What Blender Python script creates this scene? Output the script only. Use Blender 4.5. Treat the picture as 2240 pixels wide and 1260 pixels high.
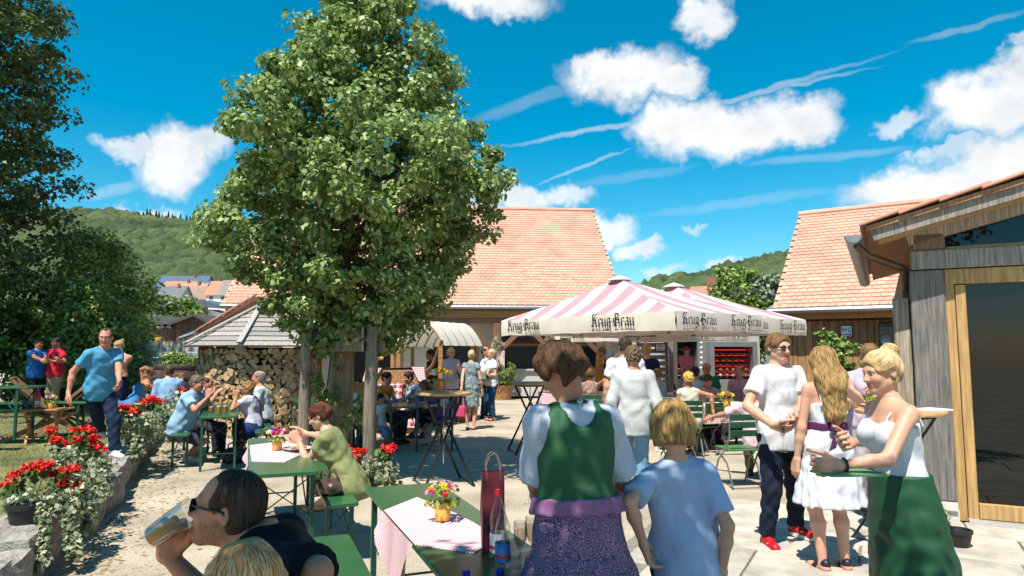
import bpy, bmesh, math, random
import numpy as np
from mathutils import Vector, Matrix
random.seed(7); np.random.seed(7)
SC = bpy.context.scene
COL = SC.collection
for o in list(bpy.data.objects): bpy.data.objects.remove(o)
# ---------------------------------------------------------------- camera
PX = 1493.0; PITCH = math.atan(138/1493.0); CAMH = 1.65
cd = bpy.data.cameras.new('camera'); cam = bpy.data.objects.new('camera', cd); COL.objects.link(cam)
cd.sensor_width = 36.0; cd.lens = 36.0*PX/2240; cd.clip_end = 5000; cd.clip_start = 0.05
cam.location = (0, 0, CAMH); cam.rotation_euler = (math.pi/2+PITCH, 0, 0)
SC.camera = cam
cp_, sp_ = math.cos(PITCH), math.sin(PITCH)
def ray(px, py):
    u = (px-1120)/PX; v = (630-py)/PX
    return (u, cp_-v*sp_, sp_+v*cp_)
def at(px, py, d):
    r = ray(px, py); return Vector((r[0]*d/r[1], d, CAMH+r[2]*d/r[1]))
def gp(px, py, z=0.0):
    r = ray(px, py); k = (z-CAMH)/r[2]; return Vector((r[0]*k, r[1]*k, z))
# ---------------------------------------------------------------- sky, sun, exposure
SUN_EL = math.radians(62); SUN_H = Vector((-0.42, -0.907, 0)).normalized()
SUNV = Vector((SUN_H.x*math.cos(SUN_EL), SUN_H.y*math.cos(SUN_EL), math.sin(SUN_EL)))
sl = bpy.data.lights.new('sun', 'SUN'); so = bpy.data.objects.new('sun', sl); COL.objects.link(so)
sl.energy = 5.0; sl.angle = math.radians(0.5); sl.color = (1.0, 0.94, 0.84)
so.rotation_euler = (-SUNV).to_track_quat('-Z', 'Y').to_euler(); so.location = (0, -5, 20)
SC.view_settings.view_transform = 'Standard'; SC.view_settings.look = 'None'
SC.view_settings.exposure = 0.66; SC.view_settings.gamma = 1.0; SC.view_settings.use_curve_mapping = False
W = bpy.data.worlds.new('World'); SC.world = W; W.use_nodes = True
wn = W.node_tree.nodes; wl = W.node_tree.links
for n in list(wn): wn.remove(n)
def N(t, **k):
    n = wn.new(t)
    for a, b in k.items(): setattr(n, a, b)
    return n
def wmath(op, a, b=None, c=None):
    n = N('ShaderNodeMath', operation=op)
    for i, x in enumerate((a, b, c)):
        if x is None: continue
        if isinstance(x, (int, float)): n.inputs[i].default_value = x
        else: wl.new(x, n.inputs[i])
    return n.outputs[0]
sky = N('ShaderNodeTexSky', sky_type='NISHITA'); sky.sun_disc = False
sky.sun_elevation = SUN_EL; sky.sun_rotation = math.atan2(SUNV.x, SUNV.y)
sky.altitude = 400; sky.air_density = 1.0; sky.dust_density = 0.3; sky.ozone_density = 3.5
hs = N('ShaderNodeHueSaturation'); hs.inputs['Saturation'].default_value = 1.5; hs.inputs['Hue'].default_value = 0.472; hs.inputs['Value'].default_value = 0.7
wl.new(sky.outputs[0], hs.inputs['Color'])
tc = N('ShaderNodeTexCoord'); sep = N('ShaderNodeSeparateXYZ'); wl.new(tc.outputs['Generated'], sep.inputs[0])
az = wmath('ARCTAN2', sep.outputs[0], sep.outputs[1])
el = wmath('ARCSINE', sep.outputs[2])
comb = N('ShaderNodeCombineXYZ'); wl.new(az, comb.inputs[0]); wl.new(el, comb.inputs[1])
def wnoise(vec, scale, detail, rough=0.55):
    n = N('ShaderNodeTexNoise'); n.inputs['Scale'].default_value = scale; n.inputs['Detail'].default_value = detail; n.inputs['Roughness'].default_value = rough
    wl.new(vec, n.inputs['Vector']); return n
nz = wnoise(tc.outputs['Generated'], 9.0, 4.0, 0.6)
nz2 = wnoise(tc.outputs['Generated'], 32.0, 3.0, 0.65)
d1 = N('ShaderNodeVectorMath', operation='MULTIPLY_ADD'); wl.new(nz.outputs['Color'], d1.inputs[0])
d1.inputs[1].default_value = (0.11, 0.085, 0); d1.inputs[2].default_value = (-0.055, -0.0425, 0)
d2 = N('ShaderNodeVectorMath', operation='MULTIPLY_ADD'); wl.new(nz2.outputs['Color'], d2.inputs[0])
d2.inputs[1].default_value = (0.045, 0.04, 0); d2.inputs[2].default_value = (-0.0225, -0.02, 0)
s1 = N('ShaderNodeVectorMath', operation='ADD'); wl.new(d1.outputs[0], s1.inputs[0]); wl.new(d2.outputs[0], s1.inputs[1])
s2 = N('ShaderNodeVectorMath', operation='ADD'); wl.new(s1.outputs[0], s2.inputs[0]); wl.new(comb.outputs[0], s2.inputs[1])
wv = s2.outputs[0]
def azel(px, py):
    r = ray(px, py); return math.atan2(r[0], r[1]), math.atan2(r[2], math.hypot(r[0], r[1]))
CL = [(1365,165,140,62,1),(1300,135,60,40,.9),(1470,170,60,45,.95),(1600,285,190,62,1),(1490,265,110,55,1),(1740,275,95,50,1),
      (2010,400,170,50,1),(2180,350,100,60,1),(2160,225,110,60,1),(2240,160,70,50,.9),(1545,45,65,40,.9),(1075,5,130,35,.9),
      (380,345,75,68,.95),(430,310,75,40,.8),(290,315,50,26,.75),(340,465,70,28,.9),(420,478,55,18,.6),(190,470,50,14,.6),(1140,430,110,36,.85),(1250,425,55,28,.7),
      (1340,495,65,38,.85),(1395,540,42,22,.8),(1575,575,48,18,.7),(540,195,16,18,.5),(1975,262,50,22,.6),(2215,95,30,22,.6),(1515,492,26,12,.45),(1450,590,45,16,.5),
      (2100,320,90,18,.6),(1000,440,160,30,.6)]
clouds = [(*azel(x, y), w/PX, h/PX, s) for x, y, w, h, s in CL]
rr = random.Random(3)
for k in range(7):                       # the same kind of cloud all the way round
    clouds.append((rr.uniform(0.95, 5.3), rr.uniform(0.12, 1.0), rr.uniform(.1, .24), rr.uniform(.04, .08), 1))
acc = None; low = None
for a, e, w, h, s in clouds:
    if a > math.pi: a -= 2*math.pi
    w *= 1.08*math.cos(math.atan(abs(a)))**.7 if abs(a) < .8 else 1.2
    h *= 1.05
    mp = N('ShaderNodeMapping', vector_type='POINT')
    mp.inputs['Location'].default_value = (-a/w, -e/h, 0); mp.inputs['Scale'].default_value = (1/w, 1/h, 0)
    wl.new(wv, mp.inputs['Vector'])
    ln = N('ShaderNodeVectorMath', operation='LENGTH'); wl.new(mp.outputs[0], ln.inputs[0])
    mr = N('ShaderNodeMapRange', interpolation_type='SMOOTHSTEP'); wl.new(ln.outputs['Value'], mr.inputs[0])
    mr.inputs[1].default_value = 1.12; mr.inputs[2].default_value = 0.45; mr.inputs[3].default_value = 0; mr.inputs[4].default_value = s
    acc = mr.outputs[0] if acc is None else wmath('MAXIMUM', acc, mr.outputs[0])
# thin contrails: straight streaks between two directions
for (x0, y0, x1, y1, wd, st) in [(1100,318,1900,130,7,.55),(1550,225,1900,150,5,.45),(1180,398,1372,326,5,.5),(1410,470,1860,405,12,.2),(1030,262,1290,176,16,.22),(1240,405,1520,366,12,.18),(1640,360,2000,320,9,.3),(2000,90,2240,20,7,.3),(190,430,320,398,14,.35)]:
    a0, e0 = azel(x0, y0); a1, e1 = azel(x1, y1); L = math.hypot(a1-a0, e1-e0); th = math.atan2(e1-e0, a1-a0)
    mp = N('ShaderNodeMapping', vector_type='TEXTURE'); mp.inputs['Location'].default_value = ((a0+a1)/2, (e0+e1)/2, 0)
    mp.inputs['Rotation'].default_value = (0, 0, th); mp.inputs['Scale'].default_value = (L/2*1.25, wd/PX*1.1, 1)
    ms = N('ShaderNodeVectorMath', operation='MULTIPLY_ADD'); wl.new(s1.outputs[0], ms.inputs[0]); ms.inputs[1].default_value = (.25, .25, 0); wl.new(comb.outputs[0], ms.inputs[2])
    wl.new(ms.outputs[0], mp.inputs['Vector'])
    pw = N('ShaderNodeSeparateXYZ'); wl.new(mp.outputs[0], pw.inputs[0])
    q = wmath('ADD', wmath('POWER', wmath('ABSOLUTE', pw.outputs[0]), 2.0), wmath('POWER', wmath('ABSOLUTE', pw.outputs[1]), 2.0))
    mr = N('ShaderNodeMapRange', interpolation_type='SMOOTHSTEP'); wl.new(q, mr.inputs[0])
    mr.inputs[1].default_value = 1.0; mr.inputs[2].default_value = 0.0; mr.inputs[3].default_value = 0; mr.inputs[4].default_value = st*.6
    acc = wmath('MAXIMUM', acc, mr.outputs[0])
mask = wmath('MULTIPLY', acc, wmath('ADD', wmath('MULTIPLY', nz2.outputs['Fac'], 0.5), 0.75)); mask = wmath('MINIMUM', mask, 1.0)
# cloud body: brighter where thick, greyer in the folds
shd = N('ShaderNodeMapRange'); wl.new(nz.outputs['Fac'], shd.inputs[0]); shd.inputs[1].default_value = .35; shd.inputs[2].default_value = .65; shd.inputs[3].default_value = 3.9; shd.inputs[4].default_value = 5.0
cc = N('ShaderNodeVectorMath', operation='SCALE'); cc.inputs[0].default_value = (0.97, 0.985, 1.0); wl.new(shd.outputs[0], cc.inputs['Scale'])
mx = N('ShaderNodeMix', data_type='RGBA'); wl.new(mask, mx.inputs['Factor']); wl.new(hs.outputs[0], mx.inputs['A']); wl.new(cc.outputs[0], mx.inputs['B'])
bg = N('ShaderNodeBackground'); bg.inputs['Strength'].default_value = 0.145; wl.new(mx.outputs['Result'], bg.inputs['Color'])
wo = N('ShaderNodeOutputWorld'); wl.new(bg.outputs[0], wo.inputs['Surface'])
W.cycles.sampling_method = 'MANUAL'; W.cycles.sample_map_resolution = 256
SC.cycles.max_bounces = 6; SC.cycles.diffuse_bounces = 2; SC.cycles.glossy_bounces = 2; SC.cycles.transmission_bounces = 5; SC.cycles.transparent_max_bounces = 6
SC.cycles.caustics_reflective = False; SC.cycles.caustics_refractive = False; SC.cycles.sample_clamp_indirect = 4
# ---------------------------------------------------------------- helpers: materials
MATS = {}
def lin(c):
    return tuple(((x/255)/12.92 if x/255 <= .04045 else ((x/255+.055)/1.055)**2.4) for x in c)
def M(name, col, rough=.6, var=.2, scale=6, bump=0, bscale=80, metal=0, spec=.5, stretch=(1,1,1), coord='Object', orand=0, col2=None, detail=4, sss=0, trans=0, dist=.003, hue=0):
    """principled material: colour varied by noise, optional bump, optional per-object variation"""
    if name in MATS: return MATS[name]
    m = bpy.data.materials.new(name); m.use_nodes = True; MATS[name] = m
    nt = m.node_tree; nd = nt.nodes; lk = nt.links; b = nd['Principled BSDF']
    b.inputs['Roughness'].default_value = rough; b.inputs['Metallic'].default_value = metal; b.inputs['Specular IOR Level'].default_value = spec
    t = nd.new('ShaderNodeTexCoord'); mp = nd.new('ShaderNodeMapping'); mp.inputs['Scale'].default_value = stretch
    if coord == 'World':
        g = nd.new('ShaderNodeNewGeometry'); lk.new(g.outputs['Position'], mp.inputs['Vector'])
    else: lk.new(t.outputs[coord], mp.inputs['Vector'])
    vec = mp.outputs[0]
    if orand:
        oi = nd.new('ShaderNodeObjectInfo'); ad = nd.new('ShaderNodeVectorMath'); ad.operation = 'MULTIPLY_ADD'
        cx = nd.new('ShaderNodeCombineXYZ')
        for i in range(3): lk.new(oi.outputs['Random'], cx.inputs[i])
        lk.new(cx.outputs[0], ad.inputs[0]); ad.inputs[1].default_value = (37, 51, 23); lk.new(vec, ad.inputs[2]); vec = ad.outputs[0]
    n = nd.new('ShaderNodeTexNoise'); n.inputs['Scale'].default_value = scale; n.inputs['Detail'].default_value = detail; n.inputs['Roughness'].default_value = .6
    lk.new(vec, n.inputs['Vector'])
    r = nd.new('ShaderNodeValToRGB'); lk.new(n.outputs['Fac'], r.inputs[0])
    c = col; c2 = col2 or tuple(min(1, x*(1+var)) for x in c); c1 = tuple(x*(1-var) for x in c)
    r.color_ramp.elements[0].position = .3; r.color_ramp.elements[1].position = .7
    r.color_ramp.elements[0].color = (*c1, 1); r.color_ramp.elements[1].color = (*c2, 1)
    out = r.outputs[0]
    if orand:
        h = nd.new('ShaderNodeHueSaturation'); lk.new(out, h.inputs['Color'])
        mr = nd.new('ShaderNodeMapRange'); lk.new(oi.outputs['Random'], mr.inputs[0]); mr.inputs[3].default_value = 1-orand; mr.inputs[4].default_value = 1+orand
        lk.new(mr.outputs[0], h.inputs['Value'])
        if hue:
            wn_ = nd.new('ShaderNodeTexWhiteNoise'); wn_.noise_dimensions = '1D'; lk.new(oi.outputs['Random'], wn_.inputs['W'])
            m2 = nd.new('ShaderNodeMapRange'); lk.new(wn_.outputs['Value'], m2.inputs[0]); m2.inputs[3].default_value = .5-hue; m2.inputs[4].default_value = .5+hue; lk.new(m2.outputs[0], h.inputs['Hue'])
        out = h.outputs[0]
    lk.new(out, b.inputs['Base Color'])
    if bump:
        n2 = nd.new('ShaderNodeTexNoise'); n2.inputs['Scale'].default_value = bscale; n2.inputs['Detail'].default_value = 6; lk.new(vec, n2.inputs['Vector'])
        bp = nd.new('ShaderNodeBump'); bp.inputs['Strength'].default_value = bump; bp.inputs['Distance'].default_value = dist
        lk.new(n2.outputs['Fac'], bp.inputs['Height']); lk.new(bp.outputs[0], b.inputs['Normal'])
    if sss:
        b.inputs['Subsurface Weight'].default_value = sss; b.inputs['Subsurface Radius'].default_value = (.012, .005, .003)
    if trans:
        tr = nd.new('ShaderNodeBsdfTranslucent'); lk.new(out, tr.inputs['Color']); mxs = nd.new('ShaderNodeMixShader'); mxs.inputs[0].default_value = trans
        lk.new(b.outputs[0], mxs.inputs[1]); lk.new(tr.outputs[0], mxs.inputs[2]); lk.new(mxs.outputs[0], nd['Material Output'].inputs['Surface'])
    return m
def glassm(name, col=(1,1,1), rough=.02, ior=1.45):
    """thin clear glass: what is behind shows through, edges reflect more"""
    if name in MATS: return MATS[name]
    m = bpy.data.materials.new(name); m.use_nodes = True; MATS[name] = m; nd = m.node_tree.nodes; lk = m.node_tree.links
    for n in list(nd):
        if n.type == 'BSDF_PRINCIPLED': nd.remove(n)
    t = nd.new('ShaderNodeBsdfTransparent'); t.inputs['Color'].default_value = (*[.9*c for c in col], 1); g = nd.new('ShaderNodeBsdfGlossy'); g.inputs['Roughness'].default_value = rough; g.inputs['Color'].default_value = (1, 1, 1, 1)
    f = nd.new('ShaderNodeLayerWeight'); f.inputs['Blend'].default_value = .25; mx = nd.new('ShaderNodeMixShader'); k = nd.new('ShaderNodeMapRange'); lk.new(f.outputs['Fresnel'], k.inputs[0]); k.inputs[3].default_value = .03; k.inputs[4].default_value = .4
    lk.new(k.outputs[0], mx.inputs[0]); lk.new(t.outputs[0], mx.inputs[1]); lk.new(g.outputs[0], mx.inputs[2]); lk.new(mx.outputs[0], nd['Material Output'].inputs['Surface']); return m
def cloth(c, rough=.85, wr=.5, name=None):
    nm = name or 'fabric_%d_%d_%d' % tuple(c)
    return M(nm, tuple(x*.72 for x in lin(c)), rough, .1, 6, bump=wr, bscale=14, dist=.03, spec=.2, stretch=(1,1,.45), detail=3)
# ---------------------------------------------------------------- helpers: meshes
class MB:
    def __init__(s): s.v = []; s.f = []; s.m = []; s.mi = 0
    def add(s, vs, fs):
        b = len(s.v); s.v += [tuple(v) for v in vs]; s.f += [tuple(i+b for i in f) for f in fs]; s.m += [s.mi]*len(fs); return s
    def box(s, c, d, R=None, bev=0):
        """box of full size d centred at c; bev chamfers the vertical and horizontal edges"""
        x, y, z = d[0]/2, d[1]/2, d[2]/2
        if bev:
            e = min(bev, x*.9, y*.9, z*.9); vs = []; 
            for sx in (-1,1):
                for sy in (-1,1):
                    for sz in (-1,1):
                        vs += [(sx*x, sy*(y-e), sz*(z-e)), (sx*(x-e), sy*y, sz*(z-e)), (sx*(x-e), sy*(y-e), sz*z)]
            bm = bmesh.new(); bv = [bm.verts.new(v) for v in vs]; r = bmesh.ops.convex_hull(bm, input=bv); bm.verts.index_update()
            fs = [[v.index for v in f.verts] for f in bm.faces]; vs = [tuple(v.co) for v in bm.verts]; bm.free()
        else:
            vs = [(a*x, b*y, g*z) for a in (-1,1) for b in (-1,1) for g in (-1,1)]
            fs = [(0,1,3,2),(4,6,7,5),(0,4,5,1),(2,3,7,6),(0,2,6,4),(1,5,7,3)]
        c = Vector(c)
        return s.add([c+(R @ Vector(v) if R else Vector(v)) for v in vs], fs)
    def bar(s, a, b, w, h, up=(0,0,1), bev=0):
        a = Vector(a); b = Vector(b); y = (b-a); L = y.length; y.normalize(); up = Vector(up)
        x = y.cross(up)
        if x.length < 1e-4: x = y.cross(Vector((1,0,0)))
        x.normalize(); z = x.cross(y); R = Matrix((x, y, z)).transposed()
        return s.box((a+b)/2, (w, L, h), R, bev)
    def tube(s, pts, rad, n=8, cap=True):
        pts = [Vector(p) for p in pts]; rad = rad if isinstance(rad, (list, tuple)) else [rad]*len(pts)
        vs = []; fs = []; ref = None
        for i, p in enumerate(pts):
            t = (pts[min(i+1, len(pts)-1)]-pts[max(i-1, 0)]).normalized()
            if ref is None: ref = t.cross(Vector((0,0,1))) if abs(t.z) < .9 else t.cross(Vector((1,0,0)))
            ref = (ref-t*ref.dot(t)).normalized(); b = t.cross(ref)
            for k in range(n):
                a = 2*math.pi*k/n; vs.append(p+(ref*math.cos(a)+b*math.sin(a))*rad[i])
        for i in range(len(pts)-1):
            for k in range(n): fs.append((i*n+k, i*n+(k+1) % n, (i+1)*n+(k+1) % n, (i+1)*n+k))
        if cap: fs += [tuple(range(n-1, -1, -1)), tuple((len(pts)-1)*n+k for k in range(n))]
        return s.add(vs, fs)
    def lathe(s, prof, c=(0,0,0), n=20, R=None, cap=True):
        vs = []; fs = []; c = Vector(c)
        for r, z in prof:
            for k in range(n):
                a = 2*math.pi*k/n; v = Vector((r*math.cos(a), r*math.sin(a), z)); vs.append(c+(R @ v if R else v))
        for i in range(len(prof)-1):
            for k in range(n): fs.append((i*n+k, i*n+(k+1) % n, (i+1)*n+(k+1) % n, (i+1)*n+k))
        if cap: fs += [tuple(range(n-1, -1, -1)), tuple((len(prof)-1)*n+k for k in range(n))]
        return s.add(vs, fs)
    def prism(s, poly, z0, z1, fn=None):
        n = len(poly); vs = [(x, y, z0) for x, y in poly]+[(x, y, z1) for x, y in poly]
        if fn: vs = [fn(v) for v in vs]
        return s.add(vs, [tuple(range(n-1, -1, -1)), tuple(range(n, 2*n))]+[(i, (i+1) % n, n+(i+1) % n, n+i) for i in range(n)])
    def ball(s, c, r, n=10, R=None, jit=0):
        r = r if isinstance(r, (tuple, list)) else (r, r, r); vs = []; fs = []; c = Vector(c); m = max(3, n//2)
        for i in range(m+1):
            th = math.pi*i/m
            for k in range(n):
                a = 2*math.pi*k/n; j = 1+random.uniform(-jit, jit)
                v = Vector((r[0]*math.sin(th)*math.cos(a)*j, r[1]*math.sin(th)*math.sin(a)*j, r[2]*math.cos(th)*j)); vs.append(c+(R @ v if R else v))
        for i in range(m):
            for k in range(n): fs.append((i*n+k, (i+1)*n+k, (i+1)*n+(k+1) % n, i*n+(k+1) % n))
        return s.add(vs, fs)
    def mesh(s, name, mats, smooth=False, sharp=None):
        me = bpy.data.meshes.new(name); me.from_pydata(s.v, [], s.f)
        for m in (mats if isinstance(mats, (list, tuple)) else [mats]): me.materials.append(m)
        if s.mi or any(s.m): me.polygons.foreach_set('material_index', s.m)
        if smooth:
            me.polygons.foreach_set('use_smooth', [True]*len(me.polygons))
            if smooth != 'all': me.set_sharp_from_angle(angle=math.radians(40))
        me.validate(); return me
    def build(s, name, mats, parent=None, smooth=False, loc=None, world=False, rot=None):
        return link(name, s.mesh(name, mats, smooth), parent, loc, world, rot)
LOC = {}
def link(name, me, parent=None, loc=None, world=False, rot=None):
    o = bpy.data.objects.new(name, me); COL.objects.link(o)
    if parent is not None:
        o.parent = parent
        if world and parent.name in LOC: o.location = -LOC[parent.name]
    if loc is not None: o.location = loc
    if rot is not None: o.rotation_euler = rot
    return o
def tag(o, label=None, cat=None, group=None, kind=None):
    if label: o['label'] = label
    if cat: o['category'] = cat
    if group: o['group'] = group
    if kind: o['kind'] = kind
    return o
def thing(name, label, cat, loc=(0,0,0), rz=0, group=None):
    o = bpy.data.objects.new(name, None); COL.objects.link(o); o.empty_display_size = .1
    o.location = loc; o.rotation_euler = (0, 0, rz); LOC[o.name] = Vector(loc); return tag(o, label, cat, group)
def children(o): return [c for c in bpy.data.objects if c.parent == o]
def copy_tree(o, parent=None):
    c = o.copy(); COL.objects.link(c)
    if parent is not None: c.parent = parent
    for ch in children(o): copy_tree(ch, c)
    return c
def np_mesh(name, V, Q, mats, mi=None, smooth=True):
    me = bpy.data.meshes.new(name); nv = len(V); nq = len(Q); k = Q.shape[1] if nq else 4
    me.vertices.add(nv); me.vertices.foreach_set('co', np.ascontiguousarray(V, dtype=np.float32).ravel())
    me.loops.add(nq*k); me.loops.foreach_set('vertex_index', np.ascontiguousarray(Q, dtype=np.int32).ravel())
    me.polygons.add(nq); me.polygons.foreach_set('loop_start', np.arange(0, nq*k, k, dtype=np.int32))
    for m in (mats if isinstance(mats, (list, tuple)) else [mats]): me.materials.append(m)
    if mi is not None: me.polygons.foreach_set('material_index', np.ascontiguousarray(mi, dtype=np.int32))
    if smooth: me.polygons.foreach_set('use_smooth', np.ones(nq, dtype=bool))
    me.update(calc_edges=True); me.validate(); return me
# ---------------------------------------------------------------- people: bodies as one smooth surface grown round a posed skeleton
def V3(*a): return np.array(a, dtype=float)
def unit(v): v = np.asarray(v, float); return v/max(1e-9, np.linalg.norm(v))
class Sdf:
    def __init__(s): s.p = []; s.cuts = []; s.wr = None
    def cone(s, a, b, ra, rb, k=.02, c0=False, c1=False, sub=False):
        a = np.asarray(a, float); b = np.asarray(b, float); R = max(ra, rb)+k; ba = b-a; L2 = max(1e-9, ba@ba); L = math.sqrt(L2)
        def f(x, y, z):
            px, py, pz = x-a[0], y-a[1], z-a[2]
            t0 = (px*ba[0]+py*ba[1]+pz*ba[2])/L2; t = np.clip(t0, 0, 1)
            d = np.sqrt((px-t*ba[0])**2+(py-t*ba[1])**2+(pz-t*ba[2])**2)-(ra+t*(rb-ra))
            if c0: d = np.maximum(d, -t0*L)
            if c1: d = np.maximum(d, (t0-1)*L)
            return d
        s.p.append((f, np.minimum(a, b)-R, np.maximum(a, b)+R, k, sub)); return s
    def ell(s, c, r, R=None, k=.02, sub=False):
        c = np.asarray(c, float); r = np.asarray(r, float); R = np.eye(3) if R is None else np.asarray(R); mr = r.min(); e = np.sqrt(((R*r)**2).sum(1))+k
        def f(x, y, z):
            p = (x-c[0], y-c[1], z-c[2]); q = 0
            for i in range(3): q = q+((p[0]*R[0, i]+p[1]*R[1, i]+p[2]*R[2, i])/r[i])**2
            return (np.sqrt(q)-1)*mr
        s.p.append((f, c-e, c+e, k, sub)); return s
    def loft(s, o, X, Y, Z, ts, a, b, oy=None, k=.02, pleat=None):
        o = np.asarray(o, float); ts = np.asarray(ts, float); a = np.asarray(a, float); b = np.asarray(b, float); oy = np.zeros(len(ts)) if oy is None else np.asarray(oy, float)
        lo = []; 
        for t, A, B, O in zip(ts, a, b, oy):
            c = o+Z*t+Y*O; g_ = 1+(pleat[1] if pleat else 0)*1.05; e = np.abs(X)*A*g_+np.abs(Y)*B*g_+k; lo += [c-e, c+e]
        lo = np.array(lo)
        def f(x, y, z):
            p = (x-o[0], y-o[1], z-o[2])
            u = p[0]*X[0]+p[1]*X[1]+p[2]*X[2]; v = p[0]*Y[0]+p[1]*Y[1]+p[2]*Y[2]; w = p[0]*Z[0]+p[1]*Z[1]+p[2]*Z[2]
            A = np.interp(w, ts, a); B = np.interp(w, ts, b); v = v-np.interp(w, ts, oy)
            if pleat is not None:
                n, amp, ph = pleat; th = np.arctan2(v/B, u/A); fr = np.clip((w-ts[-1])/(ts[0]-ts[-1]), 0, 1) if ts[0] < ts[-1] else 0
                g = 1+amp*fr*(np.sin(n*th+ph+6*np.sin(w*3+th*2))*.7+.3*np.sin(n*1.7*th+1.3)); A = A*g; B = B*g
            d = (np.sqrt((u/A)**2+(v/B)**2)-1)*np.minimum(A, B)
            return np.maximum(np.maximum(d, ts[0]-w), w-ts[-1])
        s.p.append((f, lo.min(0)-.01, lo.max(0)+.01, k, False)); return s
    def cut(s, pt, n): s.cuts.append((np.asarray(pt, float), unit(n))); return s
    def field(s, lo, hi, h):
        lo = np.asarray(lo, float); n = np.maximum(4, np.ceil((np.asarray(hi)-lo)/h).astype(int)+1)
        ax = [lo[i]+h*np.arange(n[i]) for i in range(3)]; F = np.full(n, .25)
        for f, a, b, k, sub in s.p:
            i0 = np.maximum(0, np.floor((a-lo)/h).astype(int)-1); i1 = np.minimum(n, np.ceil((b-lo)/h).astype(int)+2)
            if np.any(i1 <= i0): continue
            sl = tuple(slice(i0[i], i1[i]) for i in range(3))
            d = f(ax[0][sl[0]][:, None, None], ax[1][sl[1]][None, :, None], ax[2][sl[2]][None, None, :]); G = F[sl]
            if sub: d = -d; hh = np.maximum(k-np.abs(G-d), 0)/k; F[sl] = np.maximum(G, d)+hh*hh*k*.25
            else: hh = np.maximum(k-np.abs(G-d), 0)/k; F[sl] = np.minimum(G, d)-hh*hh*k*.25
        if s.wr:
            amp, fr, ph = s.wr; x = ax[0][:, None, None]; y = ax[1][None, :, None]; z = ax[2][None, None, :]
            F = F+amp*(np.sin(fr*(x*1.0+z*.55)+2.2*np.sin(fr*.37*z+ph)+ph)*np.sin(fr*.6*(y-z*.5)+ph*2)+.6*np.sin(fr*1.7*(z*.7-x*.5+y*.4)+ph*3+1.5*np.sin(fr*.5*x)))
        for pt, nn in s.cuts:
            F = np.maximum(F, (ax[0][:, None, None]-pt[0])*nn[0]+(ax[1][None, :, None]-pt[1])*nn[1]+(ax[2][None, None, :]-pt[2])*nn[2])
        return F, lo
    def bounds(s):
        P = [q for q in s.p if not q[4]]
        return np.min([q[1] for q in P], 0), np.max([q[2] for q in P], 0)
    def mesh(s, h, box=None):
        lo, hi = s.bounds() if box is None else box
        F, lo = s.field(lo-(0 if box else h), hi+(0 if box else h), h); return nets(F, lo, h)
def nets(F, lo, h):
    S = F < 0; n = np.array(F.shape)-1; c = np.zeros(n, np.int8)
    cr = [(i, j, k) for i in (0, 1) for j in (0, 1) for k in (0, 1)]
    sv = lambda A, q: A[q[0]:q[0]+n[0], q[1]:q[1]+n[1], q[2]:q[2]+n[2]]
    for q in cr: c += sv(S, q)
    act = (c > 0) & (c < 8); I = np.argwhere(act)
    if len(I) == 0: return np.zeros((0, 3)), np.zeros((0, 4), int)
    idx = np.full(n, -1); idx[act] = np.arange(len(I)); P = np.zeros((len(I), 3)); cnt = np.zeros(len(I))
    for a in cr:
        for d in range(3):
            if a[d]: continue
            b = list(a); b[d] = 1
            va = F[I[:, 0]+a[0], I[:, 1]+a[1], I[:, 2]+a[2]]; vb = F[I[:, 0]+b[0], I[:, 1]+b[1], I[:, 2]+b[2]]
            m = (va < 0) != (vb < 0); t = va[m]/(va[m]-vb[m]); e = np.zeros((m.sum(), 3)); e[:] = a; e[:, d] = t; P[m] += e; cnt[m] += 1
    V = lo+(I+P/cnt[:, None])*h; Q = []
    for d in range(3):
        e = [0, 0, 0]; e[d] = 1
        A = S[:S.shape[0]-e[0], :S.shape[1]-e[1], :S.shape[2]-e[2]]; B = S[e[0]:, e[1]:, e[2]:]
        u, v = (d+1) % 3, (d+2) % 3; E = np.argwhere(A != B); E = E[(E[:, u] > 0) & (E[:, v] > 0) & (E[:, u] < n[u]) & (E[:, v] < n[v])]
        if len(E) == 0: continue
        def g(du, dv): X = E.copy(); X[:, u] += du; X[:, v] += dv; return idx[X[:, 0], X[:, 1], X[:, 2]]
        q = np.stack([g(-1, -1), g(0, -1), g(0, 0), g(-1, 0)], 1); fl = A[E[:, 0], E[:, 1], E[:, 2]]
        q[~fl] = q[~fl][:, ::-1]; Q.append(q)
    Q = np.concatenate(Q); return V, Q[(Q >= 0).all(1)]
def rotm(yaw=0, pitch=0, roll=0):
    y, p, r = map(math.radians, (yaw, pitch, roll))
    Rz = np.array([[math.cos(y), -math.sin(y), 0], [math.sin(y), math.cos(y), 0], [0, 0, 1]])
    Rx = np.array([[1, 0, 0], [0, math.cos(p), -math.sin(p)], [0, math.sin(p), math.cos(p)]])
    Ry = np.array([[math.cos(r), 0, math.sin(r)], [0, 1, 0], [-math.sin(r), 0, math.cos(r)]])
    return Rz @ Rx @ Ry
def ik(a, t, l1, l2, pole):
    a = np.asarray(a, float); t = np.asarray(t, float); d = t-a; L = np.linalg.norm(d); mxl = (l1+l2)*.998
    if L > mxl: t = a+d/L*mxl; d = t-a; L = mxl
    L = max(L, abs(l1-l2)+.01); x = (l1*l1-l2*l2+L*L)/(2*L); hh = math.sqrt(max(1e-6, l1*l1-x*x)); u = d/np.linalg.norm(d)
    p = np.asarray(pole, float); p = p-u*(p@u); p = unit(p); return a+u*x+p*hh, t
SKIN = {'fair': (226,170,142), 'tan': (202,140,108), 'ruddy': (214,148,122), 'dark': (176,118,90)}
def skinm(k): return M('skin_'+k, tuple(x*.78 for x in lin(SKIN[k])), .5, .1, 14, bump=.08, bscale=300, spec=.35, sss=.12, dist=.001)
def lipm(k): return M('lips_'+k, tuple(a*b for a, b in zip(lin(SKIN[k]), (.6, .33, .33))), .4, .05)
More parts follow.
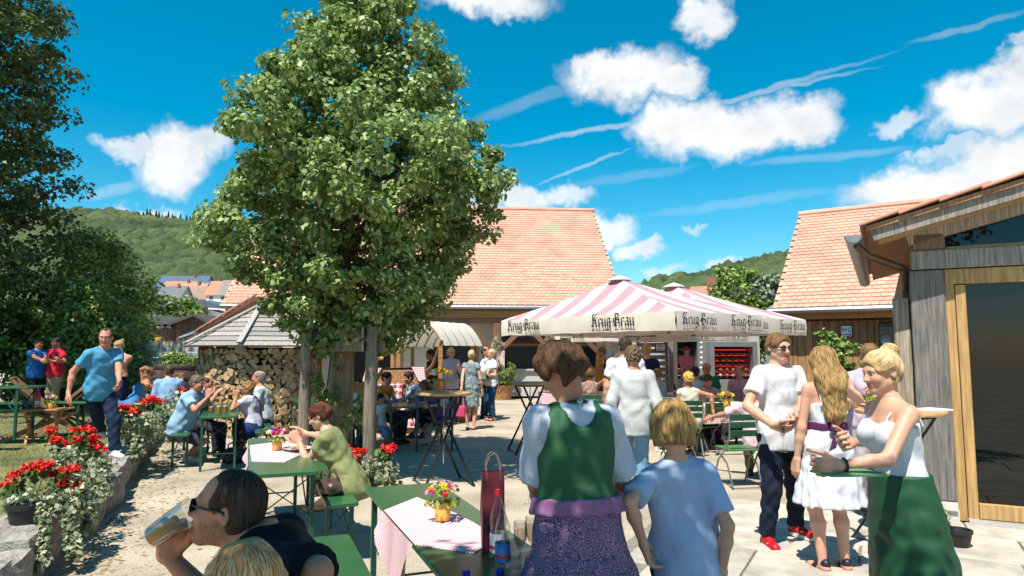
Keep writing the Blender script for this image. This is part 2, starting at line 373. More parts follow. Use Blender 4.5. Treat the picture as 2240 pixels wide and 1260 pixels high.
def hairm(c): return M('hair_%d_%d_%d' % tuple(c), tuple(x*.85 for x in lin(c)), .6, .38, 26, bump=.5, bscale=70, stretch=(1.6, 1.6, .16), spec=.25, dist=.01, detail=5)
def head_off(H, sex, lean, side, twist, head, neck, nl=.088):
    Rl = rotm(0, lean, 0) @ rotm(0, 0, side); up = Rl @ V3(0, 0, 1); fy = Rl @ rotm(twist) @ V3(0, 1, 0); Rh = rotm(*head); nd = unit(.6*up+.55*(Rh @ V3(0, 0, 1)))
    return up*.312*H+(nd*.105*H if sex == 'c' else nd*nl*H+fy*(-.012*H)*(1+neck))
def seated(label, hp, face, H=1.72, sex='m', **k):
    """a sitting person whose head centre is seen at pixel hp[0], hp[1] at distance hp[2]"""
    w = at(*hp); zb = k.pop('zb', 0); mn = k.pop('seat', .445)
    for _ in range(7):                      # a little shorter rather than sunk into the bench
        q = head_off(H, sex, k.get('lean', 0), k.get('side', 0), k.get('twist', 0), k.get('head', (0, 0, 0)), k.get('neck', 0), k.get('nl', .088)); sit = w.z-q[2]-.095*H/1.75-zb
        if sit >= mn: break
        H *= .985
    r = Matrix.Rotation(math.radians(face), 3, 'Z') @ Vector(q)
    return person(label, (w.x-r.x, w.y-r.y, zb), face, H, sex, sit=sit, **k)
def stand(label, foot, topy, face, sex='m', d=None, z=0, **k):
    """a standing person: foot = pixel of the feet (or pixel column and distance d), topy = pixel row of the head top"""
    p = gp(foot[0], foot[1], z) if d is None else Vector((at(foot[0], 800, d).x, d, z)); H = k.pop('H', None) or (at(foot[0], topy, p.y).z-z)/.995; return person(label, p, face, H, sex, **k)
def person(label, loc, face, H=1.72, sex='m', sit=None, lean=0, side=0, twist=0, head=(0, 0, 0), lh=None, rh=None, lp=None, rp=None, lf=None, rf=None,
           skin='fair', top=None, bot=None, shoe=(40,35,32), hair=None, res=1, glasses=None, hl=None, hr=None, group=None, beard=None, spread=.07, knees=None, pelv=0, crop=None, expr=None, neck=0, fat=1.0, nl=.088):
    """person facing local -Y. sit = seat height. lh/rh hand targets in local metres (from the ground, x>0 is the person's left)"""
    s = H/1.75; loc = Vector(loc)
    def tgt(v, foot=False):
        if v is None or not isinstance(v[0], str): return v
        w = at(*v[1:]) if v[0] == 'p' else gp(v[1], v[2], v[3] if len(v) > 3 else 0)+Vector((0, 0, .045*H))
        w = Matrix.Rotation(-math.radians(face), 3, 'Z') @ (w-loc); return tuple(w)
    lh, rh, lf, rf = tgt(lh), tgt(rh), tgt(lf), tgt(rf)
    R0 = thing('person', label, 'person', loc, math.radians(face), group)
    hz = (.525*H+pelv) if sit is None else sit+.095*s
    Pv = V3(0, 0, hz); Rl = rotm(0, lean, 0) @ rotm(0, 0, side); up = Rl @ V3(0, 0, 1)
    Rt = Rl @ rotm(twist); rx = Rt @ V3(1, 0, 0); fy = Rt @ V3(0, 1, 0)
    sw = (.1 if sex == 'm' else .085)*H
    if sex == 'c': sw = .08*H
    Nk = Pv+up*.312*H; Sh = {1: Pv+up*.274*H+rx*sw, -1: Pv+up*.274*H-rx*sw}
    Rh = rotm(head[0], head[1], head[2]); hsz = s*(1.0 if sex == 'm' else .96) if sex != 'c' else s*1.14
    nd = unit(.6*up+.55*(Rh @ V3(0, 0, 1))); Hc = Nk+nd*nl*H+fy*(-.012*H)*(1+neck)
    if sex == 'c': Hc = Nk+nd*.105*H
    def hd(x, y, z): return Hc+Rh @ (V3(x, y, z)*hsz)
    Jh = {1: Pv+V3(.052*H, 0, -.02*H), -1: Pv+V3(-.052*H, 0, -.02*H)}
    la1, la2, ll1, ll2 = .172*H, .148*H, .236*H, .23*H
    arm = {}; 
    for sg, tgt, pol in ((1, lh, lp), (-1, rh, rp)):
        S0 = Sh[sg]; t = S0+V3(sg*.05*H, -.03*H, -.31*H) if tgt is None else np.asarray(tgt, float)
        E, Wr = ik(S0, t, la1, la2, V3(sg*.5, .8, -.35) if pol is None else pol); arm[sg] = (S0, E, Wr)
    leg = {}
    for sg, tgt in ((1, lf), (-1, rf)):
        t = np.asarray(tgt, float) if tgt is not None else (V3(sg*spread, .02, .045*H) if sit is None else V3(sg*.09, -.42*s, .045*H))
        K, A = ik(Jh[sg], t, ll1, ll2, V3(sg*.12, -1, .25) if knees is None else V3(sg*knees[0], knees[1], knees[2])); leg[sg] = (Jh[sg], K, A)
    # ---- body
    B = Sdf(); m = sex == 'm'; f = fat
    ts = np.array([-.055, 0, .06, .13, .2, .255, .295, .325])*H
    ta = np.array([.075, .095, .09, .087, .095, .098, .078, .036] if m else ([.085, .1, .086, .073, .083, .088, .064, .031] if sex == 'f' else [.075, .085, .08, .08, .086, .09, .066, .036]))*H
    tb = np.array([.055, .07, .066, .063, .069, .064, .048, .034] if m else [.06, .071, .063, .056, .062, .057, .043, .03])*H
    belly = np.array([1, 1+.5*(f-1), f, f, 1+.4*(f-1), 1, 1, 1]); ta = ta*(1+(belly-1)*.6); tb = tb*belly; oy = -(tb-tb/belly)*.5
    B.loft(Pv, rx, fy, up, ts, ta*.93, tb*.93, oy, k=.03)
    if sex == 'f':
        for sg in (1, -1): B.ell(Pv+up*.205*H+rx*sg*.042*H-fy*.045*H, (.04*H,)*3, k=.04)
    for sg in (1, -1):
        S0, E, Wr = arm[sg]; q = .92 if m else .78
        B.cone(Pv+up*.284*H+rx*sg*sw*.35, S0, .03*H*q, .031*H*q, k=.05); B.cone(S0, E, .0315*H*q, .025*H*q, k=.03); B.cone(E, E+(Wr-E)*.35, .025*H*q, .0255*H*q, k=.02); B.cone(E+(Wr-E)*.35, Wr, .0255*H*q, .0158*H*q, k=.02)
        dd = hl if sg == 1 else hr; hand(B, E, Wr, sg, .105*H, dd or {}, 1 if m else .84)
        J, K, A = leg[sg]; q = .94 if m else .92
        B.cone(J, K, .05*H*q, .032*H*q, k=.04); cb = unit(np.cross(unit(A-K), V3(1, 0, 0))); cb = cb if cb[1] > 0 else -cb
        B.cone(K, K+(A-K)*.3+cb*.008*H, .031*H*q, .033*H*q, k=.03); B.cone(K+(A-K)*.3+cb*.008*H, A, .033*H*q, .02*H*q, k=.03)
        ft = unit(V3(sg*.18, -1, 0)); B.cone(A+V3(0, 0.01, -.022*H)-ft*.015*H, A+ft*.085*H+V3(0, 0, -.03*H), .02*H, .014*H, k=.03)
    # ---- head and neck
    B.cone(Nk-up*.03*H, hd(0, .018, -.06), .036*H*(1 if m else .82), .034*H*(1 if m else .8), k=.03)
    E_ = lambda c, r, k=.02, sub=False, RR=None: B.ell(hd(*c), V3(*r)*hsz, Rh if RR is None else Rh @ RR, k*hsz, sub)
    C_ = lambda a, b, ra, rb, k=.015, sub=False: B.cone(hd(*a), hd(*b), ra*hsz, rb*hsz, k*hsz, sub=sub)
    E_((0, .014, .03), (.075, .095, .086)); E_((0, -.03, -.03), (.06 if m else .057, .062, .078), .03)
    C_((-.042, 0, -.058), (-.008, -.064, -.096), .024, .02 if m else .016, .03); C_((.042, 0, -.058), (.008, -.064, -.096), .024, .02 if m else .016, .03)
    C_((-.034, -.074, .019), (.034, -.074, .019), .013, .013, .02); E_((.036, -.06, -.028), (.024, .024, .026), .02); E_((-.036, -.06, -.028), (.024, .024, .026), .02)
    op = .012 if expr == 'open' else 0
    C_((-.017, -.083, -.061), (.017, -.083, -.061), .0075, .0075, .006); C_((-.014, -.082, -.073-op), (.014, -.082, -.073-op), .0075, .0075, .006)
    if op: E_((0, -.09, -.068), (.017, .02, .007), .004, True)
    else: C_((-.02, -.0935, -.067), (.02, -.0935, -.067), .003, .003, .006, True)
    for sg in (1, -1):
        E_((sg*.031, -.094, .003), (.017, .014, .011), .012, True)
    C_((0, -.083, .012), (0, -.106, -.03), .0075, .0115, .012); C_((-.011, -.094, -.033), (.011, -.094, -.033), .008, .008, .008)
    for sg in (1, -1):
        E_((sg*.077, .018, -.006), (.0085, .018, .03), .008, False, rotm(sg*-22, 12, 0)); E_((sg*.086, .012, -.002), (.006, .009, .014), .005, True)
    h0 = {0: .024, 1: .015, 2: .011, 3: .01}[res]; hb = {0: .014, 1: .0085, 2: .0055, 3: .0038}[res]; hh = {0: 0, 1: .009, 2: .006, 3: .0045}[res]
    boxes = [(Hc-.175*hsz, Hc+.175*hsz, hb)]
    if hh:
        for sg in (1, -1):
            S0, E, Wr = arm[sg]; c = Wr+HANDC[sg]; boxes.append((c-.125*s, c+.125*s, hh))
    Vs, Qs = B.mesh(h0); parts = []
    cen = Vs[Qs].mean(1); keep = np.ones(len(Qs), bool)
    for lo, hi, h in boxes: keep &= ~((cen > lo+h0*1.2) & (cen < hi-h0*1.2)).all(1)
    parts.append((Vs, Qs[keep]))
    for lo, hi, h in boxes: parts.append(B.mesh(h, (lo, hi)))
    off = 0; VV = []; QQ = []
    for v, q in parts: VV.append(v); QQ.append(q+off); off += len(v)
    VV = np.concatenate(VV); QQ = np.concatenate(QQ)
    q = ((VV[QQ].mean(1)-Hc) @ Rh)/hsz
    mi = ((np.abs(q[:, 0]) < .0225) & (q[:, 1] < -.081) & (q[:, 2] < -.0535) & (q[:, 2] > -.082-op)).astype(int)
    mats = [skinm(skin), lipm(skin)]
    if beard:
        mats.append(M('stubble_'+skin, tuple(a*b for a, b in zip(lin(SKIN[skin]), beard)), .7, .3, 90)); dz = np.random.default_rng(1).normal(0, .008, len(q)); bmk = (q[:, 2]+dz < -.047+.25*(q[:, 1]+.07)*(q[:, 1] > -.07)) & (np.abs(q).max(1) < .13) & (q[:, 1]+dz < .006) & (q[:, 2] > -.125) & ~((np.abs(q[:, 0]) < .02) & (q[:, 2] > -.052) & (q[:, 1] < -.09))
        mi[bmk & (mi == 0)] = 2
    body = link('body', np_mesh('body', VV, QQ, mats, mi), R0)
    # ---- eyes, brows
    if res >= 1:
        for sg in (1, -1):
            eb = MB()
            if res >= 2: eb.mi = 0; eb.ball(hd(sg*.031, -.0715, .003), .0135*hsz, 12)
            eb.mi = 1; eb.ball(hd(sg*.031, -.083 if res >= 2 else -.08, .003), (.006*hsz if res >= 2 else .008*hsz), 8)
            eb.build('eye', [M('eye_white', (.75,.73,.7), .2, .02), M('iris', (.05,.04,.03), .15, .1)], body, smooth='all')
        for sg in (1, -1): bb = MB(); bb.tube([hd(sg*.014, -.0895, .019), hd(sg*.03, -.0885, .0245), hd(sg*.048, -.076, .018)], [.0032*hsz, .0038*hsz, .002*hsz], 5); bb.build('eyebrow', hairm(tuple(int(x*.7) for x in (hair['c'] if hair else (90,70,50)))), body, smooth='all')

    if glasses:
        g = MB(); dark = glasses == 'sun'
        for sg in (1, -1):
            g.mi = 0; ring = [hd(sg*(.033+.026*math.cos(a)), -.0985+.006*abs(math.cos(a)), .001+.019*math.sin(a)) for a in [i*math.pi/6 for i in range(13)]]
            g.tube(ring, (.0035 if dark else .0016)*hsz, 5, cap=False)
            g.tube([hd(sg*.058, -.092, .008), hd(sg*.08, -.04, .007), hd(sg*.083, .012, .004), hd(sg*.081, .03, -.012)], (.0042 if dark else .002)*hsz, 5)
            if dark: g.mi = 1; n0 = len(g.v); g.add([hd(sg*(.033+.025*math.cos(a)), -.098+.005*abs(math.cos(a)), .001+.018*math.sin(a)) for a in [i*math.pi/6 for i in range(12)]], [tuple(range(12))])
        g.mi = 0; g.tube([hd(-.009, -.1, .006), hd(0, -.105, .008), hd(.009, -.1, .006)], .0028*hsz, 5)
        g.build('glasses', [M('glasses_frame', (.012,.011,.011), .25, .05), M('dark_lens', (.008,.009,.01), .06, .02, spec=.8)], R0, smooth='all')
    # ---- hair
    if hair: build_hair(hair, R0, Hc, Rh, hsz, hd, Nk, up, fy, rx, H, hb, res, B)
    # ---- clothes
    hcl = {0: .026, 1: .016, 2: .0115, 3: .0105}[res]; cl = dict(Pv=Pv, up=up, rx=rx, fy=fy, H=H, arm=arm, leg=leg, ts=ts, ta=ta, tb=tb, oy=oy, Sh=Sh, Nk=Nk, sex=sex, sit=sit, hz=hz, sw=sw, h=hcl, R0=R0, s=s, res=res)
    if bot: build_bottom(cl, bot)
    if top: build_top(cl, top)
    if shoe and shoe != 'none': build_shoes(cl, shoe)
    R0['_'] = 0; del R0['_']
    return dict(root=R0, arm=arm, hd=hd, Hc=Hc, Rh=Rh, hsz=hsz, cl=cl, body=body)
HANDC = {}
def hand(B, E, W, sg, L, o, q):
    d = unit(o['d']) if 'd' in o else unit(W-E); tr = V3(*o['t']) if 't' in o else V3(0, -1, .7); t = unit(tr-d*(tr@d)); c = np.cross(d, t)
    if 'c' in o:
        if c @ V3(*o['c']) < 0: c = -c
    elif c[0]*sg > 0: c = -c
    curl = o.get('curl', 22); HANDC[sg] = d*L*.5; r = .088*L*(.95 if q == 1 else .84)
    kb = [(.42, .50), (.14, .54), (-.14, .52), (-.4, .47)]
    for i, (u, v) in enumerate(kb):
        k = W+d*L*v+t*L*u*.5; B.cone(W+t*L*u*.22, k, r*1.25, r*1.05, k=.018)
        p = k; a = 0; ln = (.47, .52, .48, .38)[i]*L; sp = u*.22*o.get('fan', 1)
        for j, fr in enumerate((.45, .31, .24)):
            a += math.radians(curl*(1, 1.3, .9)[j]*(1+.12*i)); dn = unit(d*math.cos(a)+c*math.sin(a)+t*sp*(1 if j == 0 else .4)); e = p+dn*ln*fr
            B.cone(p, e, r*(.95-.1*j), r*(.85-.1*j), k=.004); p = e
    p = W+d*L*.12+t*L*.16; th = o.get('thumb', 40)
    for j, (fr, aa) in enumerate(((.3, th), (.24, th*.55), (.2, th*.25))):
        a = math.radians(aa); dn = unit(d*math.cos(a)+t*math.sin(a)+c*(.35 if j else .25)*o.get('tin', 1)); e = p+dn*L*fr; B.cone(p, e, r*(1.25-.18*j), r*(1.1-.2*j), k=.01 if j == 0 else .005); p = e
def build_hair(hr, R0, Hc, Rh, z, hd, Nk, up, fy, rx, H, hb, res, B):
    st = hr['st']; mt = hairm(hr['c']); S = Sdf(); th = hr.get('th', .012)
    E_ = lambda c, r, k=.02, sub=False, RR=None: S.ell(hd(*c), V3(*r)*z, Rh if RR is None else Rh @ RR, k*z, sub)
    C_ = lambda a, b, ra, rb, k=.02: S.cone(hd(*a), hd(*b), ra*z, rb*z, k*z)
    E_((0, .015, .03), (.075+th, .095+th, .086+th))
    if st in ('short', 'crop', 'ring'): E_((0, .05, -.03), (.066+th*.6, .05+th, .06), .03)
    if st == 'bob':
        ln = hr.get('ln', .1); C_((.062, .02, .0), (.066, .012, -ln), .04, .028, .04); C_((-.062, .02, 0), (-.066, .012, -ln), .04, .028, .04); C_((0, .06, 0), (0, .05, -ln), .06, .045, .05)
        C_((.04, .05, -.02), (.042, .045, -ln), .05, .035, .04); C_((-.04, .05, -.02), (-.042, .045, -ln), .05, .035, .04)
    if st in ('bun', 'pony'): E_((0, .045, -.025), (.066+th*.5, .055+th, .07), .03)
    if st == 'bun': p = hr.get('bun', (0, .095, .1)); E_(p, (.046, .044, .042), .01)
    if st == 'pony': C_((0, .105, .03), (0, .13, -.03), .03, .03); C_((0, .13, -.03), (0, .115, -.15), .03, .012)
    fc = {'short': (.105, .066, .1), 'crop': (.105, .112, .15), 'ring': (.1, .12, .135)}.get(st, (.1, .06, .098)); fz = hr.get('fz', 0)
    E_((0, -.105, -.045+fz), (fc[0]*.78, fc[1], fc[2]), .012, True)
    for sg in (1, -1):
        if st in ('short', 'crop', 'ring', 'bun', 'pony'): E_((sg*.085, .008, -.022), (.03, .026, .038), .01, True); E_((sg*.075, -.055, -.04), (.035, .05, .05), .01, True)
        if st == 'crop': E_((sg*.052, -.085, .065), (.04, .06, .042), .02, True)
    if st == 'ring': E_((0, -.02, .12), (.062, .09, .06), .03, True)
    zc = {'short': -.075, 'crop': -.075, 'ring': -.075, 'bun': -.085, 'pony': -.085}.get(st)
    if zc is not None: S.cut(hd(0, 0, zc), Rh @ V3(0, .3, -1))
    if st == 'bob': S.cut(hd(0, 0, -hr.get('ln', .1)), Rh @ V3(0, 0, -1)); 
    if st == 'long':
        ln = hr.get('ln', .3); q = hd(0, .045, 0); dn = V3(0, 0, -1); b0 = Nk-up*.02*H+fy*(.075*H)
        S.cone(q, b0, .075*z, .07*z, k=.05); S.cone(b0, b0+dn*ln*.7-fy*.0, .07*z, .055*z, k=.05); S.cone(b0+dn*ln*.7, b0+dn*ln, .055*z, .015*z, k=.04)
        for sg in (1, -1):
            w0 = hd(sg*.062, .02, .0); w1 = Nk+rx*sg*.045*H+fy*.05*H+up*.02*H; S.cone(w0, w1, .04*z, .04*z, k=.05); S.cone(w1, b0+dn*ln*.75+rx*sg*.03*H, .045*z, .022*z, k=.05)
    amp = hr.get('amp', .003); S.wr = (amp, hr.get('fr', 75), 1.3)
    v, q = S.mesh(max(.0045, hb*1.15)); o = link('hair', np_mesh('hair', v, q, mt), R0)
    if hr.get('strands'):
        strands(hr, o, v, q, Hc, Rh, z, hd, st)
    return o
def strands(hr, parent, V, Q, Hc, Rh, z, hd, st):
    """thin locks lying on the hair surface, combed from the crown outward and down"""
    rg = random.Random(5); n = hr['strands']; P = V[Q].mean(1); nv = np.cross(V[Q[:, 1]]-V[Q[:, 0]], V[Q[:, 2]]-V[Q[:, 0]]); nv /= np.maximum(1e-9, np.linalg.norm(nv, axis=1))[:, None]
    part = hd(*hr.get('part', (0, .03, .12))); mb = MB(); step = .018*z; wav = hr.get('wave', .25)
    from mathutils.kdtree import KDTree
    kd = KDTree(len(P))
    for i, p_ in enumerate(P): kd.insert(p_, i)
    kd.balance(); near = lambda a: kd.find(a)[1]
    up_end = hr.get('comb')            # comb towards a point (a bun) instead of down
    for i in range(n):
        k = rg.randrange(len(P)); p = P[k].copy(); L = rg.randint(5, 11); pts = []; w = rg.uniform(.0009, .0024)*z; ph = rg.uniform(0, 6)
        for j in range(L):
            kk = near(p); nn = nv[kk]; p = P[kk]+nn*rg.uniform(.001, .004)*z if j == 0 else p-nn*((p-P[kk])@nn)+nn*(.0015+.003*math.sin(math.pi*j/L))*z
            pts.append(p.copy())
            if up_end is not None: g = unit(hd(*up_end)-p)
            else:
                g = unit(p-part); g = unit(g*.6+V3(0, 0, -1)*(.35+.12*j))
            s_ = np.cross(nn, g); g = g+s_*wav*math.sin(ph+j*.9); g = g-nn*(g@nn); p = p+unit(g)*step
        vs = []; fs = []
        for j, a in enumerate(pts):
            t = unit((pts[min(j+1, L-1)]-pts[max(j-1, 0)])); nn = nv[near(a)]; sd = np.cross(t, nn); ww = w*(math.sin(math.pi*(j+.6)/(L+.2)))
            vs += [a-sd*ww, a+nn*ww*.9, a+sd*ww]
            if j: b = 3*(j-1); fs += [(b, b+1, b+4, b+3), (b+1, b+2, b+5, b+4)]
        mb.add(vs, fs)
    c2 = hr.get('c2') or tuple(min(255, int(x*1.25)) for x in hr['c']); mb.build('hair_locks', hairm(c2), parent, smooth='all')
def arm_pt(a, f):
    S0, E, W = a; return S0+(E-S0)*min(f, 1) if f <= 1 else E+(W-E)*(f-1)
def sleeves(S, c, t, lo, q):
    lo = t['slo']*c['s'] if 'slo' in t else lo
    H = c['H']; sl = t.get('sl', .55)
    for sg in (1, -1):
        S0, E, W = c['arm'][sg]; S.cone(c['Pv']+c['up']*.286*H+c['rx']*sg*c['sw']*.35, S0, .03*H*q+lo*.8, .032*H*q+lo*.8, k=.05)
        if sl <= 0: continue
        fl = t.get('flare', .012)*c['s']; e = arm_pt(c['arm'][sg], min(sl, 1)); S.cone(S0, e, (.032*H*q+lo*.9), (.033-.008*min(sl, 1))*H*q+lo+(fl if sl <= 1 else .004), k=.03, c1=sl <= 1)
        if sl > 1:
            e2 = arm_pt(c['arm'][sg], sl); S.cone(E, e2, .026*H*q+lo+.004, .018*H*q+lo+.002, k=.03, c1=True)
def build_top(c, t):
    H = c['H']; q = .92 if c['sex'] == 'm' else .78; lo = t.get('lo', .012)*.85*c['s']; S = Sdf(); ts = c['ts'].copy(); ta = c['ta']+lo; tb = c['tb']+lo; oy = c['oy']
    hem = (.02 if t.get('tuck') else t.get('hem', -.05))*H; k = t.get('kind', 'shirt')
    nt = np.concatenate([[hem], ts[1:-1] if hem < ts[1]-.01 else ts[ts > hem+.01][:-1], [.312*H]]); bulk = t.get('bulk', .25)
    na = np.interp(nt, ts, ta); nb = np.interp(nt, ts, tb); no = np.interp(nt, ts, oy)
    if k == 'shirt':                       # hangs from the chest instead of following the waist
        fl = np.interp(.2*H, ts, ta); fb = np.interp(.2*H, ts, tb); w = nt < .2*H; na[w] = na[w]*(1-bulk)+np.maximum(na[w], fl)*bulk; nb[w] = nb[w]*(1-bulk)+np.maximum(nb[w], fb)*bulk
    if t.get('tuck', 0) == 0: w = nt < .08*H; ex = .03 if c['sex'] == 'c' else .018; na[w] += ex*c['s']; nb[w] += ex*c['s']
    if hem < -.03*H: na[0] = max(na[0], np.interp(0, ts, ta)); nb[0] = max(nb[0], np.interp(0, ts, tb))
    if k == 'strap':                       # camisole or dress with straps
        tp = t.get('topz', .235)*H; g = nt < tp; nt = np.append(nt[g], tp); na = np.append(na[g], np.interp(tp, ts, ta)); nb = np.append(nb[g], np.interp(tp, ts, tb)); no = np.append(no[g], 0)
    else: na[-1] = .043*H*q+lo*.5; nb[-1] = .04*H*q+lo*.5
    S.loft(c['Pv'], c['rx'], c['fy'], c['up'], nt, na, nb, no, k=.03)
    if c['sex'] == 'f':
        for sg in (1, -1): S.ell(c['Pv']+c['up']*.205*H+c['rx']*sg*.042*H-c['fy']*.045*H, (.042*H+lo*.7,)*3, k=.06)
    if k != 'strap': sleeves(S, c, t, lo, q)
    if c['sit'] is not None and hem < -.06*H:
        for sg in (1, -1): J, K, A = c['leg'][sg]; S.cone(J, J+(K-J)*.25, .06*H, .058*H, k=.06)
    if t.get('vneck'): S.ell(c['Nk']-c['fy']*.06*H-c['up']*.012*H, (.034*H, .05*H, .05*H*t['vneck']), k=.01)if 0 else S.p.append(S.ell(c['Nk']-c['fy']*.05*H-c['up']*.01*H, (.036*H, .05*H, .06*H*t['vneck']), k=.008, sub=True).p.pop())
    for cc_, rr_ in t.get('subs', ()): S.ell(cc_, rr_, k=.004, sub=True)
    S.wr = (t.get('wr', .005), t.get('fr', 34), t.get('ph', 1.0))
    o = link(t.get('name', 'shirt'), np_mesh('top', *S.mesh(c['h']), t['m'] if 'm' in t else cloth(t['c'])), c['R0'])
    if k == 'strap':
        for sg in (1, -1):
            mb = MB(); pts = []
            for f, z_, r_ in ((-.96, t.get('topz', .235)*H-.004, .62), (-.85, .265*H, .6), (-.3, .3*H, .58), (.3, .303*H, .58), (.9, .262*H, .6), (.98, t.get('topz', .235)*H-.01, .62)):
                w = np.interp(z_, ts, c['ta']); b = np.interp(z_, ts, c['tb'])+.006; b = b*(1 if abs(f) > .5 else 1.0)
                pts.append(c['Pv']+c['up']*z_+c['rx']*sg*c['sw']*r_+c['fy']*f*b)
            r0 = t.get('sw', .006); up = c['up']
            for a, b in zip(pts[:-1], pts[1:]): mb.bar(a, b+(b-a)*.08, r0*2, .006, up=np.cross(b-a, c['rx']))
            mb.build('strap', t['m'] if 'm' in t else cloth(t['c']), o)
    if t.get('collar'):
        mb = MB(); n = 14; C0 = c['Nk']-c['up']*.012*H
        ring = lambda r, zz, i: C0+c['rx']*r*math.sin(a_[i])*1.0+c['fy']*r*math.cos(a_[i])*.95+c['up']*zz-c['fy']*.008
        a_ = [math.radians(-162+324*i/(n-1)) for i in range(n)]; vs = []
        for i in range(n): e = abs(i-(n-1)/2)/((n-1)/2); vs += [ring(.043*H*q, .028, i), ring(.062*H*q, -.022-.018*e*e, i), ring(.046*H*q, .03, i)]
        fs = [];
        for i in range(n-1): b = 3*i; fs += [(b, b+3, b+4, b+1), (b+2, b+1, b+4, b+5), (b, b+2, b+5, b+3)]
        mb.add(vs, fs); mb.build('collar', t['m'] if 'm' in t else cloth(t['c']), o, smooth='all')
    c['top'] = o
def build_bottom(c, b):
    H = c['H']; S = Sdf(); k = b.get('kind', 'trousers'); lo = b.get('lo', .012)*c['s']; P = c['Pv']; mt = b['m'] if 'm' in b else cloth(b['c'], wr=.6)
    if k in ('trousers', 'shorts'):
        hw_ = np.interp(0, c['ts'], c['ta']); hb_ = np.interp(0, c['ts'], c['tb'])
        ln = b.get('ln', 1.95 if k == 'trousers' else .85); w = b.get('w', .04)*H
        S.loft(P, c['rx'], c['fy'], c['up'] if c['sit'] is None else V3(0, 0, 1), np.array([-.07, -.03, 0, b.get('rise', .05)])*H, np.array([.8, 1.0, 1.02, np.interp(.05*H, c['ts'], c['ta'])/hw_])*hw_+lo, np.array([.85, 1.02, 1.02, np.interp(.05*H, c['ts'], c['tb'])/hb_])*hb_+lo, k=.03)
        for sg in (1, -1):
            J, K, A = c['leg'][sg]; e1 = min(1, ln); S.cone(J, J+(K-J)*e1, .054*H+lo*.6, (.037 if ln > 1 else .046-.006*e1)*H+lo+(0 if ln > 1 else .012), k=.035, c1=ln <= 1)
            if ln > 1: e2 = K+(A-K)*(ln-1); S.cone(K, e2, .037*H+lo, w*.78+lo*.5, k=.03, c1=True)
        nm = k
    else:                                   # skirt
        ln = b.get('ln', .2)*H; fl = b.get('flare', .05)*H; nm = 'skirt'; wa = b.get('rise', .06)*H
        if c['sit'] is None:
            ts = np.array([-ln, -ln*.5, -.02*H, wa]); a = np.array([.1*H+fl, .1*H+fl*.55, .1*H, np.interp(wa, c['ts'], c['ta'])])+lo; bb = np.array([.078*H+fl*.9, .078*H+fl*.5, .073*H, np.interp(wa, c['ts'], c['tb'])])+lo
            S.loft(P, c['rx'], c['fy'], V3(0, 0, 1), ts, a, bb, k=.02, pleat=(b.get('pl', 9), b.get('amp', .07), .7))
        else:
            S.loft(P, c['rx'], c['fy'], V3(0, 0, 1), np.array([-.07, -.03, 0, wa/H])*H, np.array([.085, .105, .102, .09])*H+lo, np.array([.06, .076, .074, .066])*H+lo, k=.04)
            for sg in (1, -1): J, K, A = c['leg'][sg]; S.cone(J, J+(K-J)*b.get('cov', .85), .056*H+lo, .045*H+lo, k=.1, c1=True)
    S.wr = (b.get('wr', .004), b.get('fr', 40), 2.0)
    c['bottom'] = link(b.get('name', nm), np_mesh(nm, *S.mesh(c['h']), mt), c['R0'])
def build_shoes(c, col):
    H = c['H']; kind = 'shoe'
    if isinstance(col, dict): d = col; col = d['c']; kind = d.get('kind', 'shoe')
    for sg in (1, -1):
        J, K, A = c['leg'][sg]; ft = unit(V3(sg*.18, -1, 0)); S = Sdf(); z0 = A[2]-.045*H
        heel = V3(A[0], A[1], z0)-ft*.02*H; toe = V3(A[0], A[1], z0)+ft*.095*H; lift = .035 if kind == 'heel' else 0
        if kind in ('shoe', 'sneaker'):
            S.cone(heel+V3(0, 0, .024*H), toe+V3(0, 0, .018*H), .0245*H, .0225*H, k=.03); S.cone(V3(A[0], A[1], z0+.05*H), heel+ft*.06*H+V3(0, 0, .03*H), .025*H, .02*H, k=.03)
        else:
            S.cone(heel+V3(0, 0, .02*H+lift), heel+ft*.05*H+V3(0, 0, .014*H+lift*.4), .021*H, .017*H, k=.02); S.cone(heel+ft*.06*H+V3(0, 0, .012*H), toe+V3(0, 0, .01*H), .018*H, .012*H, k=.03)
            if lift: S.cone(heel+V3(0, 0, .02*H), V3(heel[0], heel[1], z0+.004), .012*H, .006*H, k=.01)
        S.cut(V3(0, 0, z0+.002), V3(0, 0, -1))
        o = link('shoe', np_mesh('shoe', *S.mesh(c['h']*.7), M('shoe_%d_%d_%d' % tuple(col), lin(col), .45, .1)), c['R0'])
        if kind == 'sneaker':
            m = MB(); n = 16; a0 = heel; R = Matrix(((ft[1], ft[0], 0), (-ft[0], ft[1], 0), (0, 0, 1)))
            prof = [];
            for i in range(n): a = 2*math.pi*i/n; prof.append((heel*.5+toe*.5)+ft*math.cos(a)*.088*H+np.cross(ft, V3(0,0,1))*math.sin(a)*(.0275*H))
            vs = [(p[0], p[1], z0) for p in prof]+[(p[0], p[1], z0+.016*H) for p in prof]
            m.add(vs, [tuple(range(n-1, -1, -1)), tuple(range(n, 2*n))]+[(i, (i+1) % n, n+(i+1) % n, n+i) for i in range(n)])
            m.build('sole', M('shoe_sole', (.75,.73,.68), .6, .08), o)
            if d.get('tick'):
                for sd in (1, -1):
                    nv = np.cross(ft, V3(0, 0, 1))*sd; ctr = heel*.5+toe*.5+nv*.0255*H; P = [(-.035, .034), (-.028, .024), (0, .02), (.04, .04), (.0, .028), (-.022, .03)]; m = MB(); m.add([ctr+ft*x*H*.9+V3(0, 0, (z-.002)*H)-nv*(abs(x)*.12*H) for x, z in P], [(0, 1, 5), (1, 2, 4, 5), (2, 3, 4)]); m.build('tick_mark', M('tick_white', (.8,.78,.75), .6, .02), o)
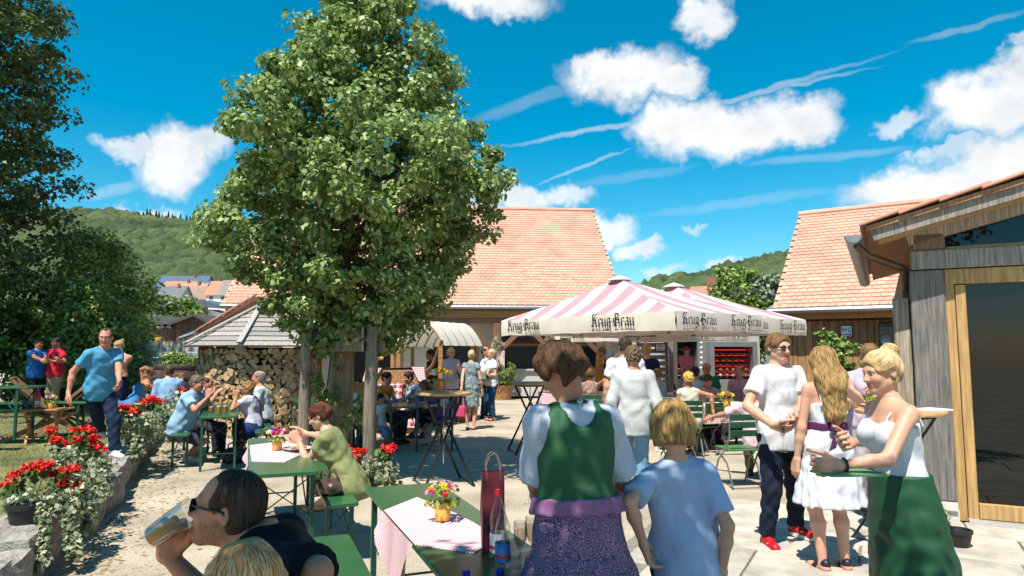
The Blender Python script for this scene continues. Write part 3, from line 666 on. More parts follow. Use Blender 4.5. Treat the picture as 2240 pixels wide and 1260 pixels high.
# ---------------------------------------------------------------- planes that buildings stand on
def onplane(px, py, P, F):
    n = (F[1], -F[0]); r = ray(px, py); k = (P[0]*n[0]+P[1]*n[1])/(r[0]*n[0]+r[1]*n[1])
    X, Y, Z = r[0]*k, r[1]*k, CAMH+r[2]*k; return (X-P[0])*F[0]+(Y-P[1])*F[1], Z
class Plane:
    """vertical plane through P along F (unit, left to right); back points away from the viewer"""
    def __init__(s, P, F): F = Vector((F[0], F[1], 0)).normalized(); s.P = Vector((P[0], P[1], 0)); s.F = F; s.B = Vector((-F.y, F.x, 0)); s.R = Matrix((F, s.B, Vector((0,0,1)))).transposed()
    def sz(s, px, py, off=0): q = s.P+s.B*off; return onplane(px, py, q, s.F)
    def pt(s, a, z, off=0): return s.P+s.F*a+s.B*off+Vector((0, 0, z))
    def box(s, mb, a0, a1, z0, z1, o0, o1, bev=0): return mb.box(s.pt((a0+a1)/2, (z0+z1)/2, (o0+o1)/2), (abs(a1-a0), abs(o1-o0), abs(z1-z0)), s.R, bev)
    def pbox(s, mb, x0, y0, x1, y1, off, t, bev=0):
        a0, z1 = s.sz((x0), y0, off); a1, z0 = s.sz(x1, y1, off); return s.box(mb, a0, a1, z0, z1, off, off+t, bev)
WOODG = lambda n='weathered_wood', c=(.24,.22,.2), o=.25: M(n, c, .85, .5, 5, bump=1, bscale=9, stretch=(9, 9, .55), orand=o, dist=.02, detail=9)
def woodm(n, c, st=(9, 9, .7), o=.2, v=.35): return M(n, c, .7, v, 4, bump=.4, bscale=9, stretch=st, orand=o, dist=.006)
# ---------------------------------------------------------------- ground
gm = M('gravel', (.43, .365, .275), .95, .3, 1.1, bump=.9, bscale=55, coord='World', dist=.02, detail=12)
def ground_mat():
    nt = gm.node_tree; nd = nt.nodes; lk = nt.links; b = nd['Principled BSDF']; src = b.inputs['Base Color'].links[0].from_socket
    g = nd.new('ShaderNodeNewGeometry'); n = nd.new('ShaderNodeTexNoise'); n.inputs['Scale'].default_value = 45; n.inputs['Detail'].default_value = 5; n.inputs['Roughness'].default_value = .75; lk.new(g.outputs['Position'], n.inputs['Vector'])
    r = nd.new('ShaderNodeMapRange'); lk.new(n.outputs['Fac'], r.inputs[0]); r.inputs[1].default_value = .3; r.inputs[2].default_value = .7; r.inputs[3].default_value = .62; r.inputs[4].default_value = 1.25
    v = nd.new('ShaderNodeVectorMath'); v.operation = 'SCALE'; lk.new(src, v.inputs[0]); lk.new(r.outputs[0], v.inputs['Scale']); lk.new(v.outputs[0], b.inputs['Base Color'])
ground_mat()
b = MB(); xs = [-2500, -60, -30, -15, -8, -4, 0, 4, 8, 15, 30, 60, 2500]; ys = [-60, -10, -2, 2, 6, 10, 14, 18, 24, 40, 80, 3000]
b.add([(x, y, 0) for y in ys for x in xs], [(j*len(xs)+i, j*len(xs)+i+1, (j+1)*len(xs)+i+1, (j+1)*len(xs)+i) for j in range(len(ys)-1) for i in range(len(xs)-1)])
tag(b.build('ground', gm), kind='structure')
def scatter_pieces(n, fn, rng, size, flat):
    """small tetra-like chips as one mesh: arrays of positions from fn()"""
    P = np.array([fn() for _ in range(n)]); a = rng.uniform(0, 6.283, n); s = rng.uniform(.5, 1, n)*size; V = np.zeros((n, 5, 3))
    for k in range(4):
        an = a+k*math.pi/2+rng.uniform(-.4, .4, n); rr_ = s*rng.uniform(.7, 1.2, n); V[:, k, 0] = P[:, 0]+np.cos(an)*rr_; V[:, k, 1] = P[:, 1]+np.sin(an)*rr_; V[:, k, 2] = P[:, 2]+.001
    V[:, 4] = P; V[:, 4, 2] += s*flat; b0 = np.arange(n)*5
    Q = np.concatenate([np.stack([b0+k, b0+(k+1) % 4, b0+4], 1) for k in range(4)]); return V.reshape(-1, 3), Q
rng = np.random.default_rng(4)
def gpt():
    y = 2.6+9*rng.random()**1.7; return (rng.uniform(-.62, .55)*y, y, 0)
v, q = scatter_pieces(16000, gpt, rng, .008, .8)
tag(link('gravel_stones', np_mesh('gravel_stones', v, q, M('pebble', (.46,.4,.31), .9, .4, 30, coord='World'), smooth=False)), 'pale loose gravel stones strewn over the yard', 'gravel', kind='stuff')
WALL = [(-2.7, 3.2), (-3.5, 5.3), (-4.18, 7.3), (-5.5, 10.3), (-6.9, 13.6), (-8.0, 16.2)]
def wpt(t):
    L = [math.dist(WALL[i], WALL[i+1]) for i in range(len(WALL)-1)]; i = 0
    while i < len(L)-1 and t > L[i]: t -= L[i]; i += 1
    a, c = Vector(WALL[i]), Vector(WALL[i+1]); d = (c-a).normalized(); return a+d*t, d
def lpt():
    t = 13*rng.random()**1.5; p, d = wpt(t); o = abs(rng.normal(0, .38))+.05; return (p.x+d.y*o, p.y-d.x*o, .002)
v, q = scatter_pieces(1500, lpt, rng, .026, .25)
lm = M('dry_leaf', (.36,.2,.08), .8, .6, 3, coord='World', col2=(.5,.33,.16))
tag(link('dry_leaves', np_mesh('dry_leaves', v, q, lm, smooth=False)), 'brown dry leaves lying along the foot of the stone wall', 'leaves', kind='stuff')
# ---------------------------------------------------------------- lawn, raised behind the wall
lawn = MB(); edge = [wpt(t)[0]+Vector((-wpt(t)[1].y, wpt(t)[1].x))*.3 for t in np.linspace(0, 14.5, 16)]
vs = []; nx = 14
for i, e in enumerate(edge):
    for j in range(nx): k = (j/(nx-1))**1.6; vs.append((e.x-k*24, e.y+k*2, .26+.45*k+.02*math.sin(i*2.1+j*1.7)))
lawn.add(vs, [(i*nx+j, i*nx+j+1, (i+1)*nx+j+1, (i+1)*nx+j) for i in range(len(edge)-1) for j in range(nx-1)])
lm_ = M('turf', (.115,.135,.035), .95, .45, 1.4, bump=.8, bscale=60, coord='World', col2=(.23,.21,.075), dist=.02, detail=9)
tag(lawn.build('lawn', lm_, smooth='all'), kind='structure')
def lz(x, y):
    """height of the lawn under a point"""
    best = None
    for t in np.linspace(0, 14.5, 30):
        p, d = wpt(t); 
        if best is None or abs(p.y-y) < best[0]: best = (abs(p.y-y), p.x)
    k = max(0, (best[1]-.3-x)/24); return .26+.45*k
n = 26000; y = 3.6+10*rng.random(n)**1.3; wx = np.interp(y, [p[1] for p in WALL], [p[0] for p in WALL])-.35; x = wx-rng.random(n)**1.3*6; z = .255+.45*(wx-x)/24
a = rng.uniform(0, 6.28, n); h = rng.uniform(.02, .055, n); V = np.zeros((n, 3, 3)); w = .004
V[:, 0] = np.stack([x-np.cos(a)*w, y-np.sin(a)*w, z], 1); V[:, 1] = np.stack([x+np.cos(a)*w, y+np.sin(a)*w, z], 1); V[:, 2] = np.stack([x+rng.normal(0, .02, n), y+rng.normal(0, .02, n), z+h], 1)
tag(link('grass', np_mesh('grass', V.reshape(-1, 3), np.arange(n*3).reshape(-1, 3), M('grass_blade', (.13,.17,.04), .8, .5, 2, coord='World', col2=(.28,.26,.1)), smooth=False)), 'short dry green grass of the lawn behind the low wall', 'grass', kind='stuff')
# ---------------------------------------------------------------- low stone wall, stone by stone
def rock(name, d, seed, mat, sub=3, j=.12):
    bm = bmesh.new(); bmesh.ops.create_cube(bm, size=1); bmesh.ops.subdivide_edges(bm, edges=bm.edges, cuts=sub, use_grid_fill=True); r = random.Random(seed); ph = [r.uniform(0, 9) for _ in range(6)]
    for v in bm.verts:
        c = v.co.copy(); m_ = max(abs(c.x), abs(c.y), abs(c.z)); e = sum(abs(x) > .4 for x in c)
        k = 1-.07*(e-1 if e > 1 else 0)*r.uniform(.4, 1.6); c *= k
        nn = math.sin(c.x*5+ph[0])*math.sin(c.y*6+ph[1])+math.sin(c.z*5+ph[2]+c.x*3); c = c*(1+j*.35*nn)+Vector((r.uniform(-1, 1), r.uniform(-1, 1), r.uniform(-1, 1)))*j*.16
        v.co = Vector((c.x*d[0], c.y*d[1], c.z*d[2]))
    me = bpy.data.meshes.new(name); bm.to_mesh(me); bm.free(); me.materials.append(mat)
    return me
stm = M('limestone', (.27,.25,.22), .95, .5, 5, bump=1, bscale=22, orand=.22, dist=.02, detail=9)
wall = thing('low_stone_wall', 'low grey limestone wall of rough blocks holding back the lawn', 'wall', (WALL[2][0], WALL[2][1], 0))
t = 0; rw = random.Random(9); smesh = [rock('stone', (1, 1, 1), i, stm) for i in range(7)]
while t < 14.4:
    ln = rw.uniform(.5, .95); p, d = wpt(t+ln/2); h_ = rw.uniform(.26, .37); wd = rw.uniform(.42, .55); n_ = Vector((-d.y, d.x)); c = p+n_*(wd/2-rw.uniform(0, .06))
    o = link('stone', smesh[rw.randrange(7)], wall, Vector((c.x, c.y, h_/2-.03))-LOC[wall.name], rot=(rw.uniform(-.05, .05), rw.uniform(-.05, .05), math.atan2(d.y, d.x)+rw.uniform(-.06, .06))); o.scale = (ln*1.03, wd, h_+.06); t += ln*.97
# ---------------------------------------------------------------- paving slabs before the pavilion
FD = Vector((.88, -.475, 0)).normalized(); FB = Vector((-FD.y, FD.x, 0)); P0 = Vector((4.3, 6.75, 0))
pm = M('concrete_slab', (.42,.38,.315), .9, .35, 3, bump=.5, bscale=60, orand=.1, dist=.006, detail=9)
pav = MB(); pav.mi = 0
cs = [P0+FD*-2.6-FB*.0, P0+FD*4-FB*.0, P0+FD*4-FB*5, P0+FD*-2.6-FB*5]
pav.add([(c.x, c.y, .004) for c in cs], [(0, 3, 2, 1)]); pvo = tag(pav.build('paving', M('paving_joint', (.2,.18,.14), .95, .3, 20, coord='World')), kind='structure')
rp_ = random.Random(2); Rf = Matrix((FD, FB, Vector((0, 0, 1)))).transposed()
vrow = -.02
while vrow > -4.6:
    dp = rp_.choice((.55, .8, .8)); u = -2.5+rp_.uniform(-.1, .3)
    while u < 3.0:
        wdt = rp_.choice((.6, .9, 1.1)); c = P0+FD*(u+wdt/2)+FB*(vrow-dp/2)
        if not (u < -1.2 and rp_.random() < .0): q = MB(); q.box((0, 0, 0), (wdt-.018, dp-.018, .024), None, .006); q.build('slab', pm, pvo, loc=(c.x, c.y, .004+rp_.uniform(.004, .009)), rot=(0, 0, math.atan2(FD.y, FD.x)))
        u += wdt
    vrow -= dp
# ---------------------------------------------------------------- roof tiles
def tile_mesh(name, w, l, mat):
    b = MB(); n = 6; pts = [(-w/2, l), (-w/2, l*.12)]+[(w/2*math.sin(a), l*.12-l*.12*math.cos(a)) for a in [(-1+2*i/n)*math.pi/2 for i in range(1, n)]]+[(w/2, l*.12), (w/2, l)]
    b.prism(pts, 0, .018); return b.mesh(name, mat), b
def roof_tiles(parent, O, U, S, nu, nv, tw, tl, mat, near, clip=None):
    """beaver-tail tiles laid in staggered courses from eave corner O, along U, up the slope S; the ones showing largest are parts, the rest one part"""
    U = Vector(U).normalized(); S = Vector(S).normalized(); Nn = U.cross(S); Nn = Nn if Nn.z > 0 else -Nn; me, proto = tile_mesh('tile', tw*.965, tl*1.35, mat)
    tilt = math.asin(.02/tl); S2 = (S*math.cos(tilt)-Nn*math.sin(tilt)).normalized(); N2 = U.cross(S2); N2 = N2 if N2.z > 0 else -N2; R = Matrix((U, S2, N2)).transposed(); rot = R.to_euler(); spots = []; rr_ = random.Random(1)
    if R.determinant() < 0: R = Matrix((-U, S2, N2)).transposed(); rot = R.to_euler()
    for j in range(nv):
        for i in range(nu):
            p = O+U*((i+.5+(.5 if j % 2 else 0))*tw)+S*(j*tl)+Nn*(.03+rr_.uniform(0, .004))
            if clip and clip(p): continue
            spots.append(p)
    spots.sort(key=near); base = LOC.get(parent.name, Vector((0, 0, 0)))
    for p in spots[:300]: link('roof_tile', me, parent, p-base, rot=rot)
    V0 = np.array([tuple(R @ Vector(v)) for v in proto.v]); big = MB()
    for p in spots[300:]:
        o = len(big.v); big.v += [(v[0]+p.x, v[1]+p.y, v[2]+p.z) for v in V0]; big.f += [tuple(k+o for k in f) for f in proto.f]; big.m += [0]*len(proto.f)
    if big.v: tag(big.build('tile_field', mat, parent, world=True), kind='stuff')
tilem = M('roof_clay', (.6,.305,.215), .8, .2, 1.3, bump=.2, bscale=60, coord='World', orand=.1)
zinc = M('zinc', (.32,.34,.35), .4, .15, 10, metal=.7)
plaster = M('white_plaster', (.72,.69,.63), .9, .06, 2, bump=.15, bscale=60, coord='World')
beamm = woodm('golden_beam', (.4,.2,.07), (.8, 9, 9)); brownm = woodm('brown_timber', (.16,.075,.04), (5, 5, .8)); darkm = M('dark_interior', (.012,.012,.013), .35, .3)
# ---------------------------------------------------------------- main building at the back of the yard
ang = math.radians(5); mF = (math.cos(ang), math.sin(ang)); EP = Plane((3.95, 23.7), mF); mb_ = thing('beer_hall', 'long white hall with big red tiled roof behind the yard', 'building', (-2, 25, 0))
EZ = 3.2; RB = 5.2; rz_ = 7.62; WLEN = 13.6
S = (EP.B*RB+Vector((0, 0, rz_-EZ))).normalized(); SL = math.hypot(RB, rz_-EZ)
b = MB(); t_ = .1
for a0, a1 in ((-WLEN, .0),):
    q = [EP.pt(a0, EZ), EP.pt(a1, EZ), EP.pt(a1, rz_, RB), EP.pt(a0, rz_, RB), EP.pt(a1, EZ, RB*2), EP.pt(a0, EZ, RB*2)]
    dn = Vector((0, 0, -t_)); b.add(q+[x+dn for x in q], [(0, 1, 2, 3), (3, 2, 4, 5), (7, 6, 9, 8), (8, 9, 11, 10), (0, 6, 7, 1), (1, 7, 8, 2), (2, 8, 10, 4), (3, 9, 6, 0), (5, 11, 9, 3), (4, 10, 11, 5)])
roof = b.build('roof', tilem, mb_, world=True)
roof_tiles(mb_, EP.pt(-WLEN, EZ), EP.F, S, int(WLEN/.185), int(SL/.172)+1, .185, .172, tilem, lambda p: (abs(p.x-1.2)+abs(p.y-24)*1.0 if p.x > -2 else 99))
b = MB()
for i in range(24): a = -WLEN+i*WLEN/24; b.tube([EP.pt(a, rz_+.02, RB), EP.pt(a+WLEN/24+.03, rz_+.035, RB)], [.11, .1], 8)
b.build('ridge_tiles', tilem, roof)
b = MB(); b.tube([EP.pt(-WLEN, EZ-.06, -.09), EP.pt(.05, EZ-.06, -.09)], .075, 8); b.build('gutter', zinc, mb_, world=True)
b = MB(); EP.box(b, -WLEN+.1, -.1, EZ-.42, EZ-.16, .05, .28, .01); b.build('eave_beam', beamm, mb_, world=True)
b = MB(); EP.box(b, -WLEN+.1, -.1, EZ-.6, EZ-.43, .1, .28, .01); b.build('lower_beam', woodm('mid_beam', (.25,.12,.06), (.8, 9, 9)), mb_, world=True)
b = MB(); EP.box(b, -WLEN+.2, -.15, 0, EZ-.1, 1.3, 1.6); b.box(EP.pt(-WLEN+.2, 1.6, 5.6), (.3, 8.4, 3.2), EP.R); b.box(EP.pt(-.3, 1.6, 5.6), (.3, 8.4, 3.2), EP.R)
b.add([EP.pt(-.2, EZ-.1, .6), EP.pt(-.2, EZ-.1, RB*2-.6), EP.pt(-.2, rz_-.5, RB)], [(0, 1, 2)]); b.build('wall', plaster, mb_, world=True)
for px in (735, 873, 1086, 1213, 1312):         # timber posts with braces under the eave
    a, _ = EP.sz(px, 780, .2); b = MB(); EP.box(b, a-.13, a+.13, 0, EZ-.6, .05, .31, .015); o = b.build('post', brownm, mb_, world=True)
    for sg in (-1, 1):
        b = MB(); b.bar(EP.pt(a+sg*.1, EZ-1.55, .18), EP.pt(a+sg*1.05, EZ-.62, .18), .14, .16); b.build('brace', brownm, o)
def opening(x0, y0, x1, y1, off, parent, fw=.09):
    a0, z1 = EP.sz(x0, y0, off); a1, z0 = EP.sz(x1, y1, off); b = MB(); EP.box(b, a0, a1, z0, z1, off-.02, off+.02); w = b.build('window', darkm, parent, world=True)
    for r in ((a0-fw, a1+fw, z1, z1+fw), (a0-fw, a1+fw, z0-fw, z0), (a0-fw, a0, z0, z1), (a1, a1+fw, z0, z1)):
        b = MB(); EP.box(b, *r, off-.07, off+.03); b.build('frame', beamm, w)
    return w, a0, a1, z0, z1
opening(950, 752, 1040, 845, 1.28, mb_); opening(770, 765, 855, 850, 1.28, mb_)
for x0, x1 in ((1098, 1206), (1222, 1306)):
    w, a0, a1, z0, z1 = opening(x0, 757, x1, 806, 1.0, mb_)
b = MB(); a0, z1 = EP.sz(1090, 807, .75); a1, z0 = EP.sz(1345, 868, .75); EP.box(b, a0, a1, .08, z1-.06, .75, 1.25); b.build('counter', M('counter_front', (.5,.49,.46), .7, .06, 3), mb_, world=True)
b = MB(); EP.box(b, a0-.05, a1+.05, z1-.06, z1, .66, 1.27); b.build('counter_top', M('counter_top', (.5,.5,.5), .3, .1), mb_, world=True)
b = MB(); a0, z1 = EP.sz(1098, 728, .9); a1, z0 = EP.sz(1312, 752, .9); EP.box(b, a0, a1, z0, z1, .93, .99); sg_ = b.build('sign_board', M('sign_board', (.09,.03,.03), .5, .4, 6), mb_, world=True)
# ---------------------------------------------------------------- low wing with the open gable left of the hall
wg = thing('side_wing', 'low wing with red tiled verge and open wooden rafters behind the wood store', 'building', tuple(at(520, 760, 21)*1-Vector((0, 0, at(520, 760, 21).z))))
A_ = at(430, 727, 20.2); B_ = at(560, 648, 20.2); bk = Vector((0, 3.2, 0)); dn = Vector((0, 0, -.1))
b = MB(); q = [A_, B_, B_+bk, A_+bk]; b.add(q+[x+dn for x in q], [(0, 1, 2, 3), (4, 7, 6, 5), (0, 4, 5, 1), (3, 2, 6, 7), (0, 3, 7, 4), (1, 5, 6, 2)]); b.build('roof', tilem, wg, world=True)
for k in range(9):
    f0, f1 = k/9, (k+1.15)/9; b = MB(); p0 = A_.lerp(B_, f0)+Vector((0, -.03, .03)); p1 = A_.lerp(B_, f1)+Vector((0, -.03, .055)); b.bar(p0, p1, .2, .03); b.build('verge_tile', tilem, wg, world=True)
b = MB(); b.bar(A_+Vector((.1, .05, -.14)), B_+Vector((0, .05, -.14)), .05, .2); b.build('barge_board', beamm, wg, world=True)
for k in range(3): b = MB(); y_ = Vector((.25, .5+k*.9, -.25)); b.bar(A_+y_, B_+y_+Vector((0, 0, -.02)), .12, .16); b.build('rafter', beamm, wg, world=True)
b = MB(); b.tube([A_+Vector((-.45, -.1, -.18)), A_+Vector((.02, -.1, .0)), A_+Vector((.05, 3, 0))], .06, 8); b.build('gutter', zinc, wg, world=True)
b = MB(); b.box(at(560, 760, 21.8)+Vector((0, 0, -.5)), (2.6, .2, 2.6)); b.build('wall', plaster, wg, world=True)
# ---------------------------------------------------------------- wooden building with the WC sign
RP = Plane((6.6, 17.28), (.836, -.549)); wc = thing('wooden_outbuilding', 'wooden outbuilding with red tiled roof and vertical board wall on the right', 'building', (9, 17, 0))
e0 = 2.7; rdep = 4.0; rz2 = onplane(1765, 470, RP.P+RP.B*rdep, RP.F)[1]; wl_ = 9.0
S = (RP.B*rdep+Vector((0, 0, rz2-e0))).normalized(); SL = math.hypot(rdep, rz2-e0)
b = MB(); q = [RP.pt(0, e0), RP.pt(wl_, e0), RP.pt(wl_, rz2, rdep), RP.pt(0, rz2, rdep), RP.pt(wl_, e0, rdep*2), RP.pt(0, e0, rdep*2)]; dn = Vector((0, 0, -.1))
b.add(q+[x+dn for x in q], [(0, 1, 2, 3), (3, 2, 4, 5), (7, 6, 9, 8), (8, 9, 11, 10), (0, 6, 7, 1), (1, 7, 8, 2), (3, 9, 6, 0)]); wroof = b.build('roof', tilem, wc, world=True)
roof_tiles(wc, RP.pt(0, e0), RP.F, S, int(wl_/.185), int(SL/.172)+1, .185, .172, tilem, lambda p: p.length, clip=lambda p: p.x/p.y > .76)
b = MB()
for i in range(18): a = i*.5; b.tube([RP.pt(a, rz2+.02, rdep), RP.pt(a+.53, rz2+.035, rdep)], [.11, .1], 8)
b.build('ridge_tiles', tilem, wroof)
b = MB(); b.tube([RP.pt(-.1, e0-.05, -.09), RP.pt(wl_, e0-.05, -.09)], .075, 8); b.build('gutter', zinc, wc, world=True)
b = MB(); b.tube([RP.pt(.25, e0-.1, -.1), RP.pt(.25, e0-.4, .2), RP.pt(.25, 0, .28)], .06, 8); b.build('downpipe', zinc, wc, world=True)
b = MB(); RP.box(b, 0, wl_, e0-.26, e0-.1, .1, .24, .01); b.build('eave_beam', beamm, wc, world=True)
b = MB(); RP.box(b, .1, wl_, 0, e0-.1, .47, .6); b.box(RP.pt(.25, 1.5, 4), (.2, 6.2, 3), RP.R); b.add([RP.pt(.16, e0, .6), RP.pt(.16, e0, 7.4), RP.pt(.16, rz2-.4, rdep)], [(0, 1, 2)]); b.build('wall', brownm, wc, world=True)
bdm = woodm('cladding_board', (.3,.155,.07), (8, 8, .8), .3); rb = random.Random(4); a = .1
while a < 5.2:
    w_ = rb.uniform(.11, .19); b = MB(); RP.box(b, a+.006, a+w_-.004, .02, e0-.3, .41+rb.uniform(0, .02), .469, .006); b.build('board', bdm, wc, world=True); a += w_
# ---------------------------------------------------------------- pavilion with glass door, right foreground
PP = Plane(P0, FD); pv = thing('glass_pavilion', 'weathered timber pavilion with tall dark glass door at the right edge', 'building', tuple(P0))
gwood = WOODG('grey_oak', (.2,.185,.17), .1); nwood = woodm('new_larch', (.4,.24,.09), (9, 9, .6))
b = MB(); PP.box(b, -.3, 0, .2, 2.46, -.02, .26, .012); b.build('post', gwood, pv, world=True)
b = MB(); PP.box(b, -.46, -.31, .2, 2.2, .12, .3, .01); b.build('side_board', WOODG('pale_oak', (.36,.3,.22), .1), pv, world=True)
b = MB(); PP.box(b, -.31, .01, .0, .12, -.02, .3); PP.box(b, -.33, .0, .12, .195, -.05, .3); b.build('plinth', M('plinth', (.55,.54,.5), .7, .1), pv, world=True)
b = MB(); PP.box(b, -.28, 4.0, 2.47, 2.66, -.03, .22, .012); b.build('lintel', WOODG('grey_beam', (.3,.28,.25), .1), pv, world=True)
b = MB(); PP.box(b, -.26, .02, 2.665, 2.83, -.02, .24, .01); b.build('beam_head', WOODG('brown_oak', (.2,.14,.09), .1), pv, world=True)
b = MB(); PP.box(b, 0.002, .08, .02, 2.46, .02, .2, .004); PP.box(b, .085, .17, .02, 2.3, .0, .15, .004); PP.box(b, .002, 4, 2.31, 2.46, .01, .2, .004); PP.box(b, .175, 4, .06, .2, .0, .12, .004); b.build('door_frame', nwood, pv, world=True)
b = MB(); PP.box(b, .08, 4, 0, .055, -.12, .2); b.build('threshold', M('alu', (.6,.6,.6), .4, .1, metal=.6), pv, world=True)
b = MB(); PP.box(b, .175, 4, .205, 2.305, .06, .075); b.build('glass_pane', M('door_glass', (.003,.004,.004), .015, .05, spec=.5), pv, world=True)
# roof of the pavilion: verge rising to the right
sl = .255; vz = lambda a, z: z+sl*(a+.3)
def vbar(a0, a1, z, w, h, off, mat, nm):
    b = MB(); b.bar(PP.pt(a0, vz(a0, z), off), PP.pt(a1, vz(a1, z), off), w, h, bev=.006); return b.build(nm, mat, pv, world=True)
vbar(-.3, 4, 2.78, .14, .13, .05, WOODG('grey_rafter', (.34,.3,.25), .1), 'rafter'); vbar(-.56, 4, 2.845, .4, .04, -.1, nwood, 'soffit_board'); vbar(-.62, 4, 2.9, .05, .17, -.36, WOODG('barge_oak', (.24,.21,.18), .2), 'barge_board')
b = MB(); q = [PP.pt(-.66, vz(-.66, 2.98), -.42), PP.pt(4, vz(4, 2.98), -.42), PP.pt(4, vz(4, 2.98), 5), PP.pt(-.66, vz(-.66, 2.98), 5)]; dn = Vector((0, 0, -.05)); b.add(q+[x+dn for x in q], [(0, 1, 2, 3), (4, 7, 6, 5), (0, 4, 5, 1), (0, 3, 7, 4), (1, 5, 6, 2), (2, 6, 7, 3)]); b.build('roof', woodm('roof_deck', (.3,.15,.07)), pv, world=True)
for i in range(12):
    a = -.72+i*.34; b = MB(); b.bar(PP.pt(a, vz(a, 3.01), -.26), PP.pt(a+.42, vz(a+.42, 3.0)+.035, -.26), .4, .03, bev=.006); b.build('verge_tile', tilem, pv, world=True)
    for k in range(1, 12): b = MB(); o_ = -.26+k*.41; b.bar(PP.pt(a, vz(a, 3.01), o_), PP.pt(a+.42, vz(a+.42, 3.0)+.035, o_), .4, .03); b.build('roof_tile', tilem, pv, world=True)
b = MB(); gx = PP.pt(-.78, 2.8, -.45); n = 10; vs = []
for o_ in (0, 5.2):
    for rr_ in (.085, .075):
        for i in range(n+1): an = math.pi+math.pi*i/n; vs.append(gx+PP.B*o_+PP.F*rr_*math.cos(an)+Vector((0, 0, rr_*math.sin(an))))
m_ = n+1; fs = [(i, i+1, 2*m_+i+1, 2*m_+i) for i in range(n)]+[(m_+i, 3*m_+i, 3*m_+i+1, m_+i+1) for i in range(n)]+[(i, m_+i, m_+i+1, i+1) for i in range(n)]+[tuple(range(n, -1, -1))]
b.add(vs, fs); b.build('gutter', zinc, pv, world=True)
b = MB(); b.tube([PP.pt(-.76, 2.72, -.3), PP.pt(-.68, 2.62, -.25), PP.pt(-.36, 2.5, .05), PP.pt(-.33, 2.44, .12), PP.pt(-.32, 2.3, .3)], .04, 8); b.build('downpipe', M('copper_brown', (.12,.075,.05), .4, .2, metal=.6), pv, world=True)
b = MB(); b.add([PP.pt(.03, 2.67, .08), PP.pt(4, 2.67, .08), PP.pt(4, vz(4, 2.71), .08), PP.pt(.03, vz(.03, 2.71), .08)], [(0, 1, 2, 3)]); b.build('gable_glass', MATS['door_glass'], pv, world=True)
b = MB(); PP.box(b, .03, 4, 2.665, 2.69, .04, .12); b.build('gable_frame', nwood, pv, world=True)
b = MB(); b.box(PP.pt(-.3, 1.3, 3.0), (.12, 5.4, 2.5), PP.R); PP.box(b, -.25, 4, 0, 3.4, 5.5, 5.7); b.build('back_wall', brownm, pv, world=True)
b = MB(); PP.box(b, -.2, 4, .0, .02, .3, 5.4); b.build('floor', M('pavilion_floor', (.12,.11,.1), .6, .2), pv, world=True)
# ---------------------------------------------------------------- trees, hills, far buildings
def leafm(name, c1, c2, rough=.5, trans=.28):
    m = bpy.data.materials.new(name); m.use_nodes = True; nt = m.node_tree; nd = nt.nodes; lk = nt.links; b = nd['Principled BSDF']; MATS[name] = m
    g = nd.new('ShaderNodeNewGeometry'); r = nd.new('ShaderNodeValToRGB'); lk.new(g.outputs['Random Per Island'], r.inputs[0]); r.color_ramp.elements[0].color = (*c1, 1); r.color_ramp.elements[1].color = (*c2, 1)
    b.inputs['Roughness'].default_value = rough; b.inputs['Specular IOR Level'].default_value = .5; lk.new(r.outputs[0], b.inputs['Base Color'])
    t = nd.new('ShaderNodeBsdfTranslucent'); lk.new(r.outputs[0], t.inputs['Color']); mx = nd.new('ShaderNodeMixShader'); mx.inputs[0].default_value = trans
    lk.new(b.outputs[0], mx.inputs[1]); lk.new(t.outputs[0], mx.inputs[2]); lk.new(mx.outputs[0], nd['Material Output'].inputs['Surface']); return m
def leaves(C, rad, per, size, seed, flat=.6, droop=.4, asp=.75):
    """C: clump centres, rad: clump radii; returns verts, quads of folded leaves"""
    g = np.random.default_rng(seed); n = len(C)*per; c = np.repeat(C, per, 0); r = np.repeat(rad, per)
    d = g.normal(0, 1, (n, 3)); d /= np.linalg.norm(d, axis=1)[:, None]; rr_ = g.random(n)**.5
    P = c+d*(rr_*r)[:, None]*np.array([1, 1, flat]); out = d+np.array([0, 0, .9]); out /= np.linalg.norm(out, axis=1)[:, None]
    N_ = out+g.normal(0, .55, (n, 3)); N_ /= np.linalg.norm(N_, axis=1)[:, None]
    t = g.normal(0, 1, (n, 3)); t[:, 2] -= droop; t -= N_*(t*N_).sum(1)[:, None]; t /= np.linalg.norm(t, axis=1)[:, None]; s = np.cross(N_, t); L = size*g.uniform(.6, 1.25, n)[:, None]
    V = np.stack([P-t*L*.5, P+s*L*asp*.5-t*L*.08+N_*L*.1, P+t*L*.55-N_*L*.06, P-s*L*asp*.5-t*L*.08+N_*L*.1], 1)
    return V.reshape(-1, 3), np.arange(n*4).reshape(-1, 4)
def clumps(prof, n, seed, lump=.2, inner=.35, R=1.0):
    g = np.random.default_rng(seed); zs = np.array([p[0] for p in prof]); rs = np.array([p[1] for p in prof]); out = []; rad = []
    ph = g.uniform(0, 6, 6); mx = rs.max()
    while len(out) < n:
        z = g.uniform(zs[0], zs[-1]); r = np.interp(z, zs, rs)
        if g.random() > (r/mx)**1.1: continue
        a = g.uniform(0, 6.283); r *= 1+lump*(np.sin(3*a+ph[0]+z*1.3)*.5+np.sin(5*a+ph[1]-z*2.1)*.4+np.sin(z*3.1+ph[2]+2*a)*.5); k = inner+(1-inner)*g.random()**.45
        out.append((r*k*math.cos(a), r*k*math.sin(a), z+g.uniform(-.1, .1))); rad.append(R*g.uniform(.7, 1.3))
    return np.array(out), np.array(rad)
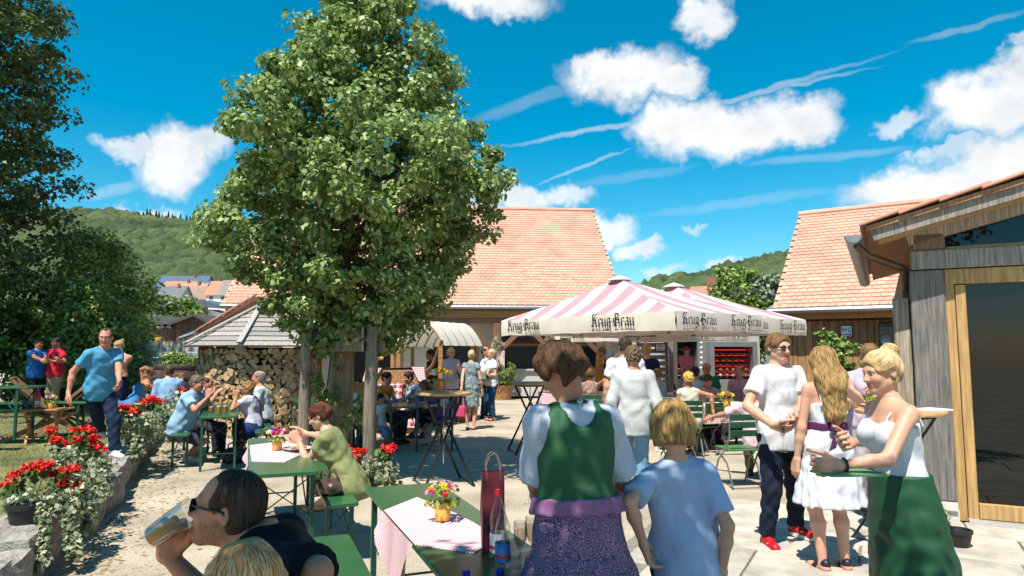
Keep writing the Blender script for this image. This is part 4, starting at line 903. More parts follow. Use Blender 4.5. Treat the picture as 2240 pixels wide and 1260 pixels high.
def tree(name, label, loc, prof, n, per, size, crad, leaf, bark, trunk_r, cat='tree', group=None, seed=1, top=None, lump=.2, inner=.35, nb=14, droop=.4, trunk_top=None, flat=.6, asp=.75):
    o = thing(name, label, cat, loc, 0, group); C, r = clumps(prof, n, seed, lump, inner, crad); v, q = leaves(C, r, per, size, seed+1, flat, droop, asp)
    link('crown', np_mesh('crown', v, q, leaf, smooth=False), o)
    z0, z1 = prof[0][0], prof[-1][0]; h = trunk_top or (z0+(z1-z0)*.8); b = MB(); rg = random.Random(seed)
    pts = [(rg.uniform(-.02, .02)*k*trunk_r*8, rg.uniform(-.02, .02)*k*trunk_r*8, h*k/6) for k in range(7)]; b.tube(pts, [trunk_r*(1.15 if k == 0 else 1-.13*k) for k in range(7)], 9); tr = b.build('trunk', bark, o, smooth=True)
    idx = rg.sample(range(len(C)), min(nb, len(C)))
    for i in idx:
        c = C[i]; zb = max(z0*.75, min(h*.9, c[2]-.35*math.hypot(c[0], c[1])-.2)); b = MB(); m_ = (c[0]*.5, c[1]*.5, zb+(c[2]-zb)*.35); b.tube([(0, 0, zb), m_, tuple(c)], [trunk_r*.42, trunk_r*.25, trunk_r*.07], 6); b.build('branch', bark, tr, smooth=True)
    return o
bark = M('bark', (.1,.075,.055), .95, .4, 8, bump=1, bscale=14, stretch=(4, 4, 1), dist=.03)
LIME = leafm('lime_leaf', (.065,.145,.03), (.42,.52,.18), .5, .33); DARK = leafm('dark_leaf', (.03,.06,.014), (.13,.18,.042)); MID = leafm('mid_leaf', (.07,.14,.025), (.3,.4,.085)); PALE = leafm('willow_leaf', (.12,.15,.08), (.3,.33,.22))
TR = Vector((-2.3, 9.4, 0))
lt_ = tree('lime_tree', 'tall leafy lime tree with pyramid crown in the middle of the yard', tuple(TR), [(1.7,.5),(2.05,.95),(2.3,1.2),(2.6,1.3),(3.05,1.5),(3.6,1.85),(4.05,2.05),(4.4,1.95),(4.65,1.5),(5.2,1.25),(5.8,1.0),(6.3,.8),(6.8,.55),(7.4,.2)], 760, 125, .078, .25, LIME, bark, .13, seed=11, lump=.27, inner=.25, nb=26, droop=.7, asp=.82)
for c in children(lt_):
    if c.name.startswith('crown'): c.location = (.18, 0, 0)
o = tree('shade_tree', 'leafy tree standing behind the viewpoint and shading the front table', (-.5, -1.6, 0), [(3.5,1.5),(4.0,2.1),(4.7,2.0),(5.4,1.0)], 230, 60, .12, .36, LIME, bark, .16, seed=5, lump=.15, inner=.0, nb=10)
o.children and None
for c in children(o):
    if c.name.startswith('crown'): c.location = (.45, 1.8, 0); c.scale = (1.1, .66, 1)
tree('dark_broadleaf_tree', 'tall dark broadleaf tree filling the left edge', (-13.7, 16.5, 0), [(1.2,1.6),(3,2.0),(6,2.3),(8.5,2.2),(11,1.7),(13,.8)], 520, 80, .13, .48, DARK, bark, .24, seed=21, group='trees along the left of the lawn', lump=.3)
tree('dark_broadleaf_tree', 'dark broadleaf tree reaching over from the upper left corner', (-12.2, 13.2, 0), [(5.5,.8),(7,2.0),(9,2.2),(11,1.6)], 200, 60, .15, .42, DARK, bark, .2, seed=22, group='trees along the left of the lawn', lump=.35)
tree('hedge_bush', 'dense dark bush behind the two men talking', (-11.3, 17.6, 0), [(.1,1.4),(1.2,1.6),(2.4,1.4),(3.3,.7)], 240, 70, .11, .42, MID, bark, .1, 'bush', seed=23, group='bushes behind the lawn')
tree('hedge_bush', 'big mid green bush behind the walking man', (-12.1, 19.6, 0), [(.2,1.3),(1.6,1.5),(3.0,1.4),(4.2,1.0),(5.1,.4)], 280, 80, .11, .45, MID, bark, .12, 'bush', seed=24, group='bushes behind the lawn', lump=.3)
tree('hedge_bush', 'light green arching bush left of the brown gables', (-13.1, 22.3, 0), [(.2,.9),(1.4,1.15),(2.6,1.05),(3.7,.5)], 170, 60, .14, .42, MID, bark, .1, 'bush', seed=25, group='bushes behind the lawn', lump=.3)
tree('hedge_bush', 'low dark bush at the far left behind the green benches', (-14.8, 14.5, 0), [(.2,1.6),(1.4,2.2),(3.4,1.6)], 200, 50, .14, .45, DARK, bark, .1, 'bush', seed=26, group='bushes behind the lawn')
tree('round_tree', 'round green tree behind the brown garage gables', tuple(at(382, 760, 60)*1-Vector((0, 0, at(382, 760, 60).z))), [(1,2.0),(3.0,2.6),(5.0,2.2),(6.3,.9)], 150, 36, .4, .8, MID, bark, .2, seed=27)
tree('round_tree', 'dark green tree between bush and round tree', tuple(at(338, 760, 48)*1-Vector((0, 0, at(338, 760, 48).z))), [(1,1.6),(3.4,2.0),(5.2,1.2)], 110, 36, .34, .7, DARK, bark, .2, seed=28)
tree('round_tree', 'dark tree right of the far red gable behind the parasols', (11.8, 36, 0), [(1,1.0),(3,1.5),(4.8,1.4),(6.0,.6)], 150, 40, .26, .5, MID, bark, .2, seed=29)
tree('willow_tree', 'silvery pale willow beside the wooden outbuilding roof', (13.6, 36, 0), [(1,1.3),(3,1.7),(4.4,1.4),(5.5,.6)], 150, 40, .26, .5, PALE, bark, .2, seed=30)
# forested hills
FOR = M('forest', (.03,.06,.022), .95, .6, .02, bump=1, bscale=.35, coord='World', col2=(.085,.125,.035), dist=1.5, detail=9)
CON = M('conifer', (.016,.035,.018), .95, .4, .05, coord='World')
def hill(name, label, prof, d0, d1, nblob, size, seed, zb=0, conifers=None):
    xs = np.linspace(prof[0][0], prof[-1][0], 40); py = np.interp(xs, [p[0] for p in prof], [p[1] for p in prof]); g = np.random.default_rng(seed); nt_ = 14; vs = []; P = []
    for i, (x, y) in enumerate(zip(xs, py)):
        top = at(x, y, d1); az_ = top.x/top.y
        for j in range(nt_+2):
            t = j/nt_; d = d0+(d1-d0)*t
            z = top.z*(3*min(t, 1)**2-2*min(t, 1)**3)*.35+top.z*.65*min(t, 1)**1.1-(0 if t <= 1 else 14*(t-1)*nt_); vs.append((az_*d, d, max(zb, z+zb)-1))
    m_ = nt_+2; fs = [(i*m_+j, i*m_+j+1, (i+1)*m_+j+1, (i+1)*m_+j) for i in range(len(xs)-1) for j in range(m_-1)]
    b = MB(); b.add(vs, fs); o = tag(b.build(name, FOR, smooth='all'), kind='structure'); A = np.array(vs).reshape(len(xs), m_, 3)
    bm = bmesh.new(); bmesh.ops.create_icosphere(bm, subdivisions=2, radius=1); bv = np.array([v.co[:] for v in bm.verts]); bf = np.array([[v.index for v in f.verts] for f in bm.faces]); bm.free()
    i = g.uniform(0, len(xs)-1.001, nblob); j = g.uniform(0, nt_, nblob); i0 = i.astype(int); j0 = j.astype(int); fi = (i-i0)[:, None]; fj = (j-j0)[:, None]
    C = A[i0, j0]*(1-fi)*(1-fj)+A[i0+1, j0]*fi*(1-fj)+A[i0, j0+1]*(1-fi)*fj+A[i0+1, j0+1]*fi*fj
    s = size*g.uniform(.55, 1.2, nblob); jit = g.normal(1, .16, (nblob, len(bv), 1)); V = C[:, None]+bv[None]*jit*s[:, None, None]*np.array([1, 1, 1.05])+np.array([0, 0, .35])*s[:, None, None]
    Q = (bf[None]+(np.arange(nblob)*len(bv))[:, None, None]).reshape(-1, 3)
    tag(link('forest_canopy', np_mesh('forest_canopy', V.reshape(-1, 3), Q, FOR, smooth=False)), label, 'forest', kind='stuff')
    if conifers:
        b = MB()
        for k in range(conifers[2]):
            x = g.uniform(conifers[0], conifers[1]); y = np.interp(x, [p[0] for p in prof], [p[1] for p in prof]); p = at(x, y, d1*g.uniform(.97, 1.0)); h_ = g.uniform(9, 17); r_ = h_*.2; p.z -= 5
            for q in range(4): b.lathe([(r_*(1-.2*q), h_*q*.22), (r_*.25*(1-.2*q), h_*(q*.22+.34))], p, 7)
        tag(b.build('conifer_row', CON), 'dark conifers standing along the crest of the left hill', 'forest', kind='stuff')
hill('hill', 'wooded hillside with pale rock band behind the town', [(-300, 500), (60, 480), (240, 478), (330, 492), (420, 503), (480, 518), (540, 552), (620, 620), (760, 700)], 190, 520, 5200, 6.0, 1, conifers=(300, 560, 80))
hill('hill', 'wooded hillside on the right behind the wooden outbuilding', [(1380, 700), (1440, 645), (1500, 628), (1560, 606), (1640, 582), (1735, 566), (1900, 540), (2100, 520), (2400, 500)], 170, 420, 3200, 4.6, 2)
hill('hill', 'distant dark wooded ridge behind the parasol top', [(1250, 680), (1380, 640), (1440, 618), (1490, 614), (1540, 624), (1640, 660)], 700, 900, 700, 9, 3)
b = MB(); g = random.Random(3); vs = []; nn = 40
for i in range(nn):
    x = 395+(545-395)*i/(nn-1); y0 = 526+(i/(nn-1))*18+g.uniform(-3, 3); th = (6+8*math.sin(math.pi*i/(nn-1)))*g.uniform(.6, 1.2)
    for k in range(4): p = at(x, y0+th*k/3, 430-k*2+g.uniform(-1.5, 1.5)); vs.append(p)
b.add(vs, [(i*4+k, i*4+k+1, (i+1)*4+k+1, (i+1)*4+k) for i in range(nn-1) for k in range(3)]); tag(b.build('rock_face', M('pale_rock', (.5,.47,.41), .95, .3, .3, coord='World', bump=1, bscale=.8, dist=1)), kind='structure')
# far houses
def house(label, px, py, d, w, wallh, roofh, dep, wallc, roofc, rz=0, wins=3, group='houses of the far town'):
    p = at(px, py, d); o = thing('house', label, 'house', tuple(p), rz, group); b = MB(); b.box((0, dep/2, wallh/2-3), (w, dep, wallh+6)); b.add([(-w/2, 0, wallh), (-w/2, dep, wallh), (-w/2, dep/2, wallh+roofh), (w/2, 0, wallh), (w/2, dep, wallh), (w/2, dep/2, wallh+roofh)], [(0, 2, 1), (3, 4, 5)]); b.build('wall', M('render_%d' % (wallc[0]*100), wallc, .9, .1, .3), o)
    b = MB(); e = .4
    for s_ in (-1, 1):
        y0 = -e if s_ < 0 else dep+e; k = roofh*e/(dep/2); q = [(-w/2-e, y0, wallh-k), (w/2+e, y0, wallh-k), (w/2+e, dep/2, wallh+roofh), (-w/2-e, dep/2, wallh+roofh)]
        b.add(q+[(x, y, z+.2) for x, y, z in q], [(0, 3, 2, 1), (4, 5, 6, 7), (0, 1, 5, 4), (1, 2, 6, 5), (2, 3, 7, 6), (3, 0, 4, 7)])
    r = b.build('roof', M('roof_%d_%d' % (roofc[0]*1000, roofc[2]*1000), roofc, .8, .25, 2, bump=.4, bscale=6), o)
    b = MB(); b.box((w*.2, dep*.42, wallh+roofh), (.6, .6, 1.4)); b.build('chimney', M('chimney_brick', (.25,.12,.09), .9, .2), r)
    for i in range(wins):
        x = -w/2+w*(i+.5)/wins; b = MB(); b.box((x, -.02, wallh*.6), (w*.12, .08, wallh*.34)); f = b.build('window', M('far_window', (.05,.06,.07), .2, .2), o); b = MB(); b.box((x, -.03, wallh*.6-wallh*.19), (w*.15, .14, .12)); b.build('sill', M('far_sill', (.6,.6,.58), .7, .1), f)
    return o
red = (.42,.17,.11); brn = (.26,.17,.13); wh = (.7,.69,.66)
for a in (('far house with bright red roof left of the conifer', 382, 660, 190, 9, 2, 4, 9, wh, red), ('far house with pale red roof right of the conifer', 410, 662, 185, 7, 2, 3.5, 8, wh, (.45,.2,.14)), ('far long brown roofed house above the white hall', 450, 666, 180, 15, 1.5, 3.5, 9, wh, brn),
          ('far house with orange red roof near the tree edge', 484, 664, 175, 8, 2.4, 3.6, 8, wh, (.46,.19,.12)), ('far grey brown roofed house at the tree edge', 514, 665, 170, 9, 2.4, 3.8, 8, wh, (.22,.18,.16)), ('far house with blue solar roof highest above the town', 392, 640, 230, 16, 2, 4, 10, wh, (.06,.1,.16)), ('far dark roofed long house below the hill', 443, 646, 225, 18, 2, 3, 10, wh, (.08,.11,.14)), ('far small grey roofed house left in the town', 366, 668, 170, 6, 2, 3, 7, (.4,.42,.42), (.12,.13,.14))): house(*a)
house('far red roofed house gable right of the parasol top', 1540, 652, 40, 1.4, .1, .55, 3, (.25,.18,.14), red, rz=-.5, wins=1, group=None)
# white hall with flat dark roof
o = thing('modern_hall', 'white modern hall with dark mono pitch roof and brown chimney stack', 'building', tuple(at(465, 720, 95)))
def q4(nm, pts, m, par=o, th=.4):
    b = MB(); P = [at(*p) for p in pts]; P2 = [x+Vector((0, th, 0)) for x in P]; n_ = len(P); b.add(P+P2, [tuple(range(n_)), tuple(range(2*n_-1, n_-1, -1))]+[(i, n_+i, n_+(i+1) % n_, (i+1) % n_) for i in range(n_)]); return b.build(nm, m, par, world=True)
hw = M('hall_white', (.72,.74,.74), .8, .05, .3); hr_ = M('hall_roof', (.09,.12,.14), .5, .2, .3)
q4('wall', [(417, 668, 95), (440, 658, 95), (440, 712, 95), (417, 712, 95)], hw); q4('side_wall', [(440, 672, 95.5), (480, 684, 95.5), (520, 690, 95.5), (520, 715, 95.5), (440, 715, 95.5)], hw, th=6)
q4('roof', [(417, 665, 94), (443, 656, 94), (512, 664, 112), (505, 676, 96), (446, 672, 94)], hr_, th=1); q4('chimney', [(440, 660, 94.2), (448, 660, 94.2), (448, 704, 94.2), (440, 704, 94.2)], M('stack', (.16,.09,.06), .8, .2), th=1)
for x in (422, 428, 434): q4('window', [(x, 667, 94.9), (x+4, 666, 94.9), (x+4, 677, 94.9), (x, 677, 94.9)], M('far_window', (.05,.06,.07)), th=.1)
# brown gabled garages
def gable(label, x0, xm, x1, yt, ye, yb, d, wallc, doorr):
    L, T, Rr = at(x0, ye, d), at(xm, yt, d), at(x1, ye, d); B0, B1 = at(x0, yb, d), at(x1, yb, d); B0.z = B1.z = 0; o = thing('garage', label, 'garage', (T.x, d, 0)); bk = Vector((0, 9, 0)); b = MB()
    b.add([B0, B1, Rr, L, B0+bk, B1+bk, Rr+bk, L+bk], [(0, 1, 2, 3), (1, 5, 6, 2), (4, 0, 3, 7)]); b.build('wall', M('garage_wall_%d' % (wallc[2]*100), wallc, .85, .06), o, world=True)
    n_ = int((Rr.x-L.x)/.16); zm = Rr.z-.0
    for i in range(n_):
        xa = L.x+(Rr.x-L.x)*i/n_; xb = L.x+(Rr.x-L.x)*(i+.93)/n_; f = lambda x: L.z+(T.z-L.z)*(x-L.x)/(T.x-L.x) if x < T.x else Rr.z+(T.z-Rr.z)*(Rr.x-x)/(Rr.x-T.x)
        b = MB(); za = zm-1.0; q = [(xa, d-.06, za), (xb, d-.06, za), (xb, d-.06, f(xb)), (xa, d-.06, f(xa))]; b.add(q+[(x, y+.05, z) for x, y, z in q], [(0, 1, 2, 3), (0, 4, 5, 1), (1, 5, 6, 2), (3, 7, 4, 0)]); b.build('board', woodm('garage_board', (.1,.055,.035), (6, 6, .5), .35), o, world=True)
    for A_, B_ in ((L, T), (T, Rr)):
        b = MB(); e = (B_-A_).normalized()*.3; A2, B2 = A_-(e if A_ == L else e*0), B_+(e if B_ == Rr else e*0); up_ = Vector((0, 0, .02)); fr = Vector((0, -.35, 0)); q = [A2+fr+up_, B2+fr+up_, B2+bk+up_, A2+bk+up_]; b.add(q+[x+Vector((0, 0, .12)) for x in q], [(3, 2, 1, 0), (4, 5, 6, 7), (0, 1, 5, 4), (1, 2, 6, 5), (2, 3, 7, 6), (3, 0, 4, 7)]); b.build('roof', M('felt_roof', (.06,.055,.05), .8, .3), o, world=True)
    if doorr: q4('door', [(doorr[0], doorr[1], d-.1), (doorr[2], doorr[1], d-.1), (doorr[2], doorr[3], d-.1), (doorr[0], doorr[3], d-.1)], M('yellow_door', (.55,.3,.02), .5, .1), o, th=.08)
gable('brown gabled garage with yellow door behind the plank fence', 262, 310, 369, 692, 716, 760, 31, (.7,.66,.5), (298, 738, 353, 757)); gable('brown gabled garage with white wall beside the wing roof', 371, 430, 475, 693, 716, 760, 31, (.72,.74,.74), None)
# ---------------------------------------------------------------- beer tables, benches, bar tables, chairs
AX = Vector((-.36, .933, 0)).normalized(); RZ = math.atan2(AX.y, AX.x); AN = Vector((AX.y, -AX.x, 0))
green = M('green_paint', (.022,.1,.038), .28, .15, 7, bump=.12, bscale=25, orand=.06, spec=.6); dgreen = M('green_steel', (.01,.07,.045), .4, .2, 6, spec=.5)
def rrect(l, w, r, n=4):
    P = []
    for cx, cy, a0 in ((l/2-r, w/2-r, 0), (-l/2+r, w/2-r, 90), (-l/2+r, -w/2+r, 180), (l/2-r, -w/2+r, 270)):
        for i in range(n+1): a = math.radians(a0+90*i/n); P.append((cx+r*math.cos(a), cy+r*math.sin(a)))
    return P
def slab(mb, l, w, z0, z1, r=.03, e=.006):
    P = rrect(l, w, r); Q = rrect(l-2*e, w-2*e, r); n = len(P); vs = [(x, y, z0) for x, y in Q]+[(x, y, z0+e) for x, y in P]+[(x, y, z1-e) for x, y in P]+[(x, y, z1) for x, y in Q]
    mb.add(vs, [tuple(range(n-1, -1, -1)), tuple(range(3*n, 4*n))]+[(k*n+i, k*n+(i+1) % n, (k+1)*n+(i+1) % n, (k+1)*n+i) for k in range(3) for i in range(n)])
def make_beer(kind, w, h):
    o = thing(kind, 'x', 'table' if kind == 'beer_table' else 'bench'); b = MB(); slab(b, 2.2, w, h-.032, h); b.build('table_top' if kind == 'beer_table' else 'seat', green, o)
    for e in (-1, 1):
        x = e*.93
        for s in (-1, 1): b = MB(); b.box((x, s*(w/2-.035), (h-.03)/2), (.03, .03, h-.03)); b.box((x, s*(w/2-.02), (h-.03)/2), (.034, .006, h-.034)); b.build('leg', dgreen, o)
        for s in (-1, 1): b = MB(); b.bar((x+.012*s, -s*(w/2-.04), h*.52), (x+.012*s, s*(w/2-.04), h-.06), .006, .022, up=(1, 0, 0)); b.build('cross_brace', dgreen, o)
        b = MB(); b.bar((x, -(w/2-.04), h*.3), (x, w/2-.04, h*.3), .012, .012); b.build('foot_bar', dgreen, o)
        for s in (-1, 1): b = MB(); b.bar((x-e*.01, s*(w/2-.06), h*.5), (x-e*.36, s*(w/2-.1), h-.035), .008, .02); b.build('diagonal_brace', dgreen, o)
    return o
pt_ = make_beer('beer_table', .5, .76); pb_ = make_beer('beer_bench', .25, .48); used = set()
def place(proto, label, loc, rz, group):
    o = proto if proto.name not in used else copy_tree(proto); used.add(proto.name)
    o.location = loc; o.rotation_euler = (0, 0, rz); o['label'] = label; o['group'] = group; LOC[o.name] = Vector(loc); return o
GT, GB = 'green beer tables', 'green beer benches'; v3 = lambda x, y, z=0: Vector((x, y, z))
TA = place(pt_, 'green beer table with wine bag and bottles in the foreground', v3(-.334, 3.64), RZ, GT)
BA = place(pb_, 'empty green bench left of the foreground table', v3(-.77, 3.45), RZ, GB)
TB = place(pt_, 'green beer table where the woman in green eats', v3(-2.07, 6.15), RZ, GT)
BB = place(pb_, 'green bench carrying the woman in green and a brown bag', v3(-1.7, 6.42), RZ, GB)
place(pt_, 'green beer table with beer mugs before the wood store', v3(-4.42, 10.52), RZ, GT)
place(pb_, 'green bench under the man in blue shirt and shorts', v3(-5.06, 10.75), RZ, GB); place(pb_, 'green bench under the woman in white top', v3(-3.98, 11.05), RZ, GB)
place(pt_, 'green beer table of the family behind the tree posts', v3(-2.1, 12.2), RZ, GT); place(pb_, 'green bench under the girl in purple checks', v3(-1.42, 12.4), RZ, GB); place(pb_, 'green bench under the small boy with glasses', v3(-2.75, 12.1), RZ, GB)
place(pt_, 'green beer table with pink cloth between wood store and tree', v3(-3.55, 12.3), RZ+.1, GT)
ZL = .38
place(pt_, 'green beer table on the lawn at the left edge', v3(-8.05, 10.0, ZL), .12, GT); place(pb_, 'front green bench on the lawn at the left edge', v3(-8.1, 9.35, ZL-.02), .12, GB); place(pb_, 'rear green bench on the lawn nearest the deck chairs', v3(-7.7, 10.75, ZL), .12, GB)
woodtop = woodm('bar_top_wood', (.5,.29,.12), (1, 8, 8), .05); steel = M('dark_steel', (.02,.02,.022), .35, .2, metal=.3)
def bar_table(label, c, rz=0, group='wooden topped standing tables'):
    o = thing('standing_table', label, 'table', c, rz, group); b = MB(); b.lathe([(.33, 1.1), (.355, 1.105), (.36, 1.12), (.355, 1.135), (.33, 1.138)], n=36); b.build('table_top', woodtop, o, smooth=True)
    b = MB(); b.tube([(0, 0, .25), (0, 0, 1.1)], .008, 8); b.build('centre_rod', M('chrome', (.6,.6,.6), .2, .05, metal=1), o)
    for k in range(4):
        a = math.pi/4+k*math.pi/2; b = MB(); top = (.27*math.cos(a+2.6), .27*math.sin(a+2.6), 1.09); ft = (.44*math.cos(a), .44*math.sin(a), .0); b.bar(top, ft, .028, .02); b.build('leg', steel, o)
        a2 = a+math.pi/2; b = MB(); b.bar((.44*math.cos(a), .44*math.sin(a), .03), (.44*math.cos(a2), .44*math.sin(a2), .03), .012, .012); 
        if k % 2: b.build('foot_bar', steel, o)
        b = MB(); b.bar((.27*math.cos(a), .27*math.sin(a), 1.08), (.27*math.cos(a2), .27*math.sin(a2), 1.08), .02, .02); b.build('top_rail', steel, o)
    return o
bar_table('standing table with potted bouquet in front of the tree', v3(-.86, 8.72), .35); bar_table('standing table left of the woman in the green bodice', v3(.3, 11.4), .2); bar_table('standing table behind the blonde waitress by the timber post', v3(3.4, 6.05), .5)
def bistro_chair():
    o = thing('folding_chair', 'x', 'chair'); cg = M('chair_green', (.012,.075,.035), .35, .25, 8, orand=.1); st = M('chair_steel', (.3,.32,.3), .35, .2, metal=.8)
    for i in range(5): b = MB(); b.box((0, -.17+i*.085, .455), (.4, .07, .02), None, .005); b.build('seat_slat', M('chair_seat_green', (.045,.16,.05), .35, .25, 8, orand=.1), o)
    for i, z in enumerate((.66, .76, .85)): b = MB(); b.box((0, .21+.05*(z-.5), z), (.4, .018, .075), Matrix.Rotation(-.12, 3, 'X'), .005); b.build('back_slat', cg, o)
    for s in (-1, 1):
        b = MB(); b.tube([(s*.21, -.24, .01), (s*.205, -.1, .3), (s*.2, .12, .47), (s*.2, .22, .62), (s*.2, .24, .9)], .011, 6); b.build('front_leg', st, o, smooth=True)
        b = MB(); b.tube([(s*.19, .26, .01), (s*.19, .12, .28), (s*.19, -.18, .44)], .011, 6); b.build('rear_leg', st, o, smooth=True)
    for y, z, x in ((-.24, .02, .21), (.26, .02, .19), (.0, .38, .2)): b = MB(); b.tube([(-x, y, z), (x, y, z)], .008, 6); b.build('stretcher', st, o)
    return o
pc_ = bistro_chair()
def chair(label, px, d, rz): p = at(px, 800, d); return place(pc_, label, v3(p.x, d), math.radians(rz), 'green folding chairs under the parasols')
chair('green folding chair of the man in pink sleeve behind the boy', 1607, 8.6, 180+8); chair('green folding chair beside the hand of the man in grey', 1478, 9.2, 150); chair('green folding chair behind the man in white shirt and jeans', 1690, 9.2, 200); chair('green folding chair of the woman in cream top', 1498, 10.9, 182); chair('green folding chair with grey jacket left of the cream top', 1462, 11.6, 160); chair('green folding chair between the young man and the white dress', 1740, 10.4, 210); chair('green folding chair under the woman in brown pattern', 1287, 12.3, 182); chair('green folding chair empty beside the man with glasses', 1545, 11.6, 200)
# ---------------------------------------------------------------- parasols
def stroke_glyphs():
    G = {}
    G['K'] = ([[(.12,1.55),(.12,.12),(.3,0)],[(-.1,1.35),(.1,1.55),(.4,1.5)],[(.85,1.5),(.6,1.55),(.3,.85)],[(.3,.85),(.65,.75),(.7,.15),(.95,.02)],[(-.1,.15),(.1,0)]], 1.1)
    G['r'] = ([[(.12,.95),(.12,.12),(.28,0)],[(.12,.78),(.4,1),(.55,.82)]], .66)
    G['u'] = ([[(.08,.98),(.12,.12),(.3,0),(.55,.18)],[(.55,.98),(.55,.12),(.7,0)]], .84)
    G['g'] = ([[(.55,.95),(.2,.98),(.1,.7),(.12,.18),(.3,0),(.55,.2)],[(.55,.98),(.55,-.25),(.3,-.5),(.02,-.35)]], .76)
    G['-'] = ([[(.05,.5),(.42,.62)]], .55)
    G['B'] = ([[(.2,1.5),(.2,.1)],[(-.1,1.25),(.15,1.52),(.65,1.48),(.72,1.1),(.3,.82)],[(.3,.82),(.8,.72),(.85,.25),(.5,0),(.05,.1)],[(-.08,.95),(-.02,.35)]], 1.1)
    G['a'] = ([[(.1,.85),(.35,1),(.55,.85),(.55,.12),(.72,0)],[(.55,.62),(.15,.5),(.1,.18),(.28,0),(.55,.2)],[(.16,1.28),(.22,1.36)],[(.46,1.28),(.52,1.36)]], .84)
    return G
GLY = stroke_glyphs()
def brewery_text(h, fn):
    """Krug-Bräu in broad-nib letters; fn maps (x, y, layer) to a point; x-height h"""
    b = MB(); x = 0; lay = 0; n = (.12*.77, .12*.64)
    for ch in 'Krug-Bräu':
        st, adv = GLY['a' if ch == 'ä' else ch]
        for pl in st:
            for (a, c) in zip(pl[:-1], pl[1:]):
                lay += 1; P = [(a[0]-n[0], a[1]-n[1]), (a[0]+n[0], a[1]+n[1]), (c[0]+n[0], c[1]+n[1]), (c[0]-n[0], c[1]-n[1])]
                b.add([fn((x+p[0])*h, p[1]*h, lay) for p in P], [(0, 1, 2, 3)])
        x += adv
    return b, x*h
canv = M('parasol_cream', (.86,.79,.67), .85, .06, 3, trans=.25); canw = M('parasol_white', (.8,.76,.74), .85, .05, 3, trans=.22); canp = M('parasol_rose', (.5,.3,.33), .85, .08, 3, trans=.22); blk = M('print_black', (.012,.011,.011), .7, .1); redp = M('print_red', (.25,.03,.04), .7, .1)
alu = M('pole_cream', (.62,.57,.47), .45, .08)
def parasol(label, c, u, a, bb, z0, z1, zt, texts=True, stripe=.36):
    """rectangular parasol: centre c, long axis u, half sizes a, bb, valance bottom z0 and top z1, apex zt"""
    u = Vector((u[0], u[1], 0)).normalized(); w = Vector((-u.y, u.x, 0)); o = thing('parasol', label, 'parasol', (c[0], c[1], 0), 0, 'striped brewery parasols'); ap = Vector((0, 0, zt))
    cor = [u*a+w*bb, u*-a+w*bb, u*-a-w*bb, u*a-w*bb]; b = MB()
    for k in range(4):
        A, B = cor[k], cor[(k+1) % 4]; L = (B-A).length; d = (B-A)/L; inn = -(A+B)/2; n = max(2, int(round(L/stripe))); n += 1-n % 2
        for i in range(n):
            s0, s1 = L*i/n, L*(i+1)/n; b.mi = i % 2
            cuts = sorted({s0, s1} | ({L/2} if s0 < L/2 < s1 else set()))
            for c0, c1 in zip(cuts[:-1], cuts[1:]):
                m = 5; vs = []
                for s_ in (c0, c1):
                    f = min(s_, L-s_)/(L/2)
                    for j in range(m+1):
                        t = f*j/m; vs.append(A+d*s_+inn*t+Vector((0, 0, z1+(zt-z1)*t-.07*math.sin(math.pi*t)*math.sin(math.pi*min(1, max(0, (s_/L))))+.03*t)))
                b.add(vs, [(j, m+1+j, m+2+j, j+1) for j in range(m)])
    b.build('canopy', [canw, canp], o)
    b = MB(); b.lathe([(.26, zt-.03), (.13, zt+.03), (.04, zt+.06), (.01, zt+.075)], n=12); b.build('vent_cap', canw, o)
    for k in range(4):
        A, B = cor[k], cor[(k+1) % 4]; L = (B-A).length; d = (B-A)/L; out = Vector((d.y, -d.x, 0)); out = out if out.dot((A+B)/2) > 0 else -out; b = MB(); nn = 14; vs = []
        for i in range(nn+1):
            s_ = L*i/nn; sag = .02*math.sin(i*2.4+k)
            vs += [A+d*s_+Vector((0, 0, z1)), A+d*s_+out*(.012+.012*math.sin(i*1.9+k))+Vector((0, 0, (z0+z1)/2)), A+d*s_+out*(.01*math.sin(i*1.3))+Vector((0, 0, z0+sag*.4+(.015 if i % nn else 0)))]
        b.add(vs, [(3*i+j, 3*(i+1)+j, 3*(i+1)+j+1, 3*i+j+1) for i in range(nn) for j in range(2)]); vl = b.build('valance', canv, o, smooth='all')
        if texts:
            hh = (z1-z0)*.44; lo_ = A if Vector((-out.y, out.x, 0)).dot(d) > 0 else B; dd = d if lo_ is A else -d
            for f in (.06, .6):
                bw, tw = brewery_text(hh, lambda x, y, l: Vector((x, 0, y))); x0 = L*f; sc_ = min(1, L*.36/tw)
                for side in (1, -1):
                    b, tw = brewery_text(hh*sc_, lambda x, y, l: lo_+dd*(x0+x)+out*(side*(.031+.0003*l))+Vector((0, 0, z0+.09*(z1-z0)/.25+y)))
                    b.build('lettering', blk, vl)
                    b = MB(); P = [lo_+dd*(x0+q[0])+out*(side*.03)+Vector((0, 0, z0+q[1])) for q in ((0, .035), (tw*.45, .045), (tw*.45, .05), (0, .04))]; b.add(P, [(0, 1, 2, 3)]); P = [lo_+dd*(x0+q[0])+out*(side*.03)+Vector((0, 0, z0+q[1])) for q in ((tw*.52, .045), (tw, .05), (tw, .055), (tw*.52, .05))]; b.add(P, [(0, 1, 2, 3)]); b.build('underline', redp, vl)
    b = MB(); b.box((0, 0, zt/2), (.07, .07, zt)); b.build('pole', alu, o); b = MB(); b.lathe([(.42, 0), (.42, .05), (.38, .07), (.05, .075)], n=24); b.build('base_plate', M('parasol_base', (.2,.2,.2), .7, .2), o)
    for k in range(4):
        b = MB(); b.bar(ap-Vector((0, 0, .06)), cor[k]+Vector((0, 0, z1-.03)), .03, .03); b.build('rib', alu, o); b = MB(); b.bar((0, 0, z1-.25), (cor[k]*.5)+Vector((0, 0, z1+(zt-z1)*.5-.08)), .025, .025); b.build('strut', alu, o)
    return o
